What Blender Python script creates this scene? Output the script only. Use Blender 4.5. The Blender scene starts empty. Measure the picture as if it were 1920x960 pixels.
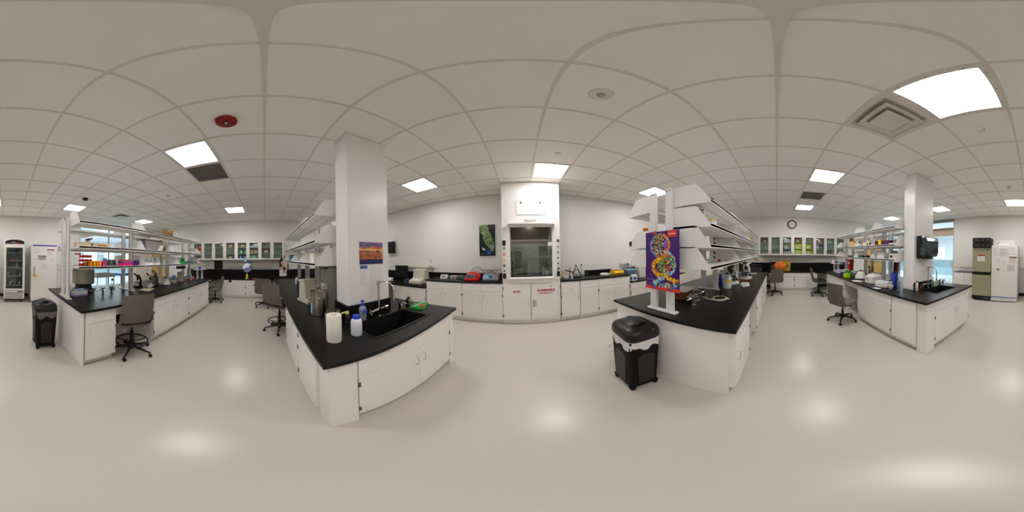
import bpy, math, random
from mathutils import Vector, Matrix
random.seed(11)
sc = bpy.context.scene
COL = sc.collection
EYE = 1.48          # eye height of the tripod
ZC = 3.0475         # suspended ceiling
XL, XR, YF, YB = -6.45, 6.90, 3.93, -6.05
PI = math.pi
R = math.radians

# ------------------------------------------------------------------ camera (360 degree equirectangular)
yaw, tx, ty = R(3.0411), R(-.3315), R(1.0982)
MZ = Matrix(((math.cos(yaw), -math.sin(yaw), 0), (math.sin(yaw), math.cos(yaw), 0), (0, 0, 1)))
MX = Matrix(((1, 0, 0), (0, math.cos(tx), -math.sin(tx)), (0, math.sin(tx), math.cos(tx))))
MY = Matrix(((math.cos(ty), 0, math.sin(ty)), (0, 1, 0), (-math.sin(ty), 0, math.cos(ty))))
RM = MY @ MX @ MZ
def ray(px, py):
    lon = (px - 960) / 1920 * 2 * PI; lat = (480 - py) / 960 * PI
    return RM @ Vector((math.sin(lon) * math.cos(lat), math.cos(lon) * math.cos(lat), math.sin(lat)))
def at(px, py, z):          # point of a horizontal surface at height z
    d = ray(px, py); t = (z - EYE) / d.z
    return Vector((d.x * t, d.y * t, z))
def sx(px, y, z):           # x on a shelf whose items stand at depth y and height z
    x = 0
    py = 480
    for _ in range(6):
        d = ray(px, py); x = d.x / d.y * y
        lat = math.atan2(z - EYE, math.hypot(x, y)); py = 480 - lat / PI * 960
    return x
cd = bpy.data.cameras.new('camera'); cam = bpy.data.objects.new('camera', cd); COL.objects.link(cam)
cd.type = 'PANO'
try:
    cd.panorama_type = 'EQUIRECTANGULAR'
except Exception:
    cd.cycles.panorama_type = 'EQUIRECTANGULAR'
cd.clip_start = .02
cr, cf, cu = RM @ Vector((1, 0, 0)), RM @ Vector((0, 1, 0)), RM @ Vector((0, 0, 1))
cam.matrix_world = Matrix(((cr.x, cu.x, -cf.x, 0), (cr.y, cu.y, -cf.y, 0), (cr.z, cu.z, -cf.z, EYE), (0, 0, 0, 1)))
sc.camera = cam

# ------------------------------------------------------------------ materials
def lin(c):
    o = []
    for v in c:
        v /= 255
        o.append(v / 12.92 if v <= .04045 else ((v + .055) / 1.055) ** 2.4)
    return (*o, 1)
MC = {}
def mat(name, c, rough=.5, metal=0, var=.04, scale=6, bump=0, bscale=80, emit=0, trans=0, ior=1.45, coat=0, alpha=1):
    if name in MC: return MC[name]
    m = bpy.data.materials.new(name); m.use_nodes = True
    nt = m.node_tree; N = nt.nodes; L = nt.links
    b = N['Principled BSDF']
    col = lin(c)
    b.inputs['Roughness'].default_value = rough
    b.inputs['Metallic'].default_value = metal
    b.inputs['IOR'].default_value = ior
    b.inputs['Transmission Weight'].default_value = trans
    b.inputs['Coat Weight'].default_value = coat
    b.inputs['Alpha'].default_value = alpha
    tc = N.new('ShaderNodeTexCoord')
    nz = N.new('ShaderNodeTexNoise'); nz.inputs['Scale'].default_value = scale; nz.inputs['Detail'].default_value = 3
    L.new(tc.outputs['Object'], nz.inputs['Vector'])
    mx = N.new('ShaderNodeMix'); mx.data_type = 'RGBA'
    mx.inputs[6].default_value = tuple(v * (1 - var) for v in col[:3]) + (1,)
    mx.inputs[7].default_value = tuple(min(1, v * (1 + var)) for v in col[:3]) + (1,)
    if var >= .15:
        mr = N.new('ShaderNodeMapRange'); mr.inputs['From Min'].default_value = .35; mr.inputs['From Max'].default_value = .65
        L.new(nz.outputs['Fac'], mr.inputs['Value']); L.new(mr.outputs[0], mx.inputs[0])
    else: L.new(nz.outputs['Fac'], mx.inputs[0])
    L.new(mx.outputs[2], b.inputs['Base Color'])
    if bump:
        n2 = N.new('ShaderNodeTexNoise'); n2.inputs['Scale'].default_value = bscale
        L.new(tc.outputs['Object'], n2.inputs['Vector'])
        bp = N.new('ShaderNodeBump'); bp.inputs['Strength'].default_value = bump; bp.inputs['Distance'].default_value = .01
        L.new(n2.outputs['Fac'], bp.inputs['Height']); L.new(bp.outputs['Normal'], b.inputs['Normal'])
    if emit:
        b.inputs['Emission Color'].default_value = col; b.inputs['Emission Strength'].default_value = emit
    MC[name] = m
    return m
def glassmat(name, c=(235, 245, 242), refl=.12, tint=.975):
    if name in MC: return MC[name]
    m = bpy.data.materials.new(name); m.use_nodes = True
    nt = m.node_tree; N = nt.nodes; L = nt.links; N.remove(N['Principled BSDF'])
    tr = N.new('ShaderNodeBsdfTransparent'); gl = N.new('ShaderNodeBsdfGlossy'); ms = N.new('ShaderNodeMixShader')
    lw = N.new('ShaderNodeLayerWeight'); lw.inputs['Blend'].default_value = .5
    fr = N.new('ShaderNodeMath'); fr.operation = 'POWER'; fr.inputs[1].default_value = 4.5; L.new(lw.outputs['Facing'], fr.inputs[0])
    ad = N.new('ShaderNodeMath'); ad.operation = 'ADD'; ad.inputs[1].default_value = refl; ad.use_clamp = True
    col = lin(c); tr.inputs[0].default_value = tuple(v * tint for v in col[:3]) + (1,)
    gl.inputs['Roughness'].default_value = .03
    L.new(fr.outputs[0], ad.inputs[0]); L.new(ad.outputs[0], ms.inputs[0]); L.new(tr.outputs[0], ms.inputs[1]); L.new(gl.outputs[0], ms.inputs[2])
    L.new(ms.outputs[0], N['Material Output'].inputs['Surface'])
    MC[name] = m
    return m
WHITE = mat('white_cabinet_steel', (233, 228, 224), .32, var=.012, scale=3)
SHELFW = mat('white_shelf_steel', (230, 229, 226), .38, var=.012)
HANDLE = mat('white_handle', (205, 201, 197), .3)
GREYM = mat('grey_shelf_steel', (150, 150, 147), .45)
HINGE = mat('dark_hinge', (92, 86, 80), .35, metal=.7)
GAP = mat('panel_gap', (105, 100, 95), .8)
BLACKTOP = mat('black_epoxy_worktop', (12, 9, 8), .36, var=.28, scale=5, bump=.05, bscale=140)
BLACKTOP.node_tree.nodes['Principled BSDF'].inputs['Specular IOR Level'].default_value = .32
BLACKP = mat('black_plastic', (10, 9, 9), .42)
BINB = mat('black_bin_plastic', (6, 5, 4), .6, bump=.06, bscale=220)
BINB.node_tree.nodes['Principled BSDF'].inputs['Specular IOR Level'].default_value = .25
LIDB = mat('black_lid_plastic', (14, 12, 12), .38)
CHROME = mat('chrome', (205, 203, 200), .12, metal=1)
STEEL = mat('brushed_steel', (176, 168, 155), .28, metal=1)
TAUPE = mat('taupe_chair_plastic', (104, 96, 88), .55, bump=.15, bscale=300)
BEIGE = mat('beige_instrument', (196, 191, 172), .42)
BEIGED = mat('dark_beige_instrument', (158, 152, 134), .45)
OFFW = mat('offwhite_plastic', (222, 219, 211), .38)
WHITEP = mat('white_paper', (228, 227, 224), .7)
KRAFT = mat('kraft_cardboard', (168, 124, 76), .8, var=.08)
KRAFTD = mat('dark_cardboard', (122, 84, 50), .8, var=.1)
TANB = mat('tan_card', (206, 186, 152), .75)
RED = mat('red_plastic', (205, 28, 26), .35)
REDD = mat('deep_red', (140, 18, 22), .4)
ORANGE = mat('orange_plastic', (240, 130, 22), .4)
PINK = mat('magenta_plastic', (224, 28, 134), .4)
PURPLE = mat('purple_plastic', (86, 34, 128), .4)
LILAC = mat('lilac_plastic', (150, 120, 200), .4)
GREEN = mat('green_plastic', (36, 160, 70), .4)
TEAL = mat('teal_plastic', (30, 130, 120), .4)
LIME = mat('lime_plastic', (190, 222, 20), .4)
YELLOW = mat('yellow_plastic', (236, 200, 36), .45)
BLUE = mat('blue_plastic', (36, 62, 190), .35)
BLUEL = mat('light_blue_plastic', (120, 160, 205), .4)
BLUEG = mat('greyblue_plastic', (106, 122, 140), .45)
SKYB = mat('sky_blue_paper', (150, 190, 225), .6)
PEACH = mat('peach_paper', (226, 164, 140), .6)
INK = mat('dark_ink', (40, 40, 48), .6)
INKG = mat('grey_ink', (140, 140, 142), .7)
REDINK = mat('red_ink', (176, 30, 26), .6)
GREYP = mat('grey_plastic', (140, 136, 132), .45)
GREYD = mat('dark_grey_plastic', (70, 70, 72), .45)
BROWNW = mat('brown_wood', (120, 70, 34), .5, var=.2)
AMBER = mat('amber_glass', (110, 52, 14), .15)
CLEARP = glassmat('clear_plastic', (240, 246, 246), .06, .96)
GLASS = glassmat('door_glass', (240, 248, 246), .05, .97)
HOODG = glassmat('sash_glass', (236, 242, 236), .12, .96)
BAG = mat('clear_bin_liner', (205, 203, 200), .35, trans=.25, bump=.9, bscale=38)
MILKY = mat('milky_polythene', (224, 226, 232), .35)
MAROON = mat('maroon_card', (78, 22, 48), .5)

# ------------------------------------------------------------------ mesh builder
class B:
    def __init__(s): s.v = []; s.f = []; s.sm = []; s.mi = []; s.M = None; s.m = 0; s.st = []
    def add(s, vs, fs, smooth=False, m=None):
        o = len(s.v); s.st.append((o, len(s.f)))
        for p in vs:
            p = Vector(p)
            s.v.append(s.M @ p if s.M else p)
        for f in fs:
            s.f.append([i + o for i in f]); s.sm.append(smooth); s.mi.append(s.m if m is None else m)
        return s
    def box(s, x0, x1, y0, y1, z0, z1, m=None):
        v = [(x, y, z) for z in (z0, z1) for y in (y0, y1) for x in (x0, x1)]
        return s.add(v, [(0, 2, 3, 1), (4, 5, 7, 6), (0, 1, 5, 4), (2, 6, 7, 3), (0, 4, 6, 2), (1, 3, 7, 5)], m=m)
    def cb(s, c, d, m=None):       # box by centre of its base and its size
        return s.box(c[0] - d[0] / 2, c[0] + d[0] / 2, c[1] - d[1] / 2, c[1] + d[1] / 2, c[2], c[2] + d[2], m)
    def lathe(s, prof, c=(0, 0, 0), n=20, m=None, ax='z'):
        vs = []; fs = []
        for r, z in prof:
            for k in range(n):
                a = 2 * PI * k / n; p = (r * math.cos(a), r * math.sin(a), z)
                if ax == 'x': p = (p[2], p[0], p[1])
                if ax == 'y': p = (p[1], p[2], p[0])
                vs.append((c[0] + p[0], c[1] + p[1], c[2] + p[2]))
        for i in range(len(prof) - 1):
            for k in range(n):
                k2 = (k + 1) % n
                fs.append((i * n + k, i * n + k2, (i + 1) * n + k2, (i + 1) * n + k))
        s.add(vs, fs, True, m)
        o = len(s.v) - len(vs)
        s.f.append([o + k for k in reversed(range(n))]); s.sm.append(False); s.mi.append(s.m if m is None else m)
        s.f.append([o + (len(prof) - 1) * n + k for k in range(n)]); s.sm.append(False); s.mi.append(s.m if m is None else m)
        return s
    def cyl(s, c, r, h, n=20, r2=None, m=None, ax='z'):
        return s.lathe([(r, 0), (r if r2 is None else r2, h)], c, n, m, ax)
    def tube(s, pts, r, n=8, m=None, closed=False):
        P = [Vector(p) for p in pts]; vs = []; fs = []; K = len(P)
        up = Vector((0, 0, 1))
        for i, p in enumerate(P):
            if closed: t = P[(i + 1) % K] - P[i - 1]
            else: t = P[min(i + 1, K - 1)] - P[max(i - 1, 0)]
            t.normalize()
            a = t.cross(up)
            if a.length < .05: a = t.cross(Vector((0, 1, 0)))
            if i and a.dot(pa) < 0 and not closed: a = -a
            a.normalize(); pa = a.copy(); b = t.cross(a)
            rr = r[i] if isinstance(r, (list, tuple)) else r
            for k in range(n):
                w = 2 * PI * k / n
                vs.append(p + a * rr * math.cos(w) + b * rr * math.sin(w))
        for i in range(K if closed else K - 1):
            for k in range(n):
                k2 = (k + 1) % n; j = (i + 1) % K
                fs.append((i * n + k, i * n + k2, j * n + k2, j * n + k))
        s.add(vs, fs, True, m)
        if not closed:
            o = len(s.v) - len(vs)
            s.f.append([o + k for k in range(n)][::-1]); s.sm.append(False); s.mi.append(s.m if m is None else m)
            s.f.append([o + (K - 1) * n + k for k in range(n)]); s.sm.append(False); s.mi.append(s.m if m is None else m)
        return s
    def prism(s, poly, a, b, ax='z', m=None):     # polygon in the plane across ax, extruded a..b
        def tr(p, h):
            if ax == 'z': return (p[0], p[1], h)
            if ax == 'x': return (h, p[0], p[1])
            return (p[0], h, p[1])
        n = len(poly)
        vs = [tr(p, a) for p in poly] + [tr(p, b) for p in poly]
        fs = [tuple(range(n))[::-1], tuple(range(n, 2 * n))] + [(k, (k + 1) % n, n + (k + 1) % n, n + k) for k in range(n)]
        return s.add(vs, fs, m=m)
    def ball(s, c, r, n=14, m=None, z0=-1, z1=1):
        if not isinstance(r, (tuple, list)): r = (r, r, r)
        k = n // 2
        vs = []; fs = []
        rows = [z0 + (z1 - z0) * i / k for i in range(k + 1)]
        a0, a1 = math.asin(z0), math.asin(z1)
        rows = [math.sin(a0 + (a1 - a0) * i / k) for i in range(k + 1)]
        for zz in rows:
            q = math.sqrt(max(0.0004, 1 - zz * zz))
            for j in range(n):
                w = 2 * PI * j / n
                vs.append((c[0] + r[0] * q * math.cos(w), c[1] + r[1] * q * math.sin(w), c[2] + r[2] * zz))
        for i in range(k):
            for j in range(n):
                j2 = (j + 1) % n
                fs.append((i * n + j, i * n + j2, (i + 1) * n + j2, (i + 1) * n + j))
        fs.append(tuple(range(n))[::-1]); fs.append(tuple(k * n + j for j in range(n)))
        return s.add(vs, fs, True, m)
    def rbox(s, cx, cy, w, d, z0, z1, r, r2=None, m=None, t=0, n=5):   # rounded-corner box, top may be smaller (t inset)
        def ring(w, d, r, z):
            o = []
            for (qx, qy, a0) in ((1, 1, 0), (-1, 1, 90), (-1, -1, 180), (1, -1, 270)):
                for k in range(n + 1):
                    a = R(a0 + 90 * k / n)
                    o.append((cx + qx * (w / 2 - r) + r * math.cos(a), cy + qy * (d / 2 - r) + r * math.sin(a), z))
            return o
        a = ring(w, d, r, z0); b = ring(w - 2 * t, d - 2 * t, max(.002, r - t * .3), z1); K = len(a)
        return s.add(a + b, [tuple(range(K))[::-1], tuple(range(K, 2 * K))] + [(k, (k + 1) % K, K + (k + 1) % K, K + k) for k in range(K)], True, m)

EACH = {'foot', 'screw', 'dial', 'button', 'key', 'magnet', 'mounting_clip', 'pull_cord', 'sash_track', 'flap', 'hand_mark', 'socket', 'hour_mark', 'focus_knob', 'vial', 'label_field'}
def pieces(b):        # separate shapes held by one builder, grouped where they touch
    n = len(b.st); boxes = []
    for i, (v0, f0) in enumerate(b.st):
        v1 = b.st[i + 1][0] if i + 1 < n else len(b.v)
        vs = b.v[v0:v1]
        boxes.append([[min(p[k] for p in vs) - .002 for k in range(3)], [max(p[k] for p in vs) + .002 for k in range(3)], {i}])
    ch = True
    while ch:
        ch = False
        for i in range(len(boxes)):
            for j in range(i + 1, len(boxes)):
                A, C_ = boxes[i], boxes[j]
                if all(A[0][k] <= C_[1][k] and C_[0][k] <= A[1][k] for k in range(3)):
                    boxes[i] = [[min(A[0][k], C_[0][k]) for k in range(3)], [max(A[1][k], C_[1][k]) for k in range(3)], A[2] | C_[2]]
                    boxes.pop(j); ch = True; break
            if ch: break
    out = []
    for bx in boxes:
        q = B()
        for i in sorted(bx[2]):
            v0, f0 = b.st[i]; v1, f1 = b.st[i + 1] if i + 1 < n else (len(b.v), len(b.f))
            o = len(q.v); q.v += b.v[v0:v1]
            q.f += [[k - v0 + o for k in f] for f in b.f[f0:f1]]; q.sm += b.sm[f0:f1]; q.mi += b.mi[f0:f1]
        out.append(q)
    return out
def mk(name, b, mats, parent=None, loc=None, rz=0, bevel=0, rot=None):
    if name in EACH and len(b.st) > 1:
        for q in pieces(b): o = mk1(name, q, mats, parent, loc, rz, bevel, rot)
        return o
    return mk1(name, b, mats, parent, loc, rz, bevel, rot)
def mk1(name, b, mats, parent=None, loc=None, rz=0, bevel=0, rot=None):
    me = bpy.data.meshes.new(name)
    me.from_pydata([tuple(p) for p in b.v], [], b.f)
    if not isinstance(mats, (list, tuple)): mats = [mats]
    for m in mats: me.materials.append(m)
    me.polygons.foreach_set('use_smooth', b.sm); me.polygons.foreach_set('material_index', b.mi)
    me.update()
    if any(b.sm): me.set_sharp_from_angle(angle=R(38))
    o = bpy.data.objects.new(name, me); COL.objects.link(o)
    if parent: o.parent = parent
    if loc is not None: o.location = loc
    if rz: o.rotation_euler.z = rz
    if rot: o.rotation_euler = rot
    if bevel:
        md = o.modifiers.new('bevel', 'BEVEL'); md.width = bevel; md.segments = 2; md.limit_method = 'ANGLE'; md.angle_limit = R(40)
        md.harden_normals = False
    return o
def tag(o, label, cat, group=None):
    o['label'] = label; o['category'] = cat
    if group: o['group'] = group
    return o
def thing(name, label, cat, loc=(0, 0, 0), rz=0, group=None):
    o = bpy.data.objects.new(name, None); COL.objects.link(o); o.empty_display_size = .1
    o.location = loc; o.rotation_euler.z = rz
    return tag(o, label, cat, group)
def solo(name, b, mats, label, cat, loc=(0, 0, 0), rz=0, group=None, bevel=0, rot=None):
    return tag(mk(name, b, mats, None, loc, rz, bevel, rot), label, cat, group)
def struct(name, b, mats, bevel=0, parent=None):
    o = mk(name, b, mats, parent, bevel=bevel); o['kind'] = 'structure'
    return o
KIDS = {}
def kids(o):
    return [c for c in COL.objects if c.parent == o]
def copy_tree(src, loc=None, rz=None, label=None, group=None, parent=None):
    c = src.copy(); COL.objects.link(c)
    if parent: c.parent = parent
    if loc is not None: c.location = loc
    if rz is not None: c.rotation_euler = (0, 0, rz)
    if label: c['label'] = label
    if group: c['group'] = group
    for ch in kids(src): copy_tree(ch, parent=c)
    return c
def text(name, s, size, m, parent=None, loc=(0, 0, 0), rot=(PI / 2, 0, 0), ext=.0008, bold=0):
    cu_ = bpy.data.curves.new(name, 'FONT'); cu_.body = s; cu_.size = size; cu_.extrude = ext; cu_.offset = bold
    cu_.align_x = 'CENTER'; cu_.align_y = 'CENTER'; cu_.resolution_u = 3
    t = bpy.data.objects.new(name, cu_); COL.objects.link(t)
    bpy.context.view_layer.update()
    me = bpy.data.meshes.new_from_object(t.evaluated_get(bpy.context.evaluated_depsgraph_get()))
    bpy.data.objects.remove(t); bpy.data.curves.remove(cu_)
    me.materials.clear(); me.materials.append(m)
    o = bpy.data.objects.new(name, me); COL.objects.link(o)
    o.parent = parent; o.location = loc; o.rotation_euler = rot
    return o
# ================================================================== THE ROOM
def floor_mat():
    m = mat('beige_epoxy_floor', (197, 191, 180), .2, var=.03, scale=1.1)
    N = m.node_tree.nodes; L = m.node_tree.links; b = N['Principled BSDF']
    tc = N['Texture Coordinate']
    n = N.new('ShaderNodeTexNoise'); n.inputs['Scale'].default_value = 60; n.inputs['Detail'].default_value = 5
    L.new(tc.outputs['Object'], n.inputs['Vector'])
    r = N.new('ShaderNodeMapRange'); r.inputs['To Min'].default_value = .23; r.inputs['To Max'].default_value = .27
    L.new(n.outputs['Fac'], r.inputs['Value']); L.new(r.outputs[0], b.inputs['Roughness'])
    bp = N.new('ShaderNodeBump'); bp.inputs['Strength'].default_value = .006; bp.inputs['Distance'].default_value = .01
    L.new(n.outputs['Fac'], bp.inputs['Height']); L.new(bp.outputs['Normal'], b.inputs['Normal'])
    b.inputs['Specular IOR Level'].default_value = .42
    return m
FLOOR = floor_mat()
WALLM = mat('warm_white_wall', (222, 220, 214), .6, var=.008, scale=1, bump=.03, bscale=200)
def tile_mat():
    m = bpy.data.materials.new('ceiling_tile'); m.use_nodes = True
    N = m.node_tree.nodes; L = m.node_tree.links; b = N['Principled BSDF']; b.inputs['Roughness'].default_value = .85
    g = N.new('ShaderNodeNewGeometry')
    mp = N.new('ShaderNodeMapping'); mp.inputs['Location'].default_value = (-.2158 / .6096, -.0067 / .6096, 0); mp.inputs['Scale'].default_value = (1 / .6096, 1 / .6096, 0)
    L.new(g.outputs['Position'], mp.inputs['Vector'])
    fl = N.new('ShaderNodeVectorMath'); fl.operation = 'FLOOR'; L.new(mp.outputs[0], fl.inputs[0])
    wn = N.new('ShaderNodeTexWhiteNoise'); wn.noise_dimensions = '2D'; L.new(fl.outputs[0], wn.inputs['Vector'])
    mx = N.new('ShaderNodeMix'); mx.data_type = 'RGBA'
    mx.inputs[6].default_value = lin((247, 243, 240)); mx.inputs[7].default_value = lin((244, 243, 239))
    L.new(wn.outputs['Value'], mx.inputs[0]); L.new(mx.outputs[2], b.inputs['Base Color'])
    n2 = N.new('ShaderNodeTexNoise'); n2.inputs['Scale'].default_value = 90; n2.inputs['Detail'].default_value = 4
    L.new(g.outputs['Position'], n2.inputs['Vector'])
    bp = N.new('ShaderNodeBump'); bp.inputs['Strength'].default_value = .12; bp.inputs['Distance'].default_value = .004
    L.new(n2.outputs['Fac'], bp.inputs['Height']); L.new(bp.outputs['Normal'], b.inputs['Normal'])
    return m
TILE = tile_mat()
TBAR = mat('ceiling_tee_bar', (222, 216, 208), .5, var=.01)
BASEB = mat('black_rubber_base', (22, 20, 19), .5)
WOOD = mat('honey_wood', (214, 170, 92), .5, var=.08, scale=3)
WOODS = mat('wood_soffit', (214, 140, 78), .5, var=.1, scale=4)
FRAME = mat('window_frame_grey', (150, 152, 150), .4, metal=.4)
EXTW = mat('corridor_white', (226, 227, 232), .6, var=.01)
EXTF = mat('corridor_floor', (208, 214, 220), .35, var=.01)

AX = .6                                  # depth of the door alcoves beyond the side walls
struct('floor', B().box(XL - AX - .2, XR + AX + .2, YB, YF + .15, -.1, 0), FLOOR)
# ceiling tiles with holes where the troffers and air grilles sit
def node(i): return .2158 + .6096 * i
def nodey(j): return .0067 + .6096 * j
LAMPS = [(0, -2), (-4, -2), (-9, -2), (4, -2), (8, -2), (-4, 4), (0, 4), (4, 4), (-9, 4), (8, 4),
         (-4, -8), (-9, -8), (0, -8), (4, -8), (8, -8)]
GRILLES = [(-5, -2), (6, -2)]
DIFFS = [(1, -2), (-7, -8)]
holes = set(LAMPS) | set(GRILLES) | set(DIFFS)
b = B()
xs = sorted([XL - AX - .2] + [node(i) for i in range(-11, 13) if XL - AX - .2 < node(i) < XR + AX + .2] + [XR + AX + .2])
ys = sorted([YB] + [nodey(j) for j in range(-10, 8) if YB < nodey(j) < YF + .15] + [YF + .15])
for i in range(len(xs) - 1):
    for j in range(len(ys) - 1):
        ii = round((xs[i] - .2158) / .6096); jj = round((ys[j] - .0067) / .6096)
        if (ii, jj) in holes and abs(xs[i] - node(ii)) < .01 and abs(ys[j] - nodey(jj)) < .01: continue
        b.box(xs[i], xs[i + 1], ys[j], ys[j + 1], ZC + .005, ZC + .03)
struct('ceiling', b, TILE)
b = B().box(XL - AX - .2, XR + AX + .2, YB, YF + .15, ZC + .3, ZC + .4)
struct('trim_1', b, EXTW)
b = B()
for x in xs[1:-1]: b.box(x - .012, x + .012, YB, YF, ZC, ZC + .006)
for y in ys[1:-1]: b.box(XL - AX, XR + AX, y - .012, y + .012, ZC - .001, ZC + .006)
struct('trim_2', b, TBAR)

# walls
T = .15
struct('wall_front', B().box(XL - AX - T, XR + AX + T, YF, YF + T, 0, ZC + .3), WALLM)
XA, XB = -2.82, 3.20                     # solid part of the back wall
struct('wall_back', B().box(XA, XB, YB - T, YB, 0, ZC + .3), WALLM)
YR, YL = -4.13, -3.88
b = B().box(XR, XR + T, YR, YF, 0, ZC + .3).box(XR + AX, XR + AX + T, YB, YR, 0, ZC + .3).box(XR + T, XR + AX + T, YR, YR + T, 0, ZC + .3)
struct('wall_right', b, WALLM)
b = B().box(XL - T, XL, YL, YF, 0, ZC + .3).box(XL - AX - T, XL - AX, YB, YL, 0, ZC + .3).box(XL - AX - T, XL - T, YL, YL + T, 0, ZC + .3)
struct('wall_left', b, WALLM)
struct('baseboard_back', B().box(XA, XB, YB, YB + .008, 0, .11), BASEB)
struct('baseboard_right', B().box(XR - .008, XR, YR, YF, 0, .11), BASEB)
struct('baseboard_left', B().box(XL, XL + .008, YL, YF, 0, .11), BASEB)
struct('baseboard_front', B().box(XL, XR, YF - .008, YF, 0, .11), BASEB)
# pale wall rail on the back wall
struct('trim_3', B().box(XA, XB, YB, YB + .02, .98, 1.08), mat('wall_rail', (214, 208, 196), .5), bevel=.004)
# solid corner piece left of the glazing on the left, as the photo shows switches on it
struct('wall_back', B().box(XL - AX, -5.75, YB - T, YB, 0, ZC + .3), WALLM)
def glazing(n, x0, x1, mull):
    b = B().box(x0, x1, YB - .1, YB - .04, 0, .10).box(x0, x1, YB - .1, YB - .04, 2.93, ZC + .3)
    for x in mull: b.box(x - .022, x + .022, YB - .1, YB - .04, .1, 2.93)
    f = struct('window_%d' % n, b, FRAME, bevel=.003)
    p = mk('pane', B().box(x0, x1, YB - .075, YB - .065, .10, 2.93), GLASS, f)
glazing(1, -5.75, XA, (-5.73, -4.3, -2.84))
glazing(2, XB, XR + AX, (3.22, 4.9, 6.5, XR + AX - .02))
# wooden door pairs in the alcoves
def door(n, x, y0, s):
    b = B()
    b.box(x - .02, x + .02, y0, y0 + 1.0, 0, 2.2).box(x - .03, x + .03, y0 - .06, y0, 0, 2.26).box(x - .03, x + .03, y0 + 1.0, y0 + 1.06, 0, 2.26)
    b.box(x - .03, x + .03, y0 - .06, y0 + 1.06, 2.2, 2.26)
    d = struct('door_%d' % n, b, WOOD, bevel=.003)
    mk('push_bar', B().box(x - .02 - s * .05, x + .02 - s * .05, y0 + .08, y0 + .92, 1.05, 1.13), STEEL, d, bevel=.006)
    mk('vision_panel', B().box(x - .025, x + .025, y0 + .38, y0 + .62, 1.35, 1.95), GLASS, d)
door(1, XL - AX + .03, -5.75, -1)
door(2, XR + AX - .03, -5.6, 1)

# outside the glass: atrium gallery with balustrade, wood soffit and a far building side
struct('floor_outer', B().box(-20, 20, -22, YB, -.12, -.02), EXTF)
struct('ceiling_outer', B().box(-20, 20, -22, YB - T, 3.9, 4.0), EXTW)
struct('wall_outer', B().box(-20, 20, -20.2, -20, -.1, 3.9).box(-20, -19.8, -20, YB, -.1, 3.9).box(19.8, 20, -20, YB, -.1, 3.9), EXTW)
SOF = B().box(2.6, 6.2, -8.4, YB - .3, 2.62, 2.72).box(-4.1, -2.4, -8.2, YB - .3, 2.62, 2.72)
struct('trim_4', SOF, WOODS, bevel=.004)
b = B()
for x in range(-19, 20, 2): b.box(x - .02, x + .02, -10.04, -10, 0, 1.1)
b.box(-19, 19, -10.05, -9.99, 1.08, 1.12)
f = struct('trim_5', b, FRAME)
mk('pane', B().box(-19, 19, -10.02, -10.01, .05, 1.08), glassmat('balustrade_glass', (205, 222, 228), .1, .9), f)
b = B()
for x in range(-18, 19, 3): b.box(x, x + 1.5, -20, -19.96, 1.0, 2.6)
f = struct('window_3', b, mat('daylight_window', (235, 238, 245), .5, emit=.5))
for k, (x, y) in enumerate(((6.5, -9.2), (9.5, -11), (-6.5, -9.2), (-9.5, -11), (3.5, -13), (-3.5, -13), (12.5, -14), (-12.5, -14))):
    l = solo('linear_light', B().box(-.9, .9, -.06, .06, -.03, .0), mat('linear_lamp', (255, 252, 245), .5, emit=3),
             'long thin ceiling light in the gallery outside the glass', 'ceiling light', (x, y, 3.9), .25 if x > 0 else -.25, 'gallery lights outside the glazing')

# ------------------------------------------------------------------ ceiling fittings
LAMPM = mat('troffer_diffuser', (255, 252, 251), .5, var=0, emit=1.0)
LAMPM.node_tree.nodes['Principled BSDF'].inputs['Emission Strength'].default_value = LAMP_E = 9.0
def troffer(screws):
    t = thing('ceiling_light', 'x', 'ceiling light', (0, 0, ZC))
    a, c = .3048, .262
    b = B()
    for (x0, x1, y0, y1) in ((-a, a, -a, -c), (-a, a, c, a), (-a, -c, -c, c), (c, a, -c, c)): b.box(x0 + .0, x1, y0, y1, -.003, .012)
    mk('frame', b, TBAR, t)
    sc_ = B()
    for q in (-.2, 0, .2):
        for s in (-1, 1):
            sc_.cyl((q, s * .283, -.0045), .005, .003, 8); sc_.cyl((s * .283, q, -.0045), .005, .003, 8)
    if screws: mk('screw', sc_, HINGE, t)
    mk('diffuser', B().box(-c, c, -c, c, .004, .014), LAMPM, t)
    mk('housing', B().box(-a, a, -a, a, .02, .1), WHITE, t)
    return t
LL = ['square recessed ceiling light beside the large square air diffuser, the nearest and largest',
      'square ceiling light beside the grey return grille, near the red alarm strobe',
      'small square ceiling light before the wall of glass cabinets with cardboard boxes inside',
      'square ceiling light near the return grille, before the wall with the round clock',
      'small square ceiling light directly before the round wall clock',
      'square ceiling light between the calendar column and the hood wall',
      'square ceiling light right in front of the fume hood',
      'square ceiling light half hidden by the shelf uprights with the purple poster',
      'ceiling light beyond the calendar column', 'ceiling light behind the tall shelves of the poster bench',
      'square ceiling light above the shelves with the red racks, near the white freezer',
      'small square ceiling light far back above the shelves with the grey bin',
      'square ceiling light before the white refrigerator with notes',
      'square ceiling light beside the column with the towel dispenser',
      'small square ceiling light far back behind the shelves with the maroon boxes']
t0 = troffer(True); t1 = troffer(False)
for k, (i, j) in enumerate(LAMPS):
    loc = (node(i) + .3048, nodey(j) + .3048, ZC)
    if k == 0: t0.location = loc; t0['label'] = LL[0]; t0['group'] = 'square recessed ceiling lights'
    elif k == 1: t1.location = loc; t1['label'] = LL[1]; t1['group'] = 'square recessed ceiling lights'
    else: copy_tree(t1, loc, 0, LL[k], 'square recessed ceiling lights')
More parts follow.
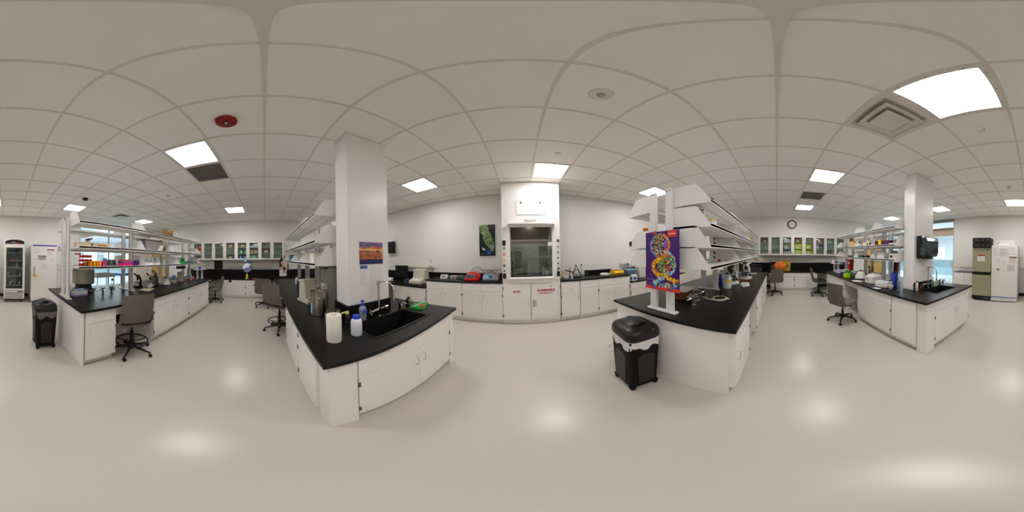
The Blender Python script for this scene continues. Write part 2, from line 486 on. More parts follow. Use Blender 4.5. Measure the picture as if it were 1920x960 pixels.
def diffuser(loc, label):
    t = thing('air_diffuser', label, 'air vent', loc)
    def ring(a, c, z0, z1):
        b = B()
        A = [(-a, -a, z0), (a, -a, z0), (a, a, z0), (-a, a, z0)]; C = [(-c, -c, z1), (c, -c, z1), (c, c, z1), (-c, c, z1)]
        return b.add(A + C + [(p[0], p[1], p[2] + .004) for p in A + C],
                     [(k, (k + 1) % 4, 4 + (k + 1) % 4, 4 + k) for k in range(4)] + [(8 + k, 12 + k, 12 + (k + 1) % 4, 8 + (k + 1) % 4) for k in range(4)])
    mk('outer_frame', ring(.3048, .255, -.003, -.004), TBAR, t)
    mk('cone', ring(.255, .225, -.004, .03), TBAR, t)
    mk('cone', ring(.215, .155, -.03, .0), TBAR, t)
    mk('centre_plate', B().box(-.135, .135, -.135, .135, -.03, -.024), TBAR, t, bevel=.004)
    mk('backing', B().box(-.3, .3, -.3, .3, .032, .05), mat('vent_dark', (176, 170, 162), .8), t)
diffuser((node(1) + .3048, nodey(-2) + .3048, ZC), 'large square louvred air diffuser next to the nearest ceiling light')
diffuser((node(-7) + .3048, nodey(-8) + .3048, ZC), 'small dark-looking air diffuser above the shelves with the red racks')
def grille(loc, label):
    t = thing('return_grille', label, 'air vent', loc)
    a = .3048; b = B()
    for (x0, x1, y0, y1) in ((-a, a, -a, -.28), (-a, a, .28, a), (-a, -.28, -.28, .28), (.28, a, -.28, .28)): b.box(x0, x1, y0, y1, -.003, .01)
    mk('frame', b, TBAR, t)
    b = B()
    for k in range(40): y = -.28 + .56 * k / 39; b.box(-.28, .28, y - .0025, y + .0025, -.001, .008)
    mk('slats', b, GREYP, t)
    mk('backing', B().box(-.3, .3, -.3, .3, .014, .05), mat('grille_backing', (150, 148, 142), .7), t)
grille((node(-5) + .3048, nodey(-2) + .3048, ZC), 'grey slatted return grille beside the light near the red alarm strobe')
grille((node(6) + .3048, nodey(-2) + .3048, ZC), 'grey slatted return grille on the ceiling before the round clock')
# red alarm strobe
p = at(424, 226, ZC)
t = thing('alarm_strobe', 'round red ceiling fire alarm strobe with a clear lens', 'alarm', (p.x, p.y, ZC))
mk('body', B().lathe([(.085, 0), (.098, -.01), (.096, -.03), (.07, -.042)], n=32), REDD, t)
mk('lens', B().box(-.035, .035, -.02, .02, -.062, -.042), CLEARP, t, bevel=.006)
mk('reflector', B().box(-.02, .02, -.012, .012, -.055, -.042), CHROME, t, bevel=.004)
text('lettering', 'FIRE', .022, WHITEP, t, (0, .062, -.037), (PI, 0, 0))
p = at(1127, 177, ZC)
t = thing('sprinkler_plate', 'round white ceiling sprinkler plate with a dark centre', 'sprinkler', (p.x, p.y, ZC))
mk('plate', B().lathe([(.085, .002), (.08, -.006), (.03, -.012)], n=28), OFFW, t)
mk('head', B().lathe([(.03, -.01), (.026, -.03), (.012, -.032)], n=16), STEEL, t)
def puck(px, py, r, h, m, label, name='ceiling_sensor', cat='sensor'):
    p = at(px, py, ZC)
    solo(name, B().lathe([(r * .9, .001), (r, -h * .4), (r * .85, -h), (r * .3, -h * 1.15)], n=24), m, label, cat, (p.x, p.y, ZC))
puck(1840, 243, .042, .022, OFFW, 'small round white ceiling cap near the nearest ceiling light')
puck(1046, 288, .04, .015, OFFW, 'small round white cap on the ceiling in front of the hood light')
puck(160, 372, .075, .05, BLACKP, 'black round detector on the ceiling over the shelves with the red racks')
puck(1331, 373, .11, .05, BLACKP, 'black round detector on the ceiling behind the poster shelves')
puck(1892, 350, .05, .06, OFFW, 'white ceiling sensor ahead of the white refrigerator')
puck(315, 367, .045, .02, OFFW, 'small white ceiling cap beyond the return grille near the red strobe')
puck(523, 368, .045, .02, OFFW, 'small white ceiling cap before the glass cabinets with cardboard boxes')
puck(1550, 383, .045, .02, OFFW, 'small white ceiling cap near the light before the clock')

# ------------------------------------------------------------------ structural columns
def column(n, x0, x1, y0, y1, zb):
    b = B().box(x0, x1, y0, y1, zb, 2.72).box(x0 + .02, x1 - .001, y0 + .001, y1 - .03, 2.72, ZC)
    b.box(x0 + .005, x1 + .012, y0 - .012, y1 - .02, ZC - .012, ZC - .001)
    struct('column_%d' % n, b, mat('column_white', (230, 227, 224), .3, var=.01), bevel=.004)
column(1, -1.68, -1.41, .79, 1.335, .822)
column(2, 1.87, 2.13, -2.65, -2.10, .852)
# ================================================================== CASEWORK
FACE = {'S': 0, 'N': PI, 'E': PI / 2, 'W': -PI / 2}
def handle_bm(x, z, vertical=True, L=.1):
    b = B(); y0, y1 = -.02, -.05
    if vertical: P = [(x, y0, z - L / 2), (x, y1, z - L / 2 + .006), (x, y1, z + L / 2 - .006), (x, y0, z + L / 2)]
    else: P = [(x - L / 2, y0, z), (x - L / 2 + .006, y1, z), (x + L / 2 - .006, y1, z), (x + L / 2, y0, z)]
    Q = []
    for i in range(len(P) - 1):
        a, c = Vector(P[i]), Vector(P[i + 1])
        Q += [a.lerp(c, .08), a.lerp(c, .5), a.lerp(c, .92)]
    return b.tube([P[0]] + Q + [P[-1]], .0048, 8)
def panel(parent, kind, x0, x1, z0, z1, hx=None, hinge=None):
    g = .0018
    b = B().box(x0 + g, x1 - g, -.02, 0, z0 + g, z1 - g)
    p = mk(kind, b, WHITE, parent, bevel=.0015)
    if kind == 'door' and hx is not None:
        mk('handle', handle_bm(x0 + .05 if hx == 'l' else x1 - .05, z1 - .12), HANDLE, p)
    if kind == 'drawer':
        mk('handle', handle_bm((x0 + x1) / 2, (z0 + z1) / 2 + .01, False), HANDLE, p)
    if hinge:
        hxx = x0 + .004 if hinge == 'l' else x1 - .004
        for zz in (z0 + .08, z1 - .1):
            mk('hinge', B().box(hxx - .008, hxx + .008, -.027, -.018, zz - .02, zz + .03), HINGE, p, bevel=.002)
    return p
def cab(cx, cy, w, facing, top, spec, label, d=.6, toe=.1, name='base_cabinet', group=None):
    t = thing(name, label, 'cabinet', (cx, cy, 0), FACE[facing], group)
    h = w / 2 - .003; dz = .17
    if spec == 'S2':
        b = B().box(-h, -h + .02, 0, d, toe, top).box(h - .02, h, 0, d, toe, top).box(-h + .02, h - .02, 0, .02, toe, top).box(-h + .02, h - .02, d - .02, d, toe, top).box(-h, h, 0, d, toe - .02, toe).box(-h, h, .06, d, 0, toe - .02)
    else: b = B().box(-h, h, 0, d, toe, top).box(-h, h, .06, d, 0, toe)
    mk('body', b, WHITE, t, bevel=.001)
    z0, z1 = toe + .01, top - .012
    zd = top - dz
    if spec == 'D2':
        panel(t, 'drawer', -h, 0, zd, z1); panel(t, 'drawer', 0, h, zd, z1)
        panel(t, 'door', -h, 0, z0, zd, 'r', 'l'); panel(t, 'door', 0, h, z0, zd, 'l', 'r')
    elif spec == 'W2':
        panel(t, 'drawer', -h, h, zd, z1)
        panel(t, 'door', -h, 0, z0, zd, 'r', 'l'); panel(t, 'door', 0, h, z0, zd, 'l', 'r')
    elif spec == 'DL': panel(t, 'drawer', -h, h, zd, z1); panel(t, 'door', -h, h, z0, zd, 'r', 'l')
    elif spec == 'DR': panel(t, 'drawer', -h, h, zd, z1); panel(t, 'door', -h, h, z0, zd, 'l', 'r')
    elif spec == '2L': panel(t, 'drawer', -h, h, zd + .04, z1); panel(t, 'drawer', -h, h, zd - .07, zd + .04); panel(t, 'door', -h, h, z0, zd - .07, 'r', 'l')
    elif spec == 'S2':
        panel(t, 'apron_panel', -h, h, zd, z1)
        panel(t, 'door', -h, 0, z0, zd, 'r', 'l'); panel(t, 'door', 0, h, z0, zd, 'l', 'r')
    elif spec == 'A1':       # plain access door
        panel(t, 'door', -h, h, z0, z1, None, 'l')
    elif spec == 'A1R': panel(t, 'door', -h, h, z0, z1, None, 'r')
    elif spec == 'P': panel(t, 'side_panel', -h, h, z0, z1)
    elif spec == '3D':
        k = (z1 - z0) / 3
        for q in range(3): panel(t, 'drawer', -h, h, z0 + q * k, z0 + (q + 1) * k)
    return t
def worktop(x0, x1, y0, y1, z, label, hole=None, th=.03, name='worktop'):
    b = B(); zz = (z - th, z)
    if hole:
        hx0, hx1, hy0, hy1 = hole
        b.box(x0, hx0, y0, y1, *zz).box(hx1, x1, y0, y1, *zz).box(hx0, hx1, y0, hy0, *zz).box(hx0, hx1, hy1, y1, *zz)
    else: b.box(x0, x1, y0, y1, *zz)
    return solo(name, b, BLACKTOP, label, 'worktop', bevel=0 if hole else .003)
def sink(x0, x1, y0, y1, z, label):
    t = thing('sink', label, 'sink', ((x0 + x1) / 2, (y0 + y1) / 2, z))
    w, d = (x1 - x0) / 2 - .001, (y1 - y0) / 2 - .001; e = .012; dep = .24
    b = B().box(-w, -w + e, -d, d, -dep, .002).box(w - e, w, -d, d, -dep, .002).box(-w + e, w - e, -d, -d + e, -dep, .002).box(-w + e, w - e, d - e, d, -dep, .002)
    b.box(-w, w, -d, d, -dep - .01, -dep)
    mk('basin', b, mat('black_sink', (12, 11, 11), .5), t)
    b = B(); r = .014
    b.box(-w - r, w + r, -d - r, -d + .004, .0008, .005).box(-w - r, w + r, d - .004, d + r, .0008, .005).box(-w - r, -w + .004, -d, d, .0008, .005).box(w - .004, w + r, -d, d, .0008, .005)
    mk('rim', b, BLACKTOP, t, bevel=.0015)
    mk('drain', B().lathe([(.045, -dep), (.045, -dep + .004), (.03, -dep + .002)]), STEEL, t)
    return t
def faucet(loc, rz, label):      # spout points to local +x
    t = thing('faucet', label, 'faucet', loc, rz)
    mk('base_flange', B().lathe([(.028, 0), (.028, .012), (.018, .02), (.016, .05)]), CHROME, t)
    mk('valve_body', B().tube([(0, -.11, .085), (0, .11, .085)], .017, 12).cyl((0, 0, .05), .022, .055), CHROME, t)
    for s in (-1, 1):
        b = B()
        for k in range(4):
            a = k * PI / 2 + .4
            b.tube([(0, s * .125, .085), (.032 * math.cos(a), s * .145, .085 + .032 * math.sin(a))], [.009, .006], 7)
        b.cyl((0, s * .11, .085), .015, s * .04, 12, ax='y')
        mk('cross_handle', b, CHROME, t)
    mk('riser', B().cyl((0, 0, .1), .0125, .27, 12).cyl((0, 0, .36), .019, .05, 12), CHROME, t)
    pts = [(0, 0, .385), (.03, 0, .40), (.09, 0, .405), (.15, 0, .39), (.185, 0, .36), (.19, 0, .32)]
    mk('gooseneck', B().tube(pts, .0085, 10), CHROME, t)
    mk('serrated_nozzle', B().lathe([(.011, .32), (.013, .30), (.009, .28), (.011, .27), (.008, .25), (.009, .245), (.006, .2)], (.19, 0, 0), 12), CHROME, t)
    return t
def turret(loc, rz, label, n=2, m=None):
    t = thing('gas_turret', label, 'gas tap', loc, rz)
    mk('post', B().lathe([(.03, 0), (.03, .01), (.017, .014), (.017, .075), (.02, .08), (.02, .1), (.008, .105)]), m or CHROME, t)
    for k in range(n):
        a = -PI / 4 + k * PI / 2
        c, s = math.cos(a), math.sin(a)
        mk('nozzle', B().tube([(0, 0, .085), (.03 * c, .03 * s, .085), (.05 * c, .05 * s, .08), (.09 * c, .09 * s, .068)], [.012, .010, .007, .0045], 8), CHROME, t)
        mk('tap_lever', B().tube([(.03 * c, .03 * s, .09), (.03 * c, .03 * s, .112)], .007, 8).tube([(.03 * c - .03 * s, .03 * s + .03 * c, .115), (.03 * c + .03 * s, .03 * s - .03 * c, .115)], .0055, 8), BLACKP, t)
    return t
# ------------------------------------------------------------------ shelving on the benches
def shelf_parts(parent, x0, x1, y0, s, z, dep=.36, open_end=None):
    """one shelf from post line y0 outwards (s = side), its board and two end brackets"""
    b = B().box(x0 + .008, x1 - .008, min(y0, y0 + s * dep), max(y0, y0 + s * dep), z - .022, z)
    ye = y0 + s * dep
    b.box(x0 + .008, x1 - .008, min(ye, ye - s * .012), max(ye, ye - s * .012), z - .03, z + .006)
    for q in (.25, .6): b.box(x0 + .02, x1 - .02, y0 + s * dep * q - .006, y0 + s * dep * q + .006, z - .036, z - .022)
    sh = mk('shelf', b, SHELFW, parent, bevel=.001)
    poly = [(y0, z - .03), (ye, z - .03), (ye, z - .005), (y0 + s * dep * .68, z + .165), (y0 + s * dep * .6, z + .18), (y0, z + .185)]
    for xx in (x0 + .004, x1 - .007):
        if open_end is not None and abs(xx - open_end) < .02: continue
        mk('end_bracket', B().prism(poly, xx, xx + .003, 'x'), SHELFW, sh, bevel=.001)
def shelving(xs, yc, ztop, z0, levels, label, sides=(-1, 1), dep=.36, gap=.11, pw=.085, slots=True, one_side=(), plain_end=()):
    t = thing('bench_shelving', label, 'shelving', (xs[0], yc, z0))
    X = [x - xs[0] for x in xs]
    for x in X:
        for s in (-1, 1):
            b = B().box(x - .02, x + .02, s * gap - pw / 2, s * gap + pw / 2, .015, ztop - z0)
            po = mk('upright_post', b, SHELFW, t, bevel=.002)
            sl = B()
            if not slots:
                for e in (-1, 1):
                    for q_ in (-.018, .018): sl.cyl((x + e * .0205 - .0008, s * gap + q_, ztop - z0 - .025), .007, .0016, 12, ax='x')
            for k in range(44 if slots else 0):
                zz = .06 + k * (ztop - z0 - .1) / 44
                for e in ((-1, 1) if slots else ()):
                    sl.box(x + e * .0205 - .0008, x + e * .0205 + .0008, s * gap - pw / 2 + .006, s * gap - pw / 2 + .016, zz, zz + .02)
                yy = s * (gap + pw / 2)
                sl.box(x - .004, x + .004, min(yy - s * .001, yy + s * .0009), max(yy - s * .001, yy + s * .0009), zz, zz + .015)
            mk('slot_pattern', sl, INK, po)
        mk('base_channel', B().box(x - .035, x + .035, -gap - pw, gap + pw, 0, .015), SHELFW, t, bevel=.002)
    for i in range(len(X) - 1):
        for z in levels:
            for s in sides:
                if z in one_side and s > 0: continue
                shelf_parts(t, min(X[i], X[i + 1]), max(X[i], X[i + 1]), s * (gap + pw / 2), s, z - z0 - .0015, dep, X[0] if i == 0 and z in plain_end else None)
    return t
Z1, Z2, Z3, Z4 = .86, .82, .85, .85        # bench heights
ZD = .74                                    # desk height
ctr = {1: -2.41, 2: 1.07, 3: 1.06, 4: -2.41}
# ---- bench 1 (left rear) : drawers face the aisle (+y side at -1.69)
yN, yS = -1.69, -3.13
cab(-1.09, yN, .44, 'N', Z1 - .03, 'DR', 'narrow white cabinet with one drawer, between the drafting chair and the grey-lined bin')
cab(-2.705, yN, 1.25, 'N', Z1 - .03, 'D2', 'white cabinet past the knee space of the drafting chair on the red rack bench')
cab(-4.0, yN, 1.32, 'N', Z1 - .03, 'D2', 'white cabinet at the far end of the red rack bench, by the low desk')
cab(-2.78, yS, 3.76, 'S', Z1 - .03, 'P', 'long plain white cabinet on the window side of the bench with the red racks', d=.6)
solo('service_chase', B().box(-4.66, -.87, -2.52, -2.30, 0, Z1 - .03), WHITE, 'white panelled back between the cabinets of the bench with the drafting chair and red racks', 'panel')
solo('end_panel', B().box(-.86, -.835, yS, yN - .0, 0, Z1 - .03), WHITE, 'plain white end panel of the bench beside the bin with the grey liner', 'panel', bevel=.001)
worktop(-4.70, -.80, -3.17, -1.645, Z1, 'long black worktop carrying the beige centrifuge drum and the red racks')
solo('knee_space_apron', B().box(-2.08, -1.31, yN - .04, yN - .02, Z1 - .16, Z1 - .03), WHITE, 'white rail under the worktop over the drafting chair next to the black bin', 'panel')
shelving([-.88, -2.14, -3.38, -4.62], ctr[1], 2.10, Z1, [1.365, 1.64, 1.98], 'double-sided white shelving with slotted posts, on the bench with red racks', dep=.34, plain_end=(1.365, 1.64))
# ---- bench 2 (left front) with the calendar column
yS, yN = .335, 1.81
cab(-.84, 1.115, 1.20, 'E', Z2 - .03, 'S2', 'white sink cabinet with wide apron and two doors under the nearest black sink', d=.54)
solo('filler_panel', B().box(-1.0, -.822, yS, .512, 0, Z2 - .03), WHITE, 'narrow white corner panel left of the nearest sink cabinet doors', 'panel', bevel=.001)
solo('filler_panel', B().box(-1.0, -.822, 1.718, yN, 0, Z2 - .03), WHITE, 'narrow white corner panel right of the nearest sink cabinet doors', 'panel', bevel=.001)
cab(-1.28, yS, .54, 'S', Z2 - .03, 'A1', 'white cabinet door round the corner from the nearest sink, with hinges on its left', d=.17)
cab(-2.02, yS, .92, 'S', Z2 - .03, 'D2', 'white cabinet below the steel jug, two drawers over two doors')
cab(-4.42, yS, 1.70, 'S', Z2 - .03, 'D2', 'white cabinet at the far end of the bench with the calendar column')
cab(-3.36, yN, 3.85, 'N', Z2 - .03, 'P', 'long plain white cabinet facing the fume hood wall behind the calendar column')
solo('service_chase', B().box(-5.25, -1.5, .95, 1.2, 0, Z2 - .03), WHITE, 'white panelled back between the cabinets of the calendar column bench', 'panel')
worktop(-5.28, -.795, .29, 1.87, Z2, 'black worktop with the nearest sink, running past the calendar column', hole=(-1.335, -.965, .76, 1.50))
sink(-1.335, -.965, .76, 1.50, Z2, 'large black sink in the nearest bench, below the calendar')
faucet((-1.355, 1.13, Z2), .25, 'chrome gooseneck faucet in front of the calendar column')
solo('backsplash', B().box(-1.408, -1.392, .765, 1.345, Z2 + .001, .995), BLACKTOP, 'black upstand at the foot of the calendar column, behind the faucet', 'backsplash', bevel=.002)
solo('backsplash', B().box(-1.69, -1.409, .765, .788, Z2 + .001, .995), BLACKTOP, 'black upstand on the aisle side of the calendar column, by the metal stand', 'backsplash', bevel=.002)
turret((-1.36, 1.47, Z2), .3, 'black and chrome gas tap between the nearest faucet and the green pouch', 2, BLACKP)
turret((-1.40, 1.66, Z2), .6, 'black and chrome gas tap at the far end of the nearest sink', 2, BLACKP)
shelving([-1.745, -2.66, -3.57, -4.48], ctr[2], 2.15, Z2, [1.425, 1.69, 2.015], 'double-sided white shelving behind the column with the calendar', dep=.36)
# ---- bench 3 (right front) with the poster
yS, yN = .335, 1.79
cab(1.56, yS, .68, 'S', Z3 - .03, 'DR', 'white cabinet with one drawer at the corner of the poster bench')
cab(3.2, yS, 1.2, 'S', Z3 - .03, 'D2', 'white cabinet beyond the knee space of the poster bench')
cab(4.5, yS, 1.36, 'S', Z3 - .03, 'D2', 'white cabinet at the far end of the poster bench, under the microscope')
cab(3.25, yN, 4.06, 'N', Z3 - .03, 'P', 'long plain white cabinet facing the hood wall on the poster bench')
solo('service_chase', B().box(1.25, 5.2, .94, 1.18, 0, Z3 - .03), WHITE, 'white panelled back between the cabinets of the poster bench', 'panel')
solo('end_panel', B().box(1.195, 1.22, yS + .03, yN, 0, Z3 - .03), WHITE, 'plain white end panel behind the bin below the purple poster', 'panel', bevel=.001)
worktop(1.165, 5.30, .295, 1.83, Z3, 'black worktop of the poster bench, with coiled tubing and microscope')
shelving([1.31, 2.55, 3.78, 5.0], 1.115, 2.16, Z3, [1.355, 1.555, 1.745, 1.975], 'tall double-sided white shelving with the purple poster on its end posts', dep=.40, slots=False, one_side=(1.745,))
# ---- bench 4 (right rear) with the towel dispenser column
yN, yS = -1.685, -3.16
cab(1.29, -2.50, 1.22, 'W', Z4 - .03, 'S2', 'white sink cabinet with two doors at the end of the towel dispenser bench', d=.56)
solo('filler_panel', B().box(1.27, 1.42, -1.888, yN, 0, Z4 - .03), WHITE, 'narrow white corner panel left of the sink cabinet doors at the towel dispenser bench', 'panel', bevel=.001)
cab(1.68, yN, .50, 'N', Z4 - .03, 'P', 'plain white side of the towel dispenser bench next to the sink corner', d=.18)
cab(2.50, yN, 1.10, 'N', Z4 - .03, 'D2', 'white cabinet with two drawers and two doors below the big grey-white centrifuge')
cab(4.5, yN, 1.42, 'N', Z4 - .03, 'D2', 'white cabinet beyond the knee space where the taupe task chair stands')
cab(3.60, yS, 3.25, 'S', Z4 - .03, 'P', 'long plain white cabinet on the window side of the towel dispenser bench')
solo('service_chase', B().box(1.95, 5.2, -2.54, -2.30, 0, Z4 - .03), WHITE, 'white panelled back between the cabinets of the towel dispenser bench', 'panel')
worktop(1.235, 5.26, -3.20, -1.64, Z4, 'black worktop with sink on the bench with the wall-type towel dispenser', hole=(1.43, 1.80, -2.86, -2.18))
sink(1.43, 1.80, -2.86, -2.18, Z4, 'black sink in the bench below the dark towel dispenser')
faucet((1.815, -2.44, Z4), PI, 'chrome gooseneck faucet below the dark towel dispenser')
solo('backsplash', B().box(1.845, 1.868, -2.66, -2.10, Z4, .99), BLACKTOP, 'black upstand at the foot of the column with the towel dispenser', 'backsplash', bevel=.002)
turret((1.83, -2.78, Z4), PI - .5, 'chrome gas tap past the faucet below the towel dispenser', 2, CHROME)
turret((1.80, -2.95, Z4), PI - .8, 'chrome gas tap at the far end of the towel dispenser sink', 2, CHROME)
solo('knee_space_apron', B().box(3.06, 3.78, yN - .04, yN - .02, Z4 - .16, Z4 - .03), WHITE, 'white rail under the worktop over the taupe task chair', 'panel')
shelving([2.17, 2.98, 3.79, 5.03], ctr[4], 2.12, Z4, [1.385, 1.66, 1.99], 'double-sided white shelving beside the towel dispenser column', dep=.34)

# ---- desks and cabinets along the left wall
worktop(XL, -5.93, -3.3, 2.3, ZD, 'low black desk top along the wall with glass cabinets of cardboard boxes')
solo('backsplash', B().box(XL + .002, XL + .022, -3.3, 2.3, ZD, 1.07), BLACKTOP, 'black upstand on the wall below the cabinets with cardboard boxes', 'backsplash')
cab(-5.96, -1.165, .91, 'E', ZD - .03, 'D2', 'low white cabinet with a round black sticker on its drawer, by the left wall', d=.47)
cab(-5.96, -.255, .91, 'E', ZD - .03, 'D2', 'low white cabinet by the left wall, right under the balloon', d=.47)
for (y0, y1) in ((-3.2, -1.70), (.30, 1.9)):
    solo('desk_support', B().box(-6.4, -6.37, y0, y1, 0, ZD - .03), SKYB if 0 else WHITE, 'pale panel below the desk at the left wall, %s' % ('behind the far task chair' if y0 < 0 else 'past the drafting chairs'), 'panel')
worktop(-5.92, -4.72, -3.1, -1.72, ZD, 'low black desk at the far end of the bench with red racks')
solo('desk_leg_panel', B().box(-5.2, -5.17, -2.6, -2.2, 0, ZD - .03), WHITE, 'white leg panel below the low desk by the far task chair', 'panel')
worktop(-5.92, -5.30, .35, 1.8, ZD, 'low black desk at the far end of the calendar column bench')
solo('desk_leg_panel', B().box(-5.62, -5.59, .9, 1.2, 0, ZD - .03), WHITE, 'white leg panel below the low desk past the calendar column bench', 'panel')
# ---- right wall
worktop(6.26, XR, -3.2, 2.3, ZD, 'low black desk top along the wall under the clock')
solo('backsplash', B().box(XR - .022, XR - .002, -3.2, 2.3, ZD, 1.07), BLACKTOP, 'black upstand on the wall under the clock', 'backsplash')
cab(6.29, -.225, .93, 'W', ZD - .03, 'D2', 'low white cabinet below the orange pumpkin', d=.58)
cab(6.29, -1.155, .93, 'W', ZD - .03, 'D2', 'low white cabinet right of the one below the orange pumpkin', d=.58)
worktop(5.32, 6.25, .35, 1.75, ZD, 'low black desk at the far end of the poster bench')
solo('desk_leg_panel', B().box(5.8, 5.83, .9, 1.2, 0, ZD - .03), WHITE, 'white leg panel below the low desk past the poster bench', 'panel')
worktop(5.28, 6.25, -3.1, -1.70, ZD, 'low black desk at the far end of the towel dispenser bench')
solo('desk_leg_panel', B().box(5.7, 5.73, -2.6, -2.2, 0, ZD - .03), WHITE, 'white leg panel below the low desk behind the drafting stool by the clock wall', 'panel')
# ---- hood wall
YC = 3.30; ZH = .935
cab(-1.705, YC, .90, 'S', ZH - .03, 'D2', 'white cabinet under the red instrument, left part of the high run by the fume hood', d=.6)
cab(-.815, YC, .88, 'S', ZH - .03, 'D2', 'white cabinet under the balance, directly left of the fume hood', d=.6)
cab(1.03, YC, .42, 'S', ZH - .03, '2L', 'narrow white cabinet with two drawers directly right of the fume hood', d=.6)
cab(1.47, YC, .44, 'S', ZH - .03, 'DR', 'narrow white cabinet with one drawer, second to the right of the fume hood', d=.6)
cab(2.14, YC, .90, 'S', ZH - .03, 'W2', 'white cabinet with a wide drawer under the yellow scale', d=.6)
worktop(-2.18, -.375, YC - .03, YF, ZH, 'black worktop left of the fume hood with the red instrument and the balance')
worktop(.815, 2.615, YC - .03, YF, ZH, 'black worktop right of the fume hood with the yellow scale')
solo('backsplash', B().box(-2.18, -.375, YF - .022, YF - .002, ZH, 1.05), BLACKTOP, 'black upstand behind the red instrument and the balance', 'backsplash')
solo('backsplash', B().box(1.62, 2.615, YF - .022, YF - .002, ZH, 1.05), BLACKTOP, 'black upstand behind the yellow scale', 'backsplash')
cab(-2.72, YC, 1.06, 'S', ZD - .03, 'D2', 'low white cabinet under the beige analyser', d=.6)
worktop(-4.9, -2.185, YC - .03, YF, ZD, 'low black desk with the beige analyser and the black monitor')
solo('backsplash', B().box(-4.9, -2.185, YF - .022, YF - .002, ZD, 1.05), BLACKTOP, 'black upstand behind the beige analyser and the monitor', 'backsplash')
cab(-4.4, YC, .9, 'S', ZD - .03, 'D2', 'low white cabinet left of the chair at the hood wall desk', d=.6)
cab(3.15, YC, 1.05, 'S', ZD - .03, 'D2', 'low white cabinet right of the yellow scale, behind the poster bench', d=.6)
worktop(2.62, 5.2, YC - .03, YF, ZD, 'low black desk right of the yellow scale')
solo('backsplash', B().box(2.62, 5.2, YF - .022, YF - .002, ZD, 1.05), BLACKTOP, 'black upstand over the low desk right of the yellow scale', 'backsplash')
cab(4.5, YC, 1.0, 'S', ZD - .03, 'D2', 'low white cabinet in the corner behind the poster bench', d=.6)

# ---- wall cabinets with glass doors
def wallcab(x, y, w, facing, z0, z1, dep, label, n=2):
    t = thing('wall_cabinet', label, 'cabinet', (x, y, z0), FACE[facing])
    h = w / 2; H_ = z1 - z0; e = .018
    b = B().box(-h, h, dep - e, dep, 0, H_).box(-h, -h + e, 0, dep, 0, H_).box(h - e, h, 0, dep, 0, H_).box(-h, h, 0, dep, 0, e).box(-h, h, 0, dep, H_ - e, H_)
    mk('body', b, SHELFW, t)
    for k in (1, 2):
        mk('shelf', B().box(-h + e, h - e, .01, dep - e, H_ * k / 3 - .006, H_ * k / 3 + .006), SHELFW, t)
    for s in range(n):
        a0 = -h + s * w / n; a1 = a0 + w / n; f = .062; g = .003
        b = B().box(a0 + g, a0 + f, -.02, 0, g, H_ - g).box(a1 - f, a1 - g, -.02, 0, g, H_ - g).box(a0 + f, a1 - f, -.02, 0, g, .055).box(a0 + f, a1 - f, -.02, 0, H_ - .045, H_ - g)
        d = mk('door', b, WHITE, t, bevel=.0015)
        mk('glass_pane', B().box(a0 + f, a1 - f, -.012, -.008, .055, H_ - .045), GLASS, d)
        mk('handle', handle_bm(a1 - .03 if s % 2 == 0 else a0 + .03, .12), HANDLE, d)
    return t
UL = [(-1.525, 'glass-door wall cabinet with kraft boxes top and bottom, left of the green-topped boxes'),
      (-.625, 'glass-door wall cabinet over the balloon, with green and brown boxes'),
      (.275, 'glass-door wall cabinet with one brown box, last on the left wall'),
      (-2.425, 'glass-door wall cabinet partly hidden behind the far end of the red rack bench')]
for y, l in UL: wallcab(-6.10, y, .9, 'E', 1.455, 2.15, .35, l)
UR = [(.27, 'empty-looking glass-door wall cabinet, leftmost below the clock'),
      (-.64, 'glass-door wall cabinet with white boxes and yellow boxes below the clock'),
      (-1.555, 'glass-door wall cabinet with yellow boxes and a red box, right of the clock'),
      (-2.465, 'glass-door wall cabinet partly hidden by the towel dispenser bench shelves')]
for y, l in UR: wallcab(6.55, y, .905, 'W', 1.385, 2.155, .35, l)
def cabbox(x, y, z, d, m, label, name='storage_box', cat='box', group=None, lid=None):
    t = B().cb((0, 0, 0), d)
    if lid: t.cb((0, 0, d[2] * .78), (d[0] + .006, d[1] + .006, d[2] * .24), 1)
    t.box(-d[0] / 2 - .0006 if x > 0 else d[0] / 2 - .0002, -d[0] / 2 + .0002 if x > 0 else d[0] / 2 + .0006, -d[1] * .2, d[1] * .2, d[2] * .2, d[2] * .65, 2)
    return solo(name, t, [m, lid or m, WHITEP], label, cat, (x, y, z), group=group, bevel=.002)
S3 = (2.15 - 1.455) / 3
zz = [1.455 + .02, 1.455 + S3 + .008, 1.455 + 2 * S3 + .008]
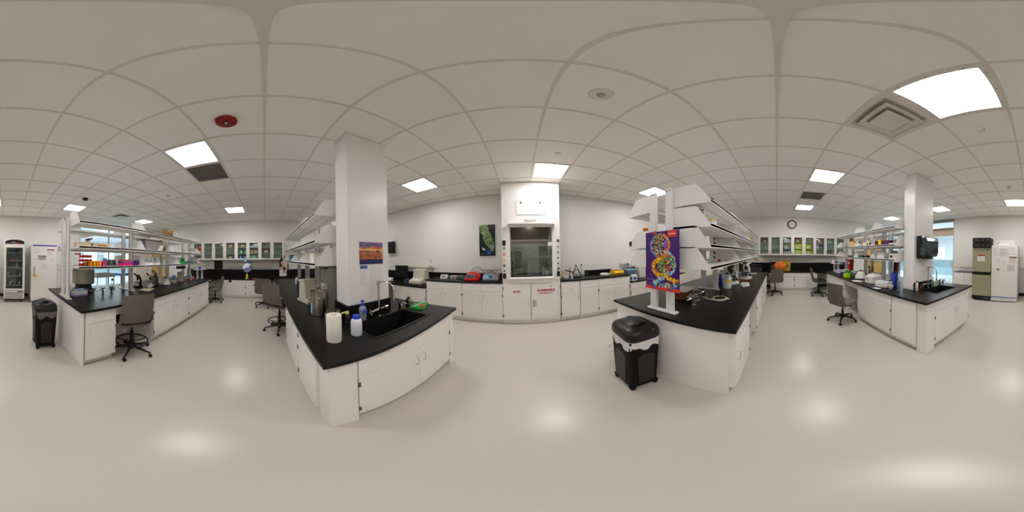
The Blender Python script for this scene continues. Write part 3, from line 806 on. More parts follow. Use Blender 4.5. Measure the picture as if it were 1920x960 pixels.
for (y, k, d, m, l, ld) in (
    (-1.31, 2, (.25, .26, .17), KRAFT, 'brown box on the top shelf of the cabinet left of the green boxes', None),
    (-1.31, 0, (.25, .30, .17), KRAFTD, 'dark brown box on the bottom shelf of the cabinet left of the green boxes', None),
    (-.84, 2, (.25, .28, .17), KRAFT, 'brown box on the top shelf directly above the green boxes', None),
    (-.90, 1, (.22, .15, .14), GREEN, 'green box on the middle shelf above the blue boxes', None),
    (-.73, 1, (.22, .12, .13), TEAL, 'teal box beside the green box on the middle shelf', None),
    (-.92, 0, (.22, .14, .16), BLUE, 'blue box on the bottom shelf of the cabinet over the balloon', None),
    (-.75, 0, (.22, .14, .15), BLUEG, 'grey-blue box right of the blue box on the bottom shelf', None),
    (-.41, 2, (.22, .30, .07), WHITEP, 'flat white box under another white box on the top shelf', None),
    (-.48, 1, (.25, .14, .15), KRAFT, 'left brown box of the pair on the middle shelf over the balloon', None),
    (-.33, 1, (.25, .14, .15), KRAFT, 'right brown box of the pair on the middle shelf over the balloon', None),
    (-.41, 0, (.24, .30, .16), mat('green_white_pack', (110, 190, 140), .6, var=.3, scale=20), 'green and white pack on the bottom shelf below the brown pair', None),
    (.06, 1, (.25, .28, .17), KRAFTD, 'brown box with a white sticker alone in the second last left cabinet', None)):
    cabbox(-6.27, y, zz[k], d, m, l, lid=ld)
YBOX = mat('yellow_box', (232, 226, 20), .5)
S3 = (2.155 - 1.385) / 3
zz = [1.385 + .02, 1.385 + S3 + .008, 1.385 + 2 * S3 + .008]
for (y, k, d, m, l, ld) in (
    (.49, 2, (.2, .15, .16), REDD, 'dark red box on the top shelf of the leftmost cabinet below the clock', None),
    (-.37, 2, (.22, .14, .13), WHITEP, 'left white box on the top shelf of the cabinet under the clock', None),
    (-.50, 2, (.22, .10, .15), OFFW, 'right white box on the top shelf of the cabinet under the clock', None),
    (-.38, 1, (.22, .16, .14), WHITEP, 'white box on the middle shelf below the two white boxes', None),
    (-.50, 0, (.22, .12, .14), WHITEP, 'white box right on the bottom shelf left of the yellow boxes', None),
    (-.36, 0, (.22, .12, .13), OFFW, 'white box left on the bottom shelf left of the yellow boxes', None),
    (-.86, 2, (.22, .22, .16), KRAFT, 'kraft box above the yellow boxes under the clock', None),
    (-.86, 1, (.25, .32, .20), YBOX, 'upper yellow box of the left yellow pair', BLACKP),
    (-.86, 0, (.25, .32, .20), YBOX, 'lower yellow box of the left yellow pair', BLACKP),
    (-1.29, 1, (.25, .24, .20), YBOX, 'upper yellow box of the right yellow pair', BLACKP),
    (-1.29, 0, (.25, .24, .18), YBOX, 'lower yellow box of the right yellow pair', BLACKP),
    (-1.77, 2, (.22, .2, .18), mat('coral_box', (226, 110, 100), .5), 'coral red box on the top shelf right of the yellow boxes', None),
    (-1.72, 1, (.2, .10, .14), WHITEP, 'small white box beside the dark blue box', None),
    (-1.84, 1, (.2, .12, .16), mat('navy', (30, 50, 100), .5), 'dark blue box on the middle shelf below the coral box', None),
    (-2.2, 2, (.2, .16, .12), WHITEP, 'white box on the top shelf of the partly hidden right cabinet', None),
    (-2.2, 0, (.2, .22, .14), KRAFTD, 'brown box on the bottom shelf of the partly hidden right cabinet', None)):
    cabbox(6.73, y, zz[k], d, m, l, lid=None if ld is None else YBOX)
# wall raceways
def raceway(x0, x1, y0, y1, z, label): 
    return solo('cable_raceway', B().box(x0, x1, y0, y1, z - .035, z + .035), mat('raceway_cream', (214, 208, 188), .45), label, 'raceway', bevel=.006)
raceway(-3.25, -2.25, YF - .05, YF, 1.20, 'cream power raceway on the wall above the beige analyser')
raceway(2.72, 3.35, YF - .05, YF, 1.18, 'cream power raceway on the wall right of the yellow scale')
raceway(XL, XL + .045, -1.55, .30, 1.17, 'pale power raceway under the cabinets with cardboard boxes')
raceway(XR - .045, XR, -1.65, .55, 1.2, 'pale power raceway under the cabinets below the clock')
def outlet(x, y, z, rz, label):
    t = thing('wall_outlet', label, 'outlet', (x, y, z), rz)
    mk('cover_plate', B().box(-.035, .035, -.008, 0, -.057, .057), OFFW, t, bevel=.003)
    mk('socket', B().box(-.016, .016, -.01, -.008, -.042, -.012).box(-.016, .016, -.01, -.008, .012, .042), GREYP, t, bevel=.001)
outlet(-2.41, YF, 1.35, 0, 'small white outlet on the wall above the raceway and beige analyser')
outlet(XR, -.65, 1.33, -PI / 2, 'small outlet under the wall cabinets below the clock')
outlet(XL, -.72, 1.34, PI / 2, 'small outlet under the cabinets over the balloon')
outlet(XA + .4, YB, 1.3, PI, 'small outlet plate on the back wall behind the slotted posts')
# clock
t = thing('wall_clock', 'round black-rimmed clock on the wall above the glass cabinets', 'clock', (XR, -.64, 2.70), -PI / 2)
mk('rim', B().lathe([(.185, 0), (.188, -.04), (.165, -.05), (.15, -.03), (.15, -.006), (.0, -.006)][:5], n=40, ax='y'), BLACKP, t)
mk('face', B().cyl((0, -.014, 0), .155, .006, 40, ax='y'), WHITEP, t)
b = B()
for k in range(12):
    a = k * PI / 6; c_, s_ = math.sin(a), math.cos(a)
    b.prism([(c_ * .125 - s_ * .005, s_ * .125 + c_ * .005), (c_ * .125 + s_ * .005, s_ * .125 - c_ * .005), (c_ * .145 + s_ * .005, s_ * .145 - c_ * .005), (c_ * .145 - s_ * .005, s_ * .145 + c_ * .005)], -.017, -.0145, 'y')
mk('hour_mark', b, INK, t)
for nm, a, L_, w_ in (('hour_hand', R(-80), .075, .008), ('minute_hand', R(95), .115, .006)):
    s_, c_ = math.sin(a), math.cos(a)
    mk(nm, B().prism([(-c_ * w_, s_ * w_), (c_ * w_, -s_ * w_), (s_ * L_ + c_ * w_ / 2, c_ * L_ - s_ * w_ / 2), (s_ * L_ - c_ * w_ / 2, c_ * L_ + s_ * w_ / 2)], -.021, -.018, 'y'), INK, t)

# ------------------------------------------------------------------ chairs (sitter faces +y)
def chair(label, loc, rz, seat=.58, ring=False, back=TAUPE, arms=False):
    t = thing('drafting_chair' if ring else 'task_chair', label, 'chair', loc, rz)
    # five-star base
    for k in range(5):
        a = 2 * PI * k / 5 + .3; c, s = math.cos(a), math.sin(a)
        prof = []
        b = B()
        b.tube([(.03 * c, .03 * s, .12), (.14 * c, .14 * s, .105), (.30 * c, .30 * s, .075)], [.026, .021, .014], 8)
        b.tube([(.29 * c, .29 * s, .085), (.30 * c, .30 * s, .05)], .009, 8)
        lg = mk('leg', b, BLACKP, t)
        w = B().lathe([(.012, -.022), (.026, -.02), (.027, -.006), (.02, 0), (.027, .006), (.026, .02), (.012, .022)], (0, 0, 0), 14, ax='x')
        mk('caster', w, BLACKP, t, loc=(.30 * c, .30 * s, .027), rz=a + .7)
    mk('hub', B().lathe([(.035, .07), (.045, .09), (.045, .14), (.03, .16)], n=16), BLACKP, t)
    mk('gas_lift', B().lathe([(.027, .15), (.027, seat - .2), (.017, seat - .195), (.017, seat - .07)], n=14), BLACKP, t)
    if ring:
        zr = .22; b = B()
        b.tube([(.225 * math.cos(2 * PI * k / 28), .225 * math.sin(2 * PI * k / 28), zr) for k in range(28)], .011, 8, closed=True)
        for k in range(5):
            a = 2 * PI * k / 5; b.tube([(.03 * math.cos(a), .03 * math.sin(a), zr - .03), (.22 * math.cos(a), .22 * math.sin(a), zr)], .008, 6)
        b.lathe([(.036, zr - .05), (.036, zr + .01)], n=14)
        mk('foot_ring', b, BLACKP, t)
    b = B().rbox(0, 0, .20, .24, seat - .075, seat - .045, .03)
    b.tube([(.08, -.02, seat - .06), (.2, -.04, seat - .055), (.26, -.04, seat - .05)], [.006, .006, .012], 7)
    mk('mechanism', b, BLACKP, t)
    # seat: rounded shell + cushion
    mk('seat_shell', B().rbox(0, .0, .44, .42, seat - .05, seat - .02, .08, t=-.012), TAUPE, t, bevel=.006)
    mk('seat_cushion', B().rbox(0, .01, .46, .44, seat - .02, seat + .02, .09, t=.015), BLACKP if ring else mat('taupe_seat', (120, 112, 104), .7), t, bevel=.008)
    # backrest: curved panel
    vs = []; fs = []; nu, nv = 12, 10
    for side in (0, 1):
        for j in range(nv + 1):
            for i in range(nu + 1):
                u = -1 + 2 * i / nu; v = j / nv
                wd = .205 + .018 * v - .02 * max(0, v - .9) * 10 * .4
                x = u * wd
                y = -.225 + .055 * u * u - .07 * v - .02 * math.sin(v * PI)
                z = seat + .02 + v * .41 - (.012 * u * u if v > .95 else 0)
                vs.append((x, y - (.016 if side else 0), z))
    K = (nu + 1) * (nv + 1)
    for j in range(nv):
        for i in range(nu):
            q = j * (nu + 1) + i
            fs.append((q, q + nu + 1, q + nu + 2, q + 1)); fs.append((K + q, K + q + 1, K + q + nu + 2, K + q + nu + 1))
    for i in range(nu):
        fs.append((i, i + 1, K + i + 1, K + i)); q = nv * (nu + 1) + i; fs.append((q, K + q, K + q + 1, q + 1))
    for j in range(nv):
        q = j * (nu + 1); fs.append((q, K + q, K + q + nu + 1, q + nu + 1)); q += nu; fs.append((q, q + nu + 1, K + q + nu + 1, K + q))
    mk('backrest', B().add(vs, fs, True), back, t)
    for s in (-1, 1):
        b = B().tube([(s * .17, -.05, seat - .04), (s * .215, -.13, seat - .03), (s * .222, -.195, seat + .03), (s * .222, -.215, seat + .16)], [.02, .022, .02, .012], 8)
        mk('back_support', b, TAUPE, t)
    if arms:
        for s in (-1, 1):
            mk('armrest', B().tube([(s * .2, 0, seat - .04), (s * .27, 0, seat - .02), (s * .275, .0, seat + .17), (s * .27, .0, seat + .19)], .012, 8).rbox(s * .27, .03, .07, .24, seat + .19, seat + .215, .03), BLACKP, t)
    return t
chair('taupe drafting chair with foot ring, beside the black bin with grey liner', (-1.60, -1.68, 0), PI - .42, .59, True)
chair('taupe task chair with black seat at the low desk past the red rack bench', (-5.35, -1.68, 0), PI + .1, .47, False)
chair('taupe drafting chair nearest to the sink bench with the steel jug, foot ring showing', (-3.18, .28, 0), .78, .60, True)
chair('taupe chair behind the nearer drafting chair, far along the calendar column bench', (-5.0, -.03, 0), PI / 2 - .2, .48, False, arms=True)
chair('taupe task chair seen from behind, pulled up to the towel dispenser bench', (3.14, -1.36, 0), PI + .42, .45, False)
chair('grey drafting stool with foot ring at the low desk near the clock wall', (5.45, -1.45, 0), PI - .1, .55, True, arms=True)
chair('chair mostly hidden by the poster bench, near the pumpkin', (5.72, .05, 0), -PI / 2 + .3, .5, False, arms=True)
chair('chair at the hood wall desk just right of the calendar column', (-3.55, 2.95, 0), 0.1, .47, False)
# ================================================================== FUME HOOD
FX0, FX1, FY = -.375, .805, 3.255
t = thing('fume_hood', 'tall white fume hood with glass sash, black switches and coloured gas knobs', 'fume hood', ((FX0 + FX1) / 2, FY, 0))
W2 = (FX1 - FX0) / 2; XC = (FX0 + FX1) / 2
b = B()
b.box(-W2, W2, .02, .66, .90, .985)                         # deck
b.box(-W2, -W2 + .15, 0, .66, .985, 2.20).box(W2 - .145, W2, 0, .66, .985, 2.20)   # side posts
b.box(-W2 + .15, W2 - .145, .0, .66, 2.12, 2.20)
b.box(-W2, W2, .62, .66, .985, 2.2)
mk('body', b, WHITE, t, bevel=.003)
mk('upper_enclosure', B().box(-W2 + .003, W2 - .003, .004, .66, 2.203, ZC - .004), WHITE, t, bevel=.003)
pn = mk('access_panel', B().box(-.29, .285, -.003, .004, 2.30, 2.60), WHITE, t, bevel=.001)
for x in (-.19, .19): mk('latch', B().box(x - .016, x + .016, -.014, -.003, 2.545, 2.58).cyl((x, -.016, 2.56), .009, .008, 10, ax='y'), GREYD, pn, bevel=.002)
mk('edge_shadow', B().box(-.294, .289, -.0012, .0035, 2.296, 2.3).box(-.294, .289, -.0012, .0035, 2.6, 2.604).box(-.294, -.29, -.0012, .0035, 2.3, 2.6).box(.285, .289, -.0012, .0035, 2.3, 2.6), GAP, pn)
mk('canopy_lip', B().prism([(-.0, 2.13), (-.075, 2.13), (-.075, 2.10), (0, 2.04)], -W2 + .13, W2 - .12, 'x'), WHITE, t, bevel=.002)
mk('airfoil_sill', B().prism([(.06, .985), (.0, .985), (-.035, 1.0), (-.035, 1.015), (0, 1.03), (.06, 1.03)], -W2 + .15, W2 - .145, 'x'), SHELFW, t, bevel=.003)
mk('header_light', B().box(-.12, .11, -.05, .0, 2.17, 2.215), OFFW, t, bevel=.01)
INT = mat('hood_liner', (176, 178, 164), .5, var=.03)
b = B().box(-W2 + .155, W2 - .15, .60, .618, .99, 1.75)
mk('rear_baffle', b, INT, t)
mk('upper_baffle', B().add([(-W2 + .155, .60, 1.75), (W2 - .15, .60, 1.75), (W2 - .15, .36, 2.118), (-W2 + .155, .36, 2.118), (-W2 + .155, .61, 1.75), (W2 - .15, .61, 1.75), (W2 - .15, .37, 2.118), (-W2 + .155, .37, 2.118)],
    [(0, 1, 2, 3), (4, 7, 6, 5), (0, 3, 7, 4), (1, 5, 6, 2), (0, 4, 5, 1), (3, 2, 6, 7)]), mat('hood_upper_liner', (120, 110, 102), .5), t)
mk('baffle_slot', B().box(-.30, .28, .596, .600, 1.02, 1.05), BLACKP, t)
for s in (-1, 1):
    x = -W2 + .155 if s < 0 else W2 - .15
    mk('side_liner', B().box(min(x, x - s * .006), max(x, x - s * .006), .06, .6, .99, 2.118), INT, t)
mk('work_surface', B().box(-W2 + .16, W2 - .155, .06, .6, .986, .998), BLACKTOP, t)
lp = mk('dome_lamp', B().lathe([(.07, 0), (.065, -.012), (.03, -.02)], (-.02, .30, 2.117), 20), mat('hood_lamp', (255, 250, 240), .4, emit=4), t)
sa = mk('sash', B().box(-W2 + .16, W2 - .155, .035, .041, 1.03, 1.77), HOODG, t)
mk('sash_bar', B().box(-W2 + .155, W2 - .15, .03, .05, 1.755, 1.79).box(-W2 + .155, W2 - .15, .032, .046, 1.43, 1.437), mat('sash_trim', (128, 124, 116), .35, metal=.6), sa, bevel=.002)
mk('sash_track', B().box(-W2 + .150, -W2 + .168, .02, .05, 1.03, 2.04).box(W2 - .163, W2 - .145, .02, .05, 1.03, 2.04), SHELFW, t, bevel=.001)
mk('pull_cord', B().tube([(W2 - .19, .05, 2.08), (W2 - .235, .06, 1.8)], .005, 6).tube([(-W2 + .19, .05, 2.08), (-W2 + .195, .06, 1.8)], .004, 6), BLACKP, t)
mk('sash_label', B().box(W2 - .245, W2 - .165, .0335, .035, 1.66, 1.74), WHITEP, t)
# controls on the posts
lx, rx = -W2 + .045, W2 - .045
mk('switch_plate', B().box(lx - .032, lx + .032, -.008, 0, 1.675, 1.78), BLACKP, t, bevel=.002)
mk('outlet_plate', B().box(lx - .032, lx + .032, -.008, 0, 1.01, 1.115), BLACKP, t, bevel=.002)
mk('outlet_plate', B().box(rx - .032, rx + .032, -.008, 0, 1.03, 1.135), BLACKP, t, bevel=.002)
mk('monitor_display', B().box(rx - .026, rx + .026, -.012, 0, 1.735, 1.79), GREYD, t, bevel=.003)
mk('rating_label', B().box(lx - .03, lx + .03, -.002, 0, 1.82, 2.08), WHITEP, t)
b = B()
for k in range(12): b.box(lx - .026, lx + .024 - (k % 3) * .008, -.003, -.002, 1.83 + k * .02, 1.834 + k * .02)
mk('label_print', b, INKG, t)
for z in (1.62, 1.165): mk('plug_button', B().cyl((lx, -.014, z), .017, .016, 18, ax='y'), INK, t)
for z in (1.635, 1.525, 1.41, 1.295): mk('plug_button', B().cyl((rx, -.014, z), .016, .016, 18, ax='y'), INK, t)
def knob(x, z, m, n=4):
    b = B()
    for k in range(n):
        a = PI / 2 + 2 * PI * k / n
        b.tube([(x, -.03, z), (x + .034 * math.cos(a), -.032, z + .034 * math.sin(a))], [.011, .006], 7)
    b.cyl((x, -.04, z), .013, .04, 14, ax='y')
    mk('gas_knob', b, m, t)
knob(lx, 1.5, mat('coral_knob', (214, 120, 90), .45)); knob(lx, 1.385, mat('yellow_knob', (220, 196, 90), .45), 3); knob(lx, 1.275, mat('navy_knob', (46, 44, 90), .4)); knob(rx, 1.19, mat('green_knob', (30, 70, 50), .4))
for z, m in ((1.5, mat('coral_knob', (0, 0, 0))), (1.385, mat('yellow_knob', (0, 0, 0)))):
    mk('service_outlet', B().tube([(-W2 + .16, .2, z + .03), (-W2 + .21, .2, z + .03), (-W2 + .215, .2, z - .01)], .009, 8).cyl((-W2 + .165, .2, z + .0), .018, .015, 12, ax='x'), m, t)
mk('service_rod', B().tube([(-W2 + .20, .16, 1.12), (-W2 + .20, .16, 1.35)], .006, 8).cyl((-W2 + .2, .16, 1.3), .013, .02, 10), BLACKP, t)
mk('gooseneck', B().tube([(.40, .42, 1.0), (.40, .42, 1.2)] + [(.33 + .07 * math.cos(a), .42, 1.2 + .08 * math.sin(a)) for a in [PI * k / 10 for k in range(1, 10)]] + [(.26, .42, 1.2), (.258, .42, 1.13)], .009, 10).lathe([(.03, .998), (.028, 1.03), (.014, 1.04)], (.40, .42, 0)), BLACKP, t)
solo('white_tub', B().lathe([(.05, 0), (.062, .12), (.066, .122), (.066, .13), (.05, .125)], n=24), OFFW, 'small white tub on the deck of the fume hood below the black gooseneck', 'tub', (XC + .36, FY + .24, 1.0))
# base cabinets of the hood
def hoodcab(x0, x1, label, hg):
    c = thing('hood_base_cabinet', label, 'cabinet', ((x0 + x1) / 2, FY, 0))
    h = (x1 - x0) / 2
    mk('body', B().box(-h, h, .02, .62, .1, .898).box(-h, h, .07, .6, 0, .1), WHITE, c, bevel=.001)
    d = mk('door', B().box(-h + .01, h - .01, -.004, .02, .115, .885), WHITE, c, bevel=.0015)
    for z in (.2, .8): mk('hinge', B().box(hg * (h - .012) - .006, hg * (h - .012) + .006, -.01, -.003, z - .03, z + .03), HINGE, d, bevel=.002)
    return c, d, h
c, d, h = hoodcab(FX0 + .002, .188, 'white hood cabinet marked ACID in red letters', -1)
text('lettering', 'ACID', .062, REDINK, d, (0, -.005, .735), bold=.002)
mk('handle', handle_bm(h - .05, .50), HANDLE, d)
c, d, h = hoodcab(.192, FX1 - .002, 'white hood cabinet marked FLAMMABLE KEEP FIRE AWAY in red letters', 1)
text('lettering', 'FLAMMABLE', .066, REDINK, d, (-.0, -.005, .75), bold=.003)
text('lettering', 'KEEP FIRE AWAY', .036, REDINK, d, (-.0, -.005, .69), bold=.0015)
mk('lock_plate', B().box(-h + .035, -h + .06, -.012, -.003, .40, .56), STEEL, d, bevel=.002)
mk('handle', B().tube([(-h + .09, -.004, .42), (-h + .09, -.03, .43), (-h + .09, -.03, .53), (-h + .09, -.004, .54)], .007, 8), STEEL, d)
mk('inner_frame', B().box(-h + .06, h - .06, -.0055, -.0035, .86, .862).box(h - .062, h - .06, -.0055, -.0035, .15, .86).box(-h + .06, h - .06, -.0055, -.0035, .15, .152), INKG, d)
mk('vent_cap', B().cyl((.1, -.01, .83), .012, .01, 12, ax='y'), HINGE, d)

# ================================================================== POSTER, CALENDAR, MAP
def disc(b, x, z, r, y, m, n=9, ph=0, sq=1.0, rot=0):
    vs = []
    for k in range(n):
        a = 2 * PI * k / n + ph; u = r * math.cos(a); v = r * sq * math.sin(a)
        vs.append((x + u * math.cos(rot) - v * math.sin(rot), y, z + u * math.sin(rot) + v * math.cos(rot)))
    b.add(vs, [tuple(range(n))], m=m)
PW, PH = .44, .60
t = thing('poster', 'purple poster with a colourful spiral of fruits and flowers on the shelving posts', 'poster', (1.245, 1.065, 1.10), -PI / 2)
# local: x right (world -y), front faces -y local (world -x)
mk('sheet', B().box(-PW / 2, PW / 2, -.0015, 0, .03, PH), mat('poster_purple', (70, 24, 112), .25, var=.25, scale=7), t)
cols = [mat('p%d' % k, c, .3, var=.25, scale=60) for k, c in enumerate(((70, 150, 50), (150, 190, 40), (240, 190, 20), (235, 120, 20), (215, 40, 40), (160, 80, 190), (150, 200, 220), (225, 200, 150), (30, 100, 60), (110, 60, 30), (40, 90, 190)))]
for k, nm in enumerate(('leaf_green', 'lime_print', 'lemon_print', 'orange_print', 'red_print', 'violet_print', 'ice_print', 'peach_print', 'forest_print', 'brown_print', 'cobalt_print')): cols[k].name = 'poster_' + nm
b = B(); y = -.002; rg = random.Random(4)
def leaf(x, z, L_, a, m):
    global y
    y -= .000004; n = 8; vs = []
    for k in range(n + 1):
        u = k / n; vs.append((u * L_, math.sin(u * PI) * L_ * .2))
    for k in range(1, n): u = 1 - k / n; vs.append((u * L_, -math.sin(u * PI) * L_ * .2))
    b.add([(x + p[0] * math.cos(a) - p[1] * math.sin(a), y, z + p[0] * math.sin(a) + p[1] * math.cos(a)) for p in vs], [tuple(range(len(vs)))], m=m)
# two lobes filled with plants and fruit
for (cx, cz, rx_, rz_, pal) in ((-.015, .455, .115, .115, (0, 1, 0, 8, 2, 4, 3, 6)), (.055, .275, .105, .10, (0, 8, 0, 1, 4, 2, 6, 3))):
    for k in range(190):
        a = rg.uniform(0, 2 * PI); q = math.sqrt(rg.random()); x, z = cx + rx_ * q * math.cos(a), cz + rz_ * q * math.sin(a)
        y -= .000004
        if rg.random() < .5: leaf(x, z, rg.uniform(.015, .04), rg.uniform(0, 2 * PI), pal[rg.randrange(len(pal))])
        else: disc(b, x, z, rg.uniform(.004, .013), y, pal[rg.randrange(len(pal))], 8, rg.random())
# strands: swirling ribbons around the lobes
def strand(pts, w0, w1, pal, dens=90):
    global y
    for k in range(dens * (len(pts) - 1)):
        u = k / (dens * (len(pts) - 1)) * (len(pts) - 1); i = min(int(u), len(pts) - 2); f = u - i
        p = [pts[i][j] * (1 - f) + pts[i + 1][j] * f for j in (0, 1)]
        w = w0 + (w1 - w0) * k / (dens * (len(pts) - 1)); y -= .000004
        disc(b, p[0] + rg.uniform(-w, w) * .6, p[1] + rg.uniform(-w, w) * .6, rg.uniform(.35, .7) * w, y, pal[rg.randrange(len(pal))], 7, rg.random(), rg.uniform(.5, 1), rg.uniform(0, 3))
def arc(cx, cz, r1, r2, a0, a1, n=14): return [(cx + r1 * math.cos(R(a0 + (a1 - a0) * k / n)), cz + r2 * math.sin(R(a0 + (a1 - a0) * k / n))) for k in range(n + 1)]
strand(arc(-.015, .455, .125, .12, 80, 250), .008, .012, (6, 6, 10, 0), 10)
strand(arc(-.015, .455, .115, .115, 70, -80), .016, .024, (4, 3, 2, 3, 7, 5), 12)
strand([(.06, .36), (.0, .33), (-.06, .30), (-.10, .27), (-.11, .22), (-.07, .175), (-.01, .145), (.05, .13)], .020, .030, (2, 2, 3, 9, 3, 2), 24)
strand(arc(.055, .275, .12, .115, 95, -60), .012, .018, (6, 7, 0, 6, 10), 10)
strand([(.12, .19), (.06, .16), (.0, .12), (-.06, .08), (-.10, .05)], .020, .034, (6, 6, 10, 7, 6), 24)
strand([(.02, .17), (.08, .14), (.14, .12), (.20, .10)], .022, .030, (3, 2, 9, 2, 2), 24)
strand([(-.04, .05), (.05, .06), (.12, .055), (.2, .06)], .026, .034, (10, 8, 10, 6, 3), 26)
for (x, z, m) in ((.06, .475, 5), (.05, .455, 5), (.075, .46, 5), (-.08, .59, 4)):
    for k in range(7): leaf(x, z, .028, k * .9, m)
mk('printed_spiral', b, cols, t)
mk('bottom_strip', B().box(-PW / 2 - .004, PW / 2 + .004, -.006, .002, 0, .032), mat('poster_red_strip', (222, 48, 44), .35), t, bevel=.001)
mk('red_label', B().box(.085, .195, -.0055, -.003, .535, .595), mat('poster_red_label', (226, 52, 38), .35), t)
bb = B()
for k in range(7): bb.box(.102 + k * .011, .110 + k * .011, -.0062, -.0055, .560, .570)
mk('label_print', bb, WHITEP, t)
bb = B()
for k, L_ in enumerate((.10, .085)): bb.box(-.2, -.2 + L_, -.0025, -.0015, .10 - k * .045, .104 - k * .045)
mk('caption_print', bb, LILAC, t)
mk('mounting_clip', B().box(-.12, -.09, -.008, .03, .012, .03).box(.09, .12, -.008, .03, .012, .03), PURPLE, t, bevel=.002)
for k, (yy_, zz_) in enumerate(((1.005, 1.21), (1.225, 1.21), (1.005, 1.63), (1.225, 1.63))):
    solo('poster_clip', B().box(1.2465, 1.2885, yy_ - .015, yy_ + .015, zz_ - .01, zz_ + .01), SHELFW, 'white clip holding the purple poster off its post', 'clip', group='clips behind the purple poster')


t = thing('wall_calendar', 'wall calendar with a sunset pier picture hanging on the white column', 'calendar', (-1.4095, 1.085, 1.175), PI / 2)
# local x -> world +y ; front (-y local) faces world +x
mk('page', B().box(-.155, .155, -.002, 0, 0, .235), WHITEP, t)
mk('picture', B().box(-.16, .16, -.003, 0, .24, .475), mat('sunset_sky', (196, 120, 78), .5, var=.5, scale=9), t)
sub = kids(t)[-1]
b = B().box(-.16, .16, -.0034, -.003, .24, .29); mk('sea', b, mat('sunset_sea', (44, 40, 96), .4, var=.4, scale=30), sub)
mk('wet_sand', B().box(-.16, .16, -.0034, -.003, .29, .345), mat('sunset_sand', (170, 96, 60), .5, var=.35, scale=30), sub)
mk('clouds', B().prism([(-.16, .475), (.16, .475), (.16, .43), (.1, .42), (.03, .44), (-.04, .415), (-.1, .43), (-.16, .41)], -.0034, -.003, 'y'), mat('sunset_cloud', (120, 84, 150), .5, var=.4, scale=25), sub)
mk('glow', B().prism([(-.16, .385), (.16, .385), (.16, .40), (-.16, .40)], -.0035, -.003, 'y'), mat('sunset_glow', (245, 190, 90), .5, var=.1), sub)
b = B().box(-.16, .12, -.0042, -.0035, .372, .378)
for k in range(15): b.box(-.155 + k * .019, -.151 + k * .019, -.0042, -.0035, .335, .375)
b.box(.07, .10, -.0042, -.0035, .375, .39)
mk('pier', b, INK, sub)
b = B()
for i in range(8): b.box(-.03 + i * .0255, -.0295 + i * .0255, -.0026, -.002, .02, .19)
for j in range(6): b.box(-.03, .149, -.0026, -.002, .02 + j * .034, .0206 + j * .034)
rg = random.Random(2)
for i in range(7):
    for j in range(5): b.box(-.026 + i * .0255, -.02 + i * .0255, -.0026, -.002, .045 + j * .034, .049 + j * .034)
for j in range(9): b.box(-.148, -.148 + rg.uniform(.05, .1), -.0026, -.002, .02 + j * .018, .022 + j * .018)
mk('date_grid', b, INKG, t)
mk('side_picture', B().box(-.15, -.06, -.0028, -.002, .19, .228), mat('calendar_photo', (70, 100, 170), .5, var=.4, scale=40), t)
mk('spiral_binding', B().tube([(-.155, -.003, .2375), (.155, -.003, .2375)], .0025, 6), GREYP, t)
mk('magnet', B().cyl((-.12, -.012, .45), .014, .01, 14, ax='y').cyl((-.03, -.012, .45), .010, .01, 14, ax='y').cyl((.12, -.012, .45), .009, .01, 14, ax='y'), GREEN, t)

# satellite map of a peninsula
t = thing('wall_map', 'dark framed satellite map of a green peninsula on the wall left of the hood', 'map', (-.805, YF, 1.86))
mk('mount', B().box(-.215, .215, -.022, -.002, -.40, .40), WHITEP, t)
mk('sea', B().box(-.2, .2, -.026, -.022, -.385, .385), mat('map_sea', (10, 12, 26), .3, var=.8, scale=7), t)
LAND = mat('map_land', (112, 132, 84), .4, var=.6, scale=18)
pen = [(-.2, .385), (.02, .385), (.035, .30), (.06, .22), (.10, .12), (.13, .02), (.155, -.06), (.17, -.15), (.165, -.22), (.14, -.27), (.11, -.285), (.085, -.25), (.05, -.20), (.0, -.14), (-.05, -.08),
       (-.085, -.02), (-.11, .05), (-.10, .10), (-.115, .14), (-.12, .17), (-.16, .20), (-.2, .19)]
mk('land', B().prism(pen, -.0275, -.026, 'y'), LAND, t)
b = B().prism([(-.165, .18), (-.06, .20), (-.03, .235), (-.05, .205), (-.12, .172)], -.0285, -.0275, 'y').prism([(-.14, -.17), (-.06, -.21), (-.07, -.25), (-.11, -.24)], -.0285, -.0265, 'y')
b.cyl((.145, .17, 0), .001, .001, 4)
mk('clouds', b, WHITEP, t)
b = B(); disc(b, .085, -.075, .028, -.0282, 0, 10); mk('lake', b, INK, t)
mk('coastal_shallows', B().prism([(-.05, -.20), (.05, -.24), (.12, -.30), (.06, -.36), (-.03, -.33)], -.0268, -.026, 'y').prism([(.16, -.02), (.185, -.10), (.19, -.2), (.15, -.3), (.175, -.2), (.172, -.1)], -.0282, -.026, 'y'), mat('map_shallow', (30, 70, 150), .4, var=.6, scale=20), t)
mk('title_print', B().box(.07, .17, -.0268, -.026, .335, .34).box(.07, .17, -.0268, -.026, .305, .31).box(-.18, -.08, -.0268, -.026, -.345, -.34), INKG, t)

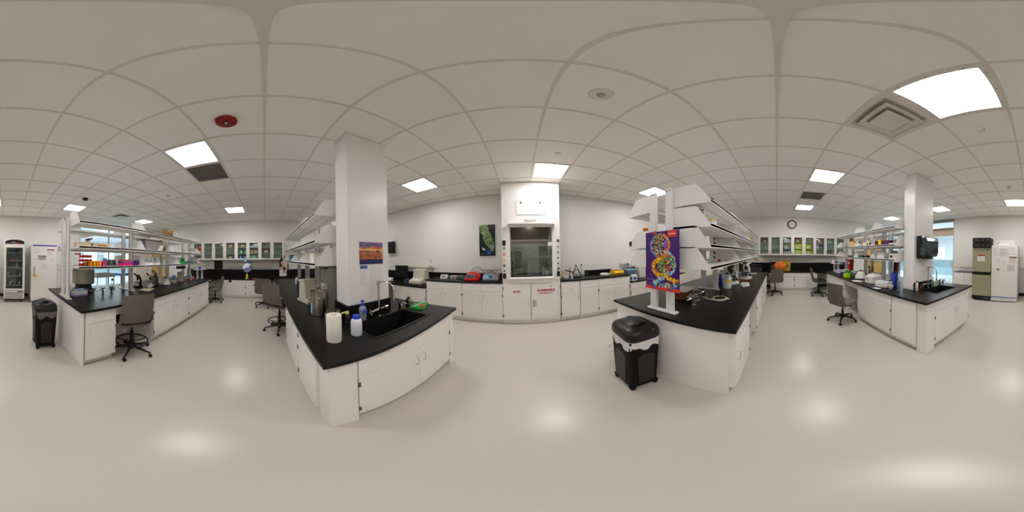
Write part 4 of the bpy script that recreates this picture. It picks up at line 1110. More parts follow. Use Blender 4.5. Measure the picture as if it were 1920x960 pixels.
# ================================================================== WASTE BINS
def bin_(name_label, loc, rz, w, d, h, bag, top):
    t = thing('waste_bin', name_label, 'bin', loc, rz)
    b = B()
    hb = h * .80
    b.rbox(0, 0, w * .80, d * .80, .05, hb, .04, t=-w * .07)
    for sx_ in (-1, 1):
        for sy in (-1, 1): b.rbox(sx_ * (w * .34), sy * (d * .34), w * .12, d * .12, 0, .06, .015, t=-.008)
    mk('body', b, BINB, t, bevel=.004)
    b = B()
    for s in (-1, 1):
        b.prism([(-w * .22, .12), (w * .22, .12), (w * .25, hb * .70), (w * .1, hb * .76), (-w * .1, hb * .76), (-w * .25, hb * .70)], s * (d * .435) - .006, s * (d * .435) + .006, 'y')
        b.prism([(-d * .22, .12), (d * .22, .12), (d * .25, hb * .70), (d * .1, hb * .76), (-d * .1, hb * .76), (-d * .25, hb * .70)], s * (w * .435) - .006, s * (w * .435) + .006, 'x')
    mk('recessed_panels', b, mat('bin_panel', (28, 24, 22), .45), t, bevel=.004)
    vs = []; fs = []; n = 64
    for j, (zz, ex) in enumerate(((hb - .06, .003), (hb - .035, .008), (hb, .008), (hb + .03, .006))):
        for k in range(n):
            a = 2 * PI * k / n; c, s = math.cos(a), math.sin(a)
            q = (abs(c) ** 5 + abs(s) ** 5) ** (-1 / 5)
            e = ex + .003 * math.sin(k * 2.1 + j) + .002 * math.sin(k * 5.3)
            dz = -.022 * (j == 0) * (1 + math.sin(k * .7)) 
            vs.append(((w * .475 * q + e * q) * c, (d * .475 * q + e * q) * s, zz + dz))
    for j in range(3):
        for k in range(n): fs.append((j * n + k, j * n + (k + 1) % n, (j + 1) * n + (k + 1) % n, (j + 1) * n + k))
    mk('bin_liner', B().add(vs, fs, True), bag, t)
    vs = []; fs = []
    prof = [(1.0, hb + .01), (1.03, hb + .02), (1.02, hb + .075), (.95, hb + .105), (.75, hb + .125), (.4, hb + .14), (.02, hb + .145)]
    for j, (q0, zz) in enumerate(prof):
        for k in range(n):
            a = 2 * PI * k / n; c, s = math.cos(a), math.sin(a); p_ = 5 - 2.2 * j / 6
            q = (abs(c) ** p_ + abs(s) ** p_) ** (-1 / p_) * q0
            vs.append((w * .5 * q * c, d * .5 * q * s, zz))
    for j in range(len(prof) - 1):
        for k in range(n): fs.append((j * n + k, j * n + (k + 1) % n, (j + 1) * n + (k + 1) % n, (j + 1) * n + k))
    lid = mk('lid', B().add(vs, fs, True), LIDB, t)
    # swing flap with a raised lip
    b = B()
    K = 12
    vs = []; fs = []
    for i in range(K + 1):
        u = -1 + 2 * i / K
        for j in range(7):
            v = j / 6 - .5
            vs.append((u * w * .33, v * d * .52 * math.sqrt(max(.05, 1 - u * u * .6)), hb + .142 + .022 * (1 - u * u) * math.cos(v * 2.4) - .03 * abs(u)))
    for i in range(K):
        for j in range(6): q = i * 7 + j; fs.append((q, q + 7, q + 8, q + 1))
    fl = mk('swing_flap', B().add(vs, fs, True), LIDB, t)
    md = fl.modifiers.new('thick', 'SOLIDIFY'); md.thickness = .02; md.offset = 0
    return t
LIN2 = mat('white_bin_liner', (214, 212, 212), .5, bump=.6, bscale=30)
LIN1 = mat('grey_bin_liner', (96, 94, 92), .45, bump=.6, bscale=30)
t = bin_('large black swing-lid waste bin with white liner below the purple poster', (.975, 1.17, 0), -.14, .35, .41, .84, LIN2, 0)
mk('liner_knot', B().ball((-.235, .06, .56), (.02, .02, .028)).ball((-.235, .0, .53), (.016, .02, .024)), LIN2, t)
t = bin_('black swing-lid waste bin with grey liner at the end of the red rack bench', (-.56, -2.47, 0), .02, .35, .40, .82, LIN1, 0)

# ================================================================== COLD STORAGE ON THE BACK WALL
# fronts face +y (towards the room): rz = PI, local front is -y, local +x is world -x
def sheet(name, w, h, loc, rz, m, label, lines=None, lm=INKG, header=None, cat='paper notice', seed=1, group=None, rot=None):
    """sheet of paper whose front faces local -y, with its printed lines"""
    t = thing(name, label, cat, loc, rz, group)
    if rot: t.rotation_euler = rot
    mk('paper', B().box(-w / 2, w / 2, -.001, 0, 0, h), m, t)
    rg = random.Random(seed); b = B(); n = lines or 0
    top = h * .9 if not header else h * .72
    for k in range(n):
        z = top - (top - h * .08) * (k + .5) / n; a = -w * .42; e = w * rg.uniform(.05, .42)
        if lines: b.box(a, e, -.0016, -.001, z - h * .012, z + h * .012)
    if n: mk('print', b, lm, t)
    if header: mk('header_band', B().box(-w / 2, w / 2, -.0018, -.001, h * .82, h), header, t)
    return t
FYB = -5.08
# beige stacked refrigerator
t = thing('beige_refrigerator', 'two-door beige refrigerator with black trim standing by the glazing', 'refrigerator', (1.635, -5.02, 0), PI)
GRB = mat('beige_fridge_door', (158, 152, 124), .42, var=.01)
w = .31
mk('cabinet_shell', B().box(-w, w, .06, .66, .04, 1.74), BLACKP, t, bevel=.008)
mk('lower_door', B().box(-w, w, 0, .055, .17, .86), GRB, t, bevel=.006)
mk('upper_door', B().box(-w, w, 0, .055, .965, 1.735), GRB, t, bevel=.006)
mk('middle_trim', B().box(-w, w, .01, .055, .865, .96), BLACKP, t, bevel=.003)
mk('kick_trim', B().box(-w, w, .01, .06, .045, .165), BLACKP, t, bevel=.003)
mk('foot', B().cyl((-.25, .1, 0), .025, .045).cyl((.25, .1, 0), .025, .045).cyl((-.25, .6, 0), .025, .045).cyl((.25, .6, 0), .025, .045), BLACKP, t)
mk('badge', B().box(.18, .27, -.002, 0, 1.66, 1.69), mat('badge', (120, 70, 50), .3, metal=.6), t)
mk('badge', B().box(.13, .27, .008, .01, .085, .105), GREYP, t)
sheet('paper_notice', .26, .20, (1.64, -5.0185, 1.31), PI, WHITEP, 'white notice with a red header on the upper door of the beige refrigerator', 5, INKG, REDINK)
for k, l in enumerate(('lower black tool case on top of the beige refrigerator', 'upper black tool case on top of the beige refrigerator')):
    c = thing('black_case', l, 'case', (1.635, -4.98, 1.742 + k * .166), PI)
    mk('shell', B().box(-.30, .30, 0, .42, 0, .16), BLACKP, c, bevel=.012)
    b = B()
    rg = random.Random(k)
    for q in range(9): x = -.27 + rg.random() * .2; z = .03 + rg.random() * .09; b.box(x, x + .02, -.003, .001, z, z + .008)
    mk('speckled_print', b, GREYP, c)
    mk('label', B().box(.03, .09, -.004, .0, .07, .10).box(.2, .25, -.004, 0, .06, .10), mat('khaki_label', (96, 96, 70), .5), c)
# white refrigerator with notes
t = thing('white_refrigerator', 'single-door white refrigerator covered in notes and magnets', 'refrigerator', (.893, -5.06, 0), PI)
w = .42
mk('cabinet_shell', B().box(-w, w, .06, .72, .06, 1.83), WHITE, t, bevel=.006)
mk('door', B().box(-w, w, 0, .055, .17, 1.83), WHITE, t, bevel=.008)
mk('blue_stripe', B().box(-w, w, -.002, .056, .15, .168), BLUE, t)
mk('kick_panel', B().box(-w, w, .008, .06, .03, .148), SHELFW, t, bevel=.003)
mk('foot', B().cyl((-.36, .1, 0), .025, .05).cyl((.36, .1, 0), .025, .05).cyl((-.36, .6, 0), .025, .06).cyl((.36, .6, 0), .025, .06), GREYD, t)
mk('handle', B().box(-w + .03, -w + .06, -.03, 0, .95, 1.3), WHITE, t, bevel=.008)
yy = -5.06 + .0015
def fx(px): return -(px)      # local helper: world x from fridge-left offset
PX0 = 1.31 # world x of the fridge's left edge (seen from the room)
def fr(u): return PX0 - u
sheet('paper_notice', .20, .30, (fr(.15), yy, 1.48), PI, WHITEP, 'white drawing sheet with blue corners at the upper left of the white refrigerator', 3, BLUE, cat='paper notice', seed=4)
sheet('paper_notice', .30, .26, (fr(.42), yy, 1.48), PI, mat('paper_grey', (214, 213, 210), .7), 'sheet with dark handwriting at the upper middle of the white refrigerator', 4, INK, seed=7)
sheet('paper_notice', .26, .30, (fr(.70), yy, 1.50), PI, WHITEP, 'white sheet with a dark left mark at the upper right of the white refrigerator', 4, INKG, seed=9)
sheet('paper_notice', .24, .20, (fr(.70), yy, 1.27), PI, mat('paper_pinkish', (226, 212, 208), .7), 'notice with a dark red header on the white refrigerator', 4, REDINK, mat('maroon_band', (90, 40, 40), .5), seed=12)
sheet('paper_notice', .16, .14, (fr(.24), yy, 1.28), PI, WHITEP, 'small sheet with red figures left of centre on the white refrigerator', 3, REDINK, seed=15)
sheet('paper_notice', .15, .16, (fr(.44), yy, 1.20), PI, WHITEP, 'small sheet with green figures in the middle of the white refrigerator', 3, GREEN, seed=18)
sheet('paper_notice', .24, .20, (fr(.64), yy, 1.02), PI, mat('paper_pale', (208, 207, 205), .7), 'pale grey printed sheet lowest on the right of the white refrigerator', 5, INKG, seed=20)
solo('magnet', B().ball((0, 0, 0), (.045, .012, .03)).ball((.045, -.002, .018), (.022, .01, .02)), mat('magnet_ochre', (170, 120, 50), .5, var=.3, scale=60), 'ochre animal-shaped magnet on the white refrigerator door', 'magnet', (fr(.24), -5.047, 1.065))
t = thing('cardboard_tray', 'long white printed carton on top of the white refrigerator', 'box', (.93, -5.30, 1.832), PI)
mk('carton', B().box(-.33, .33, -.15, .12, 0, .16), WHITEP, t, bevel=.002)
b = B()
for k in range(9): b.box(-.30 + k * .07, -.27 + k * .07, -.153, -.15, .09 + (k % 2) * .02, .12)
mk('print', b, INKG, t); mk('hand_mark', B().cyl((-.2, -.153, .05), .018, .003, 8, ax='y').cyl((.22, -.153, .05), .018, .003, 8, ax='y'), INK, t)

# glass door merchandiser refrigerator
t = thing('glass_door_refrigerator', 'tall glass-door laboratory refrigerator with black arched header, on casters', 'refrigerator', (-.19, -5.20, 0), PI)
w = .335; H_ = 1.94
b = B().box(-w, w, .60, .64, .12, 2.06).box(-w, -w + .04, .03, .60, .12, 2.06).box(w - .04, w, .03, .60, .12, 2.06).box(-w + .04, w - .04, .03, .6, 1.90, 2.06).box(-w + .04, w - .04, .03, .6, .12, .42)
mk('cabinet_shell', b, mat('fridge_shell', (226, 226, 222), .35), t, bevel=.004)
mk('inner_back', B().box(-w + .041, w - .041, .59, .599, .42, 1.9), mat('fridge_liner', (206, 214, 210), .4), t)
b = B().box(-w, -w + .07, -.02, .03, .40, 1.88).box(w - .07, w, -.02, .03, .40, 1.88).box(-w + .07, w - .07, -.02, .03, .40, .46).box(-w + .07, w - .07, -.02, .03, 1.78, 1.88)
d = mk('door', b, WHITE, t, bevel=.004)
mk('glass_pane', B().box(-w + .07, w - .07, 0, .01, .46, 1.78), GLASS, d)
mk('header_panel', B().box(-w + .01, w - .01, .0, .03, 1.89, 2.055), SHELFW, t)
arc_ = [(-w + .03, 1.91)] + [((-w + .03) * math.cos(PI * k / 16), 1.965 + .075 * math.sin(PI * k / 16)) for k in range(17)] + [(w - .03, 1.91)]
mk('black_arch', B().prism(arc_, -.012, .0, 'y'), BLACKP, t, bevel=.002)
text('brand_letters', 'VWR', .055, WHITEP, t, (-.04, -.013, 1.95)); mk('red_mark', B().box(.02, .11, -.014, -.012, 1.925, 1.955), RED, t)
mk('lower_grille', B().box(-w + .01, w - .01, -.01, .03, .13, .39), WHITE, t, bevel=.003)
b = B()
for k in range(3): b.box(-w + .05, w - .05, -.012, -.0095, .17 + k * .065, .195 + k * .065)
mk('grille_slots', b, GREYD, t)
mk('display', B().box(.10, w - .05, -.014, -.01, .355, .38), BLACKP, t)
cs = B()
for x in (-.26, .26):
    for y_ in (.05, .52):
        mk('caster', B().cyl((x - .012, y_, .04), .04, .024, 16, ax='x').box(x - .02, x + .02, y_ - .02, y_ + .02, .07, .12), GREYD, t)
sh_z = (.56, .88, 1.15, 1.36, 1.62)
for z in sh_z[:]:
    b = B().box(-w + .045, w - .045, .06, .58, z - .004, z)
    b.box(-w + .045, w - .045, .05, .06, z - .02, z + .006)
    mk('wire_shelf', b, GREYM, t)
fx0, fy0 = -.19, -5.20
rg = random.Random(8)
def jar(x, y, z, r, h, m, lm, label, name='bottle', cat='bottle', group=None, neck=.45):
    t = thing(name, label, cat, (x, y, z), 0, group)
    mk('body', B().lathe([(r * .92, 0), (r, .006), (r, h * .62), (r * neck * 1.1, h * .78), (r * neck, h * .84)], n=16), m, t)
    mk('cap', B().lathe([(r * neck * 1.15, h * .84), (r * neck * 1.15, h), (r * neck * .8, h)], n=14), lm, t)
    return t
for k, (zi, xs_) in enumerate(((0, (-.22, -.12, -.02, .08, .18)), (1, (-.2, -.05, .1, .2)), (2, (-.18, -.06, .08, .2)))):
    for q, x in enumerate(xs_):
        jar(fx0 - x, fy0 - .16 - .05 * (q % 2), sh_z[zi] + .001, .03, .13 + .02 * (q % 3), [CLEARP, MILKY, AMBER][(q + k) % 3], [WHITEP, BLUE, RED][(q + 2 * k) % 3],
            'bottle on the %s shelf inside the glass-door refrigerator' % ('bottom', 'second', 'third')[k], group='bottles on the %s refrigerator shelf' % ('bottom', 'second', 'third')[k])
solo('basin', B().lathe([(.06, 0), (.10, .05), (.115, .10), (.12, .10), (.105, .05), (.06, .008)], n=20), BLUE, 'blue basin on the top shelf inside the glass-door refrigerator', 'basin', (fx0 + .02, fy0 - .22, 1.622))
solo('storage_box', B().box(-.03, .03, -.05, .05, 0, .09), YELLOW, 'yellow box on the top shelf inside the glass-door refrigerator', 'box', (fx0 + .23, fy0 - .2, 1.622), bevel=.002)
solo('tray', B().box(-.12, .12, -.1, .1, 0, .05), REDD, 'dark red tray on the upper middle shelf inside the glass-door refrigerator', 'tray', (fx0 - .06, fy0 - .2, 1.362), bevel=.006)
solo('storage_box', B().box(-.06, .06, -.08, .08, 0, .06), RED, 'red box beside the dark tray inside the glass-door refrigerator', 'box', (fx0 + .1, fy0 - .2, 1.362), bevel=.004)
solo('storage_box', B().box(-.06, .06, -.08, .08, 0, .05), GREYD, 'dark grey box on the third shelf inside the glass-door refrigerator', 'box', (fx0 - .17, fy0 - .3, 1.152), bevel=.004)

# white freezer left of it (seen right of the glass door one)
t = thing('white_freezer', 'tall white upright freezer with a blue top stripe and paper notices', 'freezer', (-1.135, -5.10, 0), PI)
w = .41
mk('cabinet_shell', B().box(-w, w, .06, .75, .08, 1.885), WHITE, t, bevel=.006)
mk('door', B().box(-w, w, 0, .055, .16, 1.875), WHITE, t, bevel=.008)
mk('blue_stripe', B().box(-w + .03, w, -.003, .056, 1.845, 1.882), BLUE, t)
mk('black_badge', B().box(-w + .07, -w + .3, -.004, -.002, 1.85, 1.877), INK, t)
mk('handle', B().box(-w + .075, -w + .105, -.035, 0, .90, 1.18), GREYP, t, bevel=.006)
mk('foot', B().cyl((-.34, .1, 0), .03, .085).cyl((.34, .1, 0), .03, .085).cyl((-.34, .65, 0), .03, .085).cyl((.34, .65, 0), .03, .085), GREYD, t)
mk('kick_panel', B().box(-w, w, .02, .06, .06, .155), SHELFW, t, bevel=.003)
def fz(u): return -.725 - u
yy = -5.10 + .0015
sheet('paper_notice', .24, .17, (fz(.22), yy, 1.60), PI, WHITEP, 'white notice at the upper left of the white freezer door', 2, INKG, seed=31)
sheet('paper_notice', .26, .19, (fz(.62), yy, 1.56), PI, WHITEP, 'notice with a red header at the upper right of the white freezer', 4, INKG, REDINK, seed=32)
t = sheet('paper_notice', .28, .16, (fz(.34), yy, 1.38), PI, WHITEP, 'notice of black vertical bars in the middle of the white freezer', 0, INK, mat('ink_band', (40, 40, 44), .6), seed=33)
b = B()
for k in range(6): b.box(-.12 + k * .042, -.10 + k * .042, -.0018, -.001, .02, .12)
mk('bar_print', b, INK, t)
sheet('paper_notice', .14, .11, (fz(.66), yy, 1.36), PI, WHITEP, 'small white note right of the black bar notice on the white freezer', 2, INKG, seed=34)
sheet('paper_notice', .27, .22, (fz(.42), yy, 1.10), PI, WHITEP, 'white form held by dark magnets below the bar notice on the white freezer', 4, INKG, seed=35)
t = thing('warning_label', 'small yellow caution label beside the handle of the white freezer', 'label', (fz(.12), yy, .82), PI)
mk('band', B().box(-.09, .09, -.001, 0, .045, .10), YELLOW, t); mk('white_field', B().box(-.09, .09, -.001, 0, 0, .045), WHITEP, t)
text('lettering', 'CAUTION', .026, INK, t, (0, -.0012, .022)); mk('symbol', B().prism([(-.02, .052), (.02, .052), (0, .092)], -.0016, -.001, 'y'), INK, t)
# thermostat plate by the freezer
t = thing('wall_phone', 'small wall box with a dark lens next to the slotted posts', 'wall box', (-1.93, YB + .002, 1.86), PI)
mk('plate', B().box(-.05, .05, -.03, 0, -.1, .1), OFFW, t, bevel=.004)
mk('handset', B().box(-.02, .02, -.05, -.03, -.03, .06), GREYD, t, bevel=.004); mk('antenna', B().tube([(-.0, -.04, .06), (-.01, -.04, .13)], .004, 6), GREYD, t)
# low white cabinet between glazing and beige refrigerator
t = thing('low_cupboard', 'low white cupboard with a dark top edge between the glazing and the beige refrigerator', 'cupboard', (2.42, -5.45, 0), PI)
mk('body', B().box(-.42, .42, 0, .55, .0, .86), WHITE, t, bevel=.003)
mk('top', B().box(-.44, .44, -.02, .56, .861, .88), GREYD, t, bevel=.002)
for s in (-1, 1): mk('door', B().box(min(0, s * .41) + .003, max(0, s * .41) - .003, -.018, 0, .08, .84), WHITE, t, bevel=.002)
# ================================================================== THINGS ON AND AROUND THE BENCHES
def P(px, py, z): v = at(px, py, z); return (v.x, v.y, z)
def bottle(loc, r, h, m, cm, label, neck=.4, name='bottle', sticker=None, group=None, rz=0):
    t = thing(name, label, 'bottle', loc, rz, group)
    mk('body', B().lathe([(r * .9, 0), (r, .008), (r, h * .66), (r * .8, h * .76), (r * neck, h * .83), (r * neck, h * .88)], n=20), m, t)
    mk('cap', B().lathe([(r * neck * 1.25, h * .86), (r * neck * 1.25, h * .98), (r * neck, h)], n=16), cm, t)
    if sticker:
        mk('sticker', B().lathe([(r * 1.01, h * .25), (r * 1.01, h * .55)], n=20), sticker, t)
    return t
def carton(loc, d, m, label, rz=0, name='carton', mark=None, cat='box', open_=False, group=None):
    if not mark and not open_: return solo(name, B().cb((0, 0, 0), d), m, label, cat, loc, rz, group, bevel=.002)
    t = thing(name, label, cat, loc, rz, group)
    if open_:
        e = .004; b = B().box(-d[0] / 2, d[0] / 2, -d[1] / 2, -d[1] / 2 + e, 0, d[2]).box(-d[0] / 2, d[0] / 2, d[1] / 2 - e, d[1] / 2, 0, d[2]).box(-d[0] / 2, -d[0] / 2 + e, -d[1] / 2, d[1] / 2, 0, d[2]).box(d[0] / 2 - e, d[0] / 2, -d[1] / 2, d[1] / 2, 0, d[2]).box(-d[0] / 2, d[0] / 2, -d[1] / 2, d[1] / 2, 0, e)
        mk('body', b, m, t)
        b = B().add([(-d[0] / 2, -d[1] / 2, d[2]), (-d[0] / 2, d[1] / 2, d[2]), (-d[0] / 2 - .05, d[1] / 2 - .01, d[2] + .05), (-d[0] / 2 - .05, -d[1] / 2 + .01, d[2] + .05)], [(0, 1, 2, 3)])
        b.add([(d[0] / 2, -d[1] / 2, d[2]), (d[0] / 2, d[1] / 2, d[2]), (d[0] / 2 + .03, d[1] / 2 - .01, d[2] + .07), (d[0] / 2 + .03, -d[1] / 2 + .01, d[2] + .07)], [(0, 1, 2, 3)])
        f = mk('flap', b, m, t); md = f.modifiers.new('thick', 'SOLIDIFY'); md.thickness = .004
    else: mk('body', B().cb((0, 0, 0), d), m, t, bevel=.002)
    if mark:
        b = B()
        for s in (-1, 1):
            b.box(-d[0] * .3, d[0] * .3, s * d[1] / 2 - .0006, s * d[1] / 2 + .0006, d[2] * .2, d[2] * .65)
            b.box(s * d[0] / 2 - .0006, s * d[0] / 2 + .0006, -d[1] * .3, d[1] * .3, d[2] * .2, d[2] * .65)
        mk('label', b, mark, t)
    return t
def rack(loc, d, m, label, rz=0, nx=6, ny=3, name='tube_rack', tubes=None, group=None):
    """tube rack: perforated top plate, walls, base"""
    t = thing(name, label, 'tube rack', loc, rz, group)
    w, l, h = d
    b = B().box(-w / 2, w / 2, -l / 2, l / 2, 0, .006)
    b.box(-w / 2, w / 2, -l / 2, -l / 2 + .004, 0, h).box(-w / 2, w / 2, l / 2 - .004, l / 2, 0, h).box(-w / 2, -w / 2 + .004, -l / 2, l / 2, 0, h).box(w / 2 - .004, w / 2, -l / 2, l / 2, 0, h)
    for i in range(nx + 1): x = -w / 2 + w * i / nx; b.box(x - .003, x + .003, -l / 2, l / 2, h - .01, h)
    for j in range(ny + 1): y = -l / 2 + l * j / ny; b.box(-w / 2, w / 2, y - .003, y + .003, h - .01, h)
    mk('frame', b, m, t)
    b = B()
    for i in range(nx): x = -w / 2 + w * (i + .5) / nx; b.box(x - w / nx * .28, x + w / nx * .28, -l / 2 - .0008, -l / 2 + .0002, h * .2, h * .75).box(x - w / nx * .28, x + w / nx * .28, l / 2 - .0002, l / 2 + .0008, h * .2, h * .75)
    mk('slots', b, m if tubes is None else tubes, t)
    return t
# ---------------------------------------------------------------- bench 1, worktop
c1 = ctr[1]
x, y, _ = P(157, 539, Z1); x, y = -1.35, -2.72
t = thing('centrifuge', 'beige drum centrifuge on a black base, under the shelf with red and orange racks', 'centrifuge', (x, y, Z1), PI)
mk('base', B().lathe([(.17, .0), (.175, .01), (.15, .10), (.155, .15)], n=32), BLACKP, t)
mk('control_panel', B().prism([(-.19, .0), (-.13, .0), (-.13, .12), (-.155, .12)], -.09, .09, 'x').box(-.09, .09, -.16, .0, 0, .12), BLACKP, t)
mk('display', B().box(-.04, .02, -.188, -.176, .04, .075), GREYP, t); mk('dial', B().cyl((.05, -.186, .05), .016, .02, 12, ax='y').cyl((-.075, -.186, .08), .01, .02, 12, ax='y'), CHROME, t)
mk('drum', B().lathe([(.185, .15), (.205, .165), (.205, .40), (.19, .425), (.02, .43)], n=40), mat('centrifuge_putty', (150, 148, 128), .4, var=.01), t)
mk('rim_seam', B().lathe([(.207, .168), (.207, .178)], n=40), BEIGED, t)
t = thing('glove_box', 'white and purple glove carton at the foot of the slotted posts', 'box', (-1.13, -2.42, Z1), .1)
mk('carton', B().cb((0, 0, 0), (.24, .13, .085)), WHITEP, t, bevel=.002)
mk('purple_print', B().box(-.1205, .1205, -.0655, .0655, .004, .03), LILAC, t); mk('opening', B().box(-.07, .05, -.025, .025, .0852, .0862), KRAFT, t)
carton((-1.12, -2.415, Z1 + .088), (.20, .10, .02), SKYB, 'flat pale blue pack lying on the white and purple glove carton', .3, 'flat_pack')
t = thing('tape_dispenser', 'red tape dispenser behind the glove carton', 'tape dispenser', (-1.06, -2.62, Z1), .4)
mk('body', B().prism([(-.07, 0), (.08, 0), (.09, .05), (.05, .06), (.0, .035), (-.04, .09), (-.07, .07)], -.025, .025, 'y'), RED, t, bevel=.004)
mk('tape_roll', B().cyl((-.03, -.02, .075), .035, .04, 20, ax='y'), OFFW, t)
t = thing('bottle', 'small red-capped vial leaning inside the first slotted post pair', 'bottle', (-.955, -2.41, Z1 + .016))
mk('body', B().lathe([(.012, 0), (.014, .05), (.012, .09)]), TEAL, t); mk('cap', B().lathe([(.013, .09), (.014, .15), (.01, .155)]), RED, t)
turret((-1.36, -2.36, Z1), 1.2, 'chrome gas tap nearest to the glove carton', 2, STEEL)
turret((-1.53, -2.33, Z1), .9, 'chrome gas tap in the middle of the bench row beside the centrifuge', 2, STEEL)
turret((-1.73, -2.36, Z1), .7, 'chrome gas tap furthest from the glove carton', 2, STEEL)
t = thing('flask', 'clear conical flask with a black stopper behind the gas taps', 'flask', (-2.0, -2.70, Z1))
mk('body', B().lathe([(.065, 0), (.068, .01), (.025, .12), (.02, .17), (.024, .175)], n=24), CLEARP, t); mk('stopper', B().lathe([(.018, .165), (.022, .2), (.015, .21)]), BLACKP, t)
mk('powder', B().lathe([(.06, .004), (.05, .04), (.02, .05)], n=20), OFFW, t)
cable = [(-2.25 + .17 * math.cos(a), -2.62 + .06 * math.sin(a), Z1 + .02 + .12 * max(0, math.sin(a))) for a in [PI * k / 12 for k in range(13)]]
solo('power_cable', B().tube(cable, .005, 7), BLACKP, 'black cable looping over the worktop by the second slotted posts', 'cable')
def microscope(loc, rz, label, body, s=1.0, head=None):
    t = thing('microscope', label, 'microscope', loc, rz)
    mk('base', B().prism([(-.09 * s, -.11 * s), (.09 * s, -.11 * s), (.075 * s, .12 * s), (-.075 * s, .12 * s)], 0, .045 * s), body, t, bevel=.01 * s)
    mk('arm', B().prism([(.06 * s, .04 * s), (.12 * s, .04 * s), (.12 * s, .22 * s), (.05 * s, .34 * s), (-.03 * s, .34 * s), (-.03 * s, .29 * s), (.03 * s, .27 * s), (.07 * s, .2 * s)], -.025 * s, .025 * s, 'x'), body, t, bevel=.006 * s)
    mk('stage', B().box(-.07 * s, .07 * s, -.08 * s, .06 * s, .135 * s, .15 * s), BLACKP, t, bevel=.002)
    mk('turret', B().lathe([(.02 * s, .2 * s), (.035 * s, .225 * s), (.035 * s, .25 * s), (.025 * s, .3 * s)], (0, -.015 * s, 0), 16), BLACKP, t)
    mk('objective', B().cyl((-.012 * s, -.03 * s, .165 * s), .009 * s, .045 * s, 10).cyl((.014 * s, -.015 * s, .175 * s), .008 * s, .035 * s, 10), CHROME, t)
    mk('head', B().box(-.035 * s, .035 * s, -.06 * s, .03 * s, .3 * s, .36 * s), head or body, t, bevel=.01 * s)
    for q in (-1, 1): mk('eyepiece', B().tube([(q * .028 * s, -.05 * s, .34 * s), (q * .032 * s, -.13 * s, .40 * s)], .016 * s, 12), BLACKP, t)
    for q in (-1, 1): mk('focus_knob', B().cyl((q * .04 * s - .012 * s, .075 * s, .09 * s), .024 * s, .024 * s, 16, ax='x'), BLACKP, t)
    return t
microscope((-2.55, -2.50, Z1), 1.4, 'black microscope behind the cluttered papers past the second slotted posts', BLACKP, .75)
microscope((-2.78, -2.33, Z1), .6, 'grey and white microscope among the clutter mid bench', GREYP, .75, OFFW)
microscope((-3.02, -2.40, Z1), -.4, 'dark microscope with grey head just before the white balance', GREYD, .85, BLUEG)
sheet('papers', .3, .24, (-2.42, -2.28, Z1 + .002), .3, mat('yellowed_paper', (222, 208, 170), .7), 'yellowish papers lying flat by the microscopes on the red rack bench', 6, INKG, cat='papers', rot=(-PI / 2, 0, .3))
t = thing('crumpled_wipes', 'crumpled white and lilac wipes on the papers beside the microscopes', 'wipes', (-2.62, -2.22, Z1 + .004))
b = B().ball((0, 0, .05), (.09, .06, .055), 12); rg = random.Random(3)
b.v = [Vector((p.x + rg.uniform(-.012, .012), p.y + rg.uniform(-.012, .012), max(0, p.z + rg.uniform(-.012, .012)))) for p in b.v]; b.sm = [False] * len(b.sm)
mk('tissue', b, mat('tissue', (206, 200, 210), .8), t)
def balance(loc, rz, label, m, s=1.0):
    t = thing('mixer', label, 'instrument', loc, rz)
    mk('housing', B().lathe([(.085 * s, 0), (.092 * s, .012 * s), (.085 * s, .05 * s), (.06 * s, .10 * s), (.03 * s, .125 * s), (.028 * s, .13 * s)], n=28), m, t)
    mk('foot_ring', B().lathe([(.093 * s, 0), (.094 * s, .012 * s)], n=28), BLACKP, t)
    mk('cup', B().lathe([(.028 * s, .13 * s), (.032 * s, .145 * s), (.02 * s, .15 * s)]), BLACKP, t)
balance((-3.22, -2.24, Z1), 0, 'white domed vortex mixer with a black cup, before the blue-lidded device', OFFW, 1.25)
t = thing('minicentrifuge', 'small round white device with an open blue lid', 'instrument', (-3.62, -2.26, Z1), .3)
mk('base', B().lathe([(.08, 0), (.085, .01), (.08, .05), (.05, .06)], n=24), OFFW, t)
mk('lid', B().M and None or B().ball((-.05, 0, .13), (.03, .07, .07)), BLUEL, t)
bottle((-3.42, -2.42, Z1), .035, .16, TEAL, GREEN, 'teal bottle tucked behind the white domed mixer')
t = thing('heat_block', 'beige box-shaped instrument with a slotted front on the red rack bench', 'instrument', (-3.95, -2.22, Z1), PI + .3)
mk('housing', B().box(-.09, .09, -.07, .10, 0, .27), BEIGE, t, bevel=.01); mk('slot', B().box(-.06, -.02, -.072, -.069, .05, .2).box(.02, .06, -.072, -.069, .05, .2), BEIGED, t)
mk('vial', B().cyl((-.03, -.09, 0), .018, .13, 12).cyl((.03, -.09, 0), .018, .13, 12), CLEARP, t)
t = thing('flask', 'flask of red liquid on the bench with red racks', 'flask', (-4.28, -2.12, Z1))
mk('glass', B().lathe([(.06, 0), (.065, .01), (.022, .13), (.018, .2)], n=20), CLEARP, t); mk('liquid', B().lathe([(.058, .003), (.060, .01), (.04, .075)], n=20), mat('pink_liquid', (190, 30, 70), .3), t)
carton((-4.62, -2.30, Z1), (.16, .12, .13), BLUEL, 'light blue box at the far end of the red rack bench', .2, mark=WHITEP)
bottle((-4.50, -2.12, Z1), .035, .12, mat('salmon', (220, 110, 90), .5), RED, 'salmon coloured bottle beside the light blue box')
solo('petri_dishes', B().cyl((0, 0, 0), .045, .02).cyl((0, 0, .0201), .045, .02).cyl((.1, .03, 0), .045, .018), CLEARP, 'clear stacked dishes on the far end of the red rack bench', 'dishes', (-4.45, -1.95, Z1))
sheet('papers', .22, .3, (-5.15, -1.95, ZD + .002), 0, WHITEP, 'white papers lying on the low desk by the far task chair', 6, INKG, cat='papers', rot=(-PI / 2, 0, PI / 2))
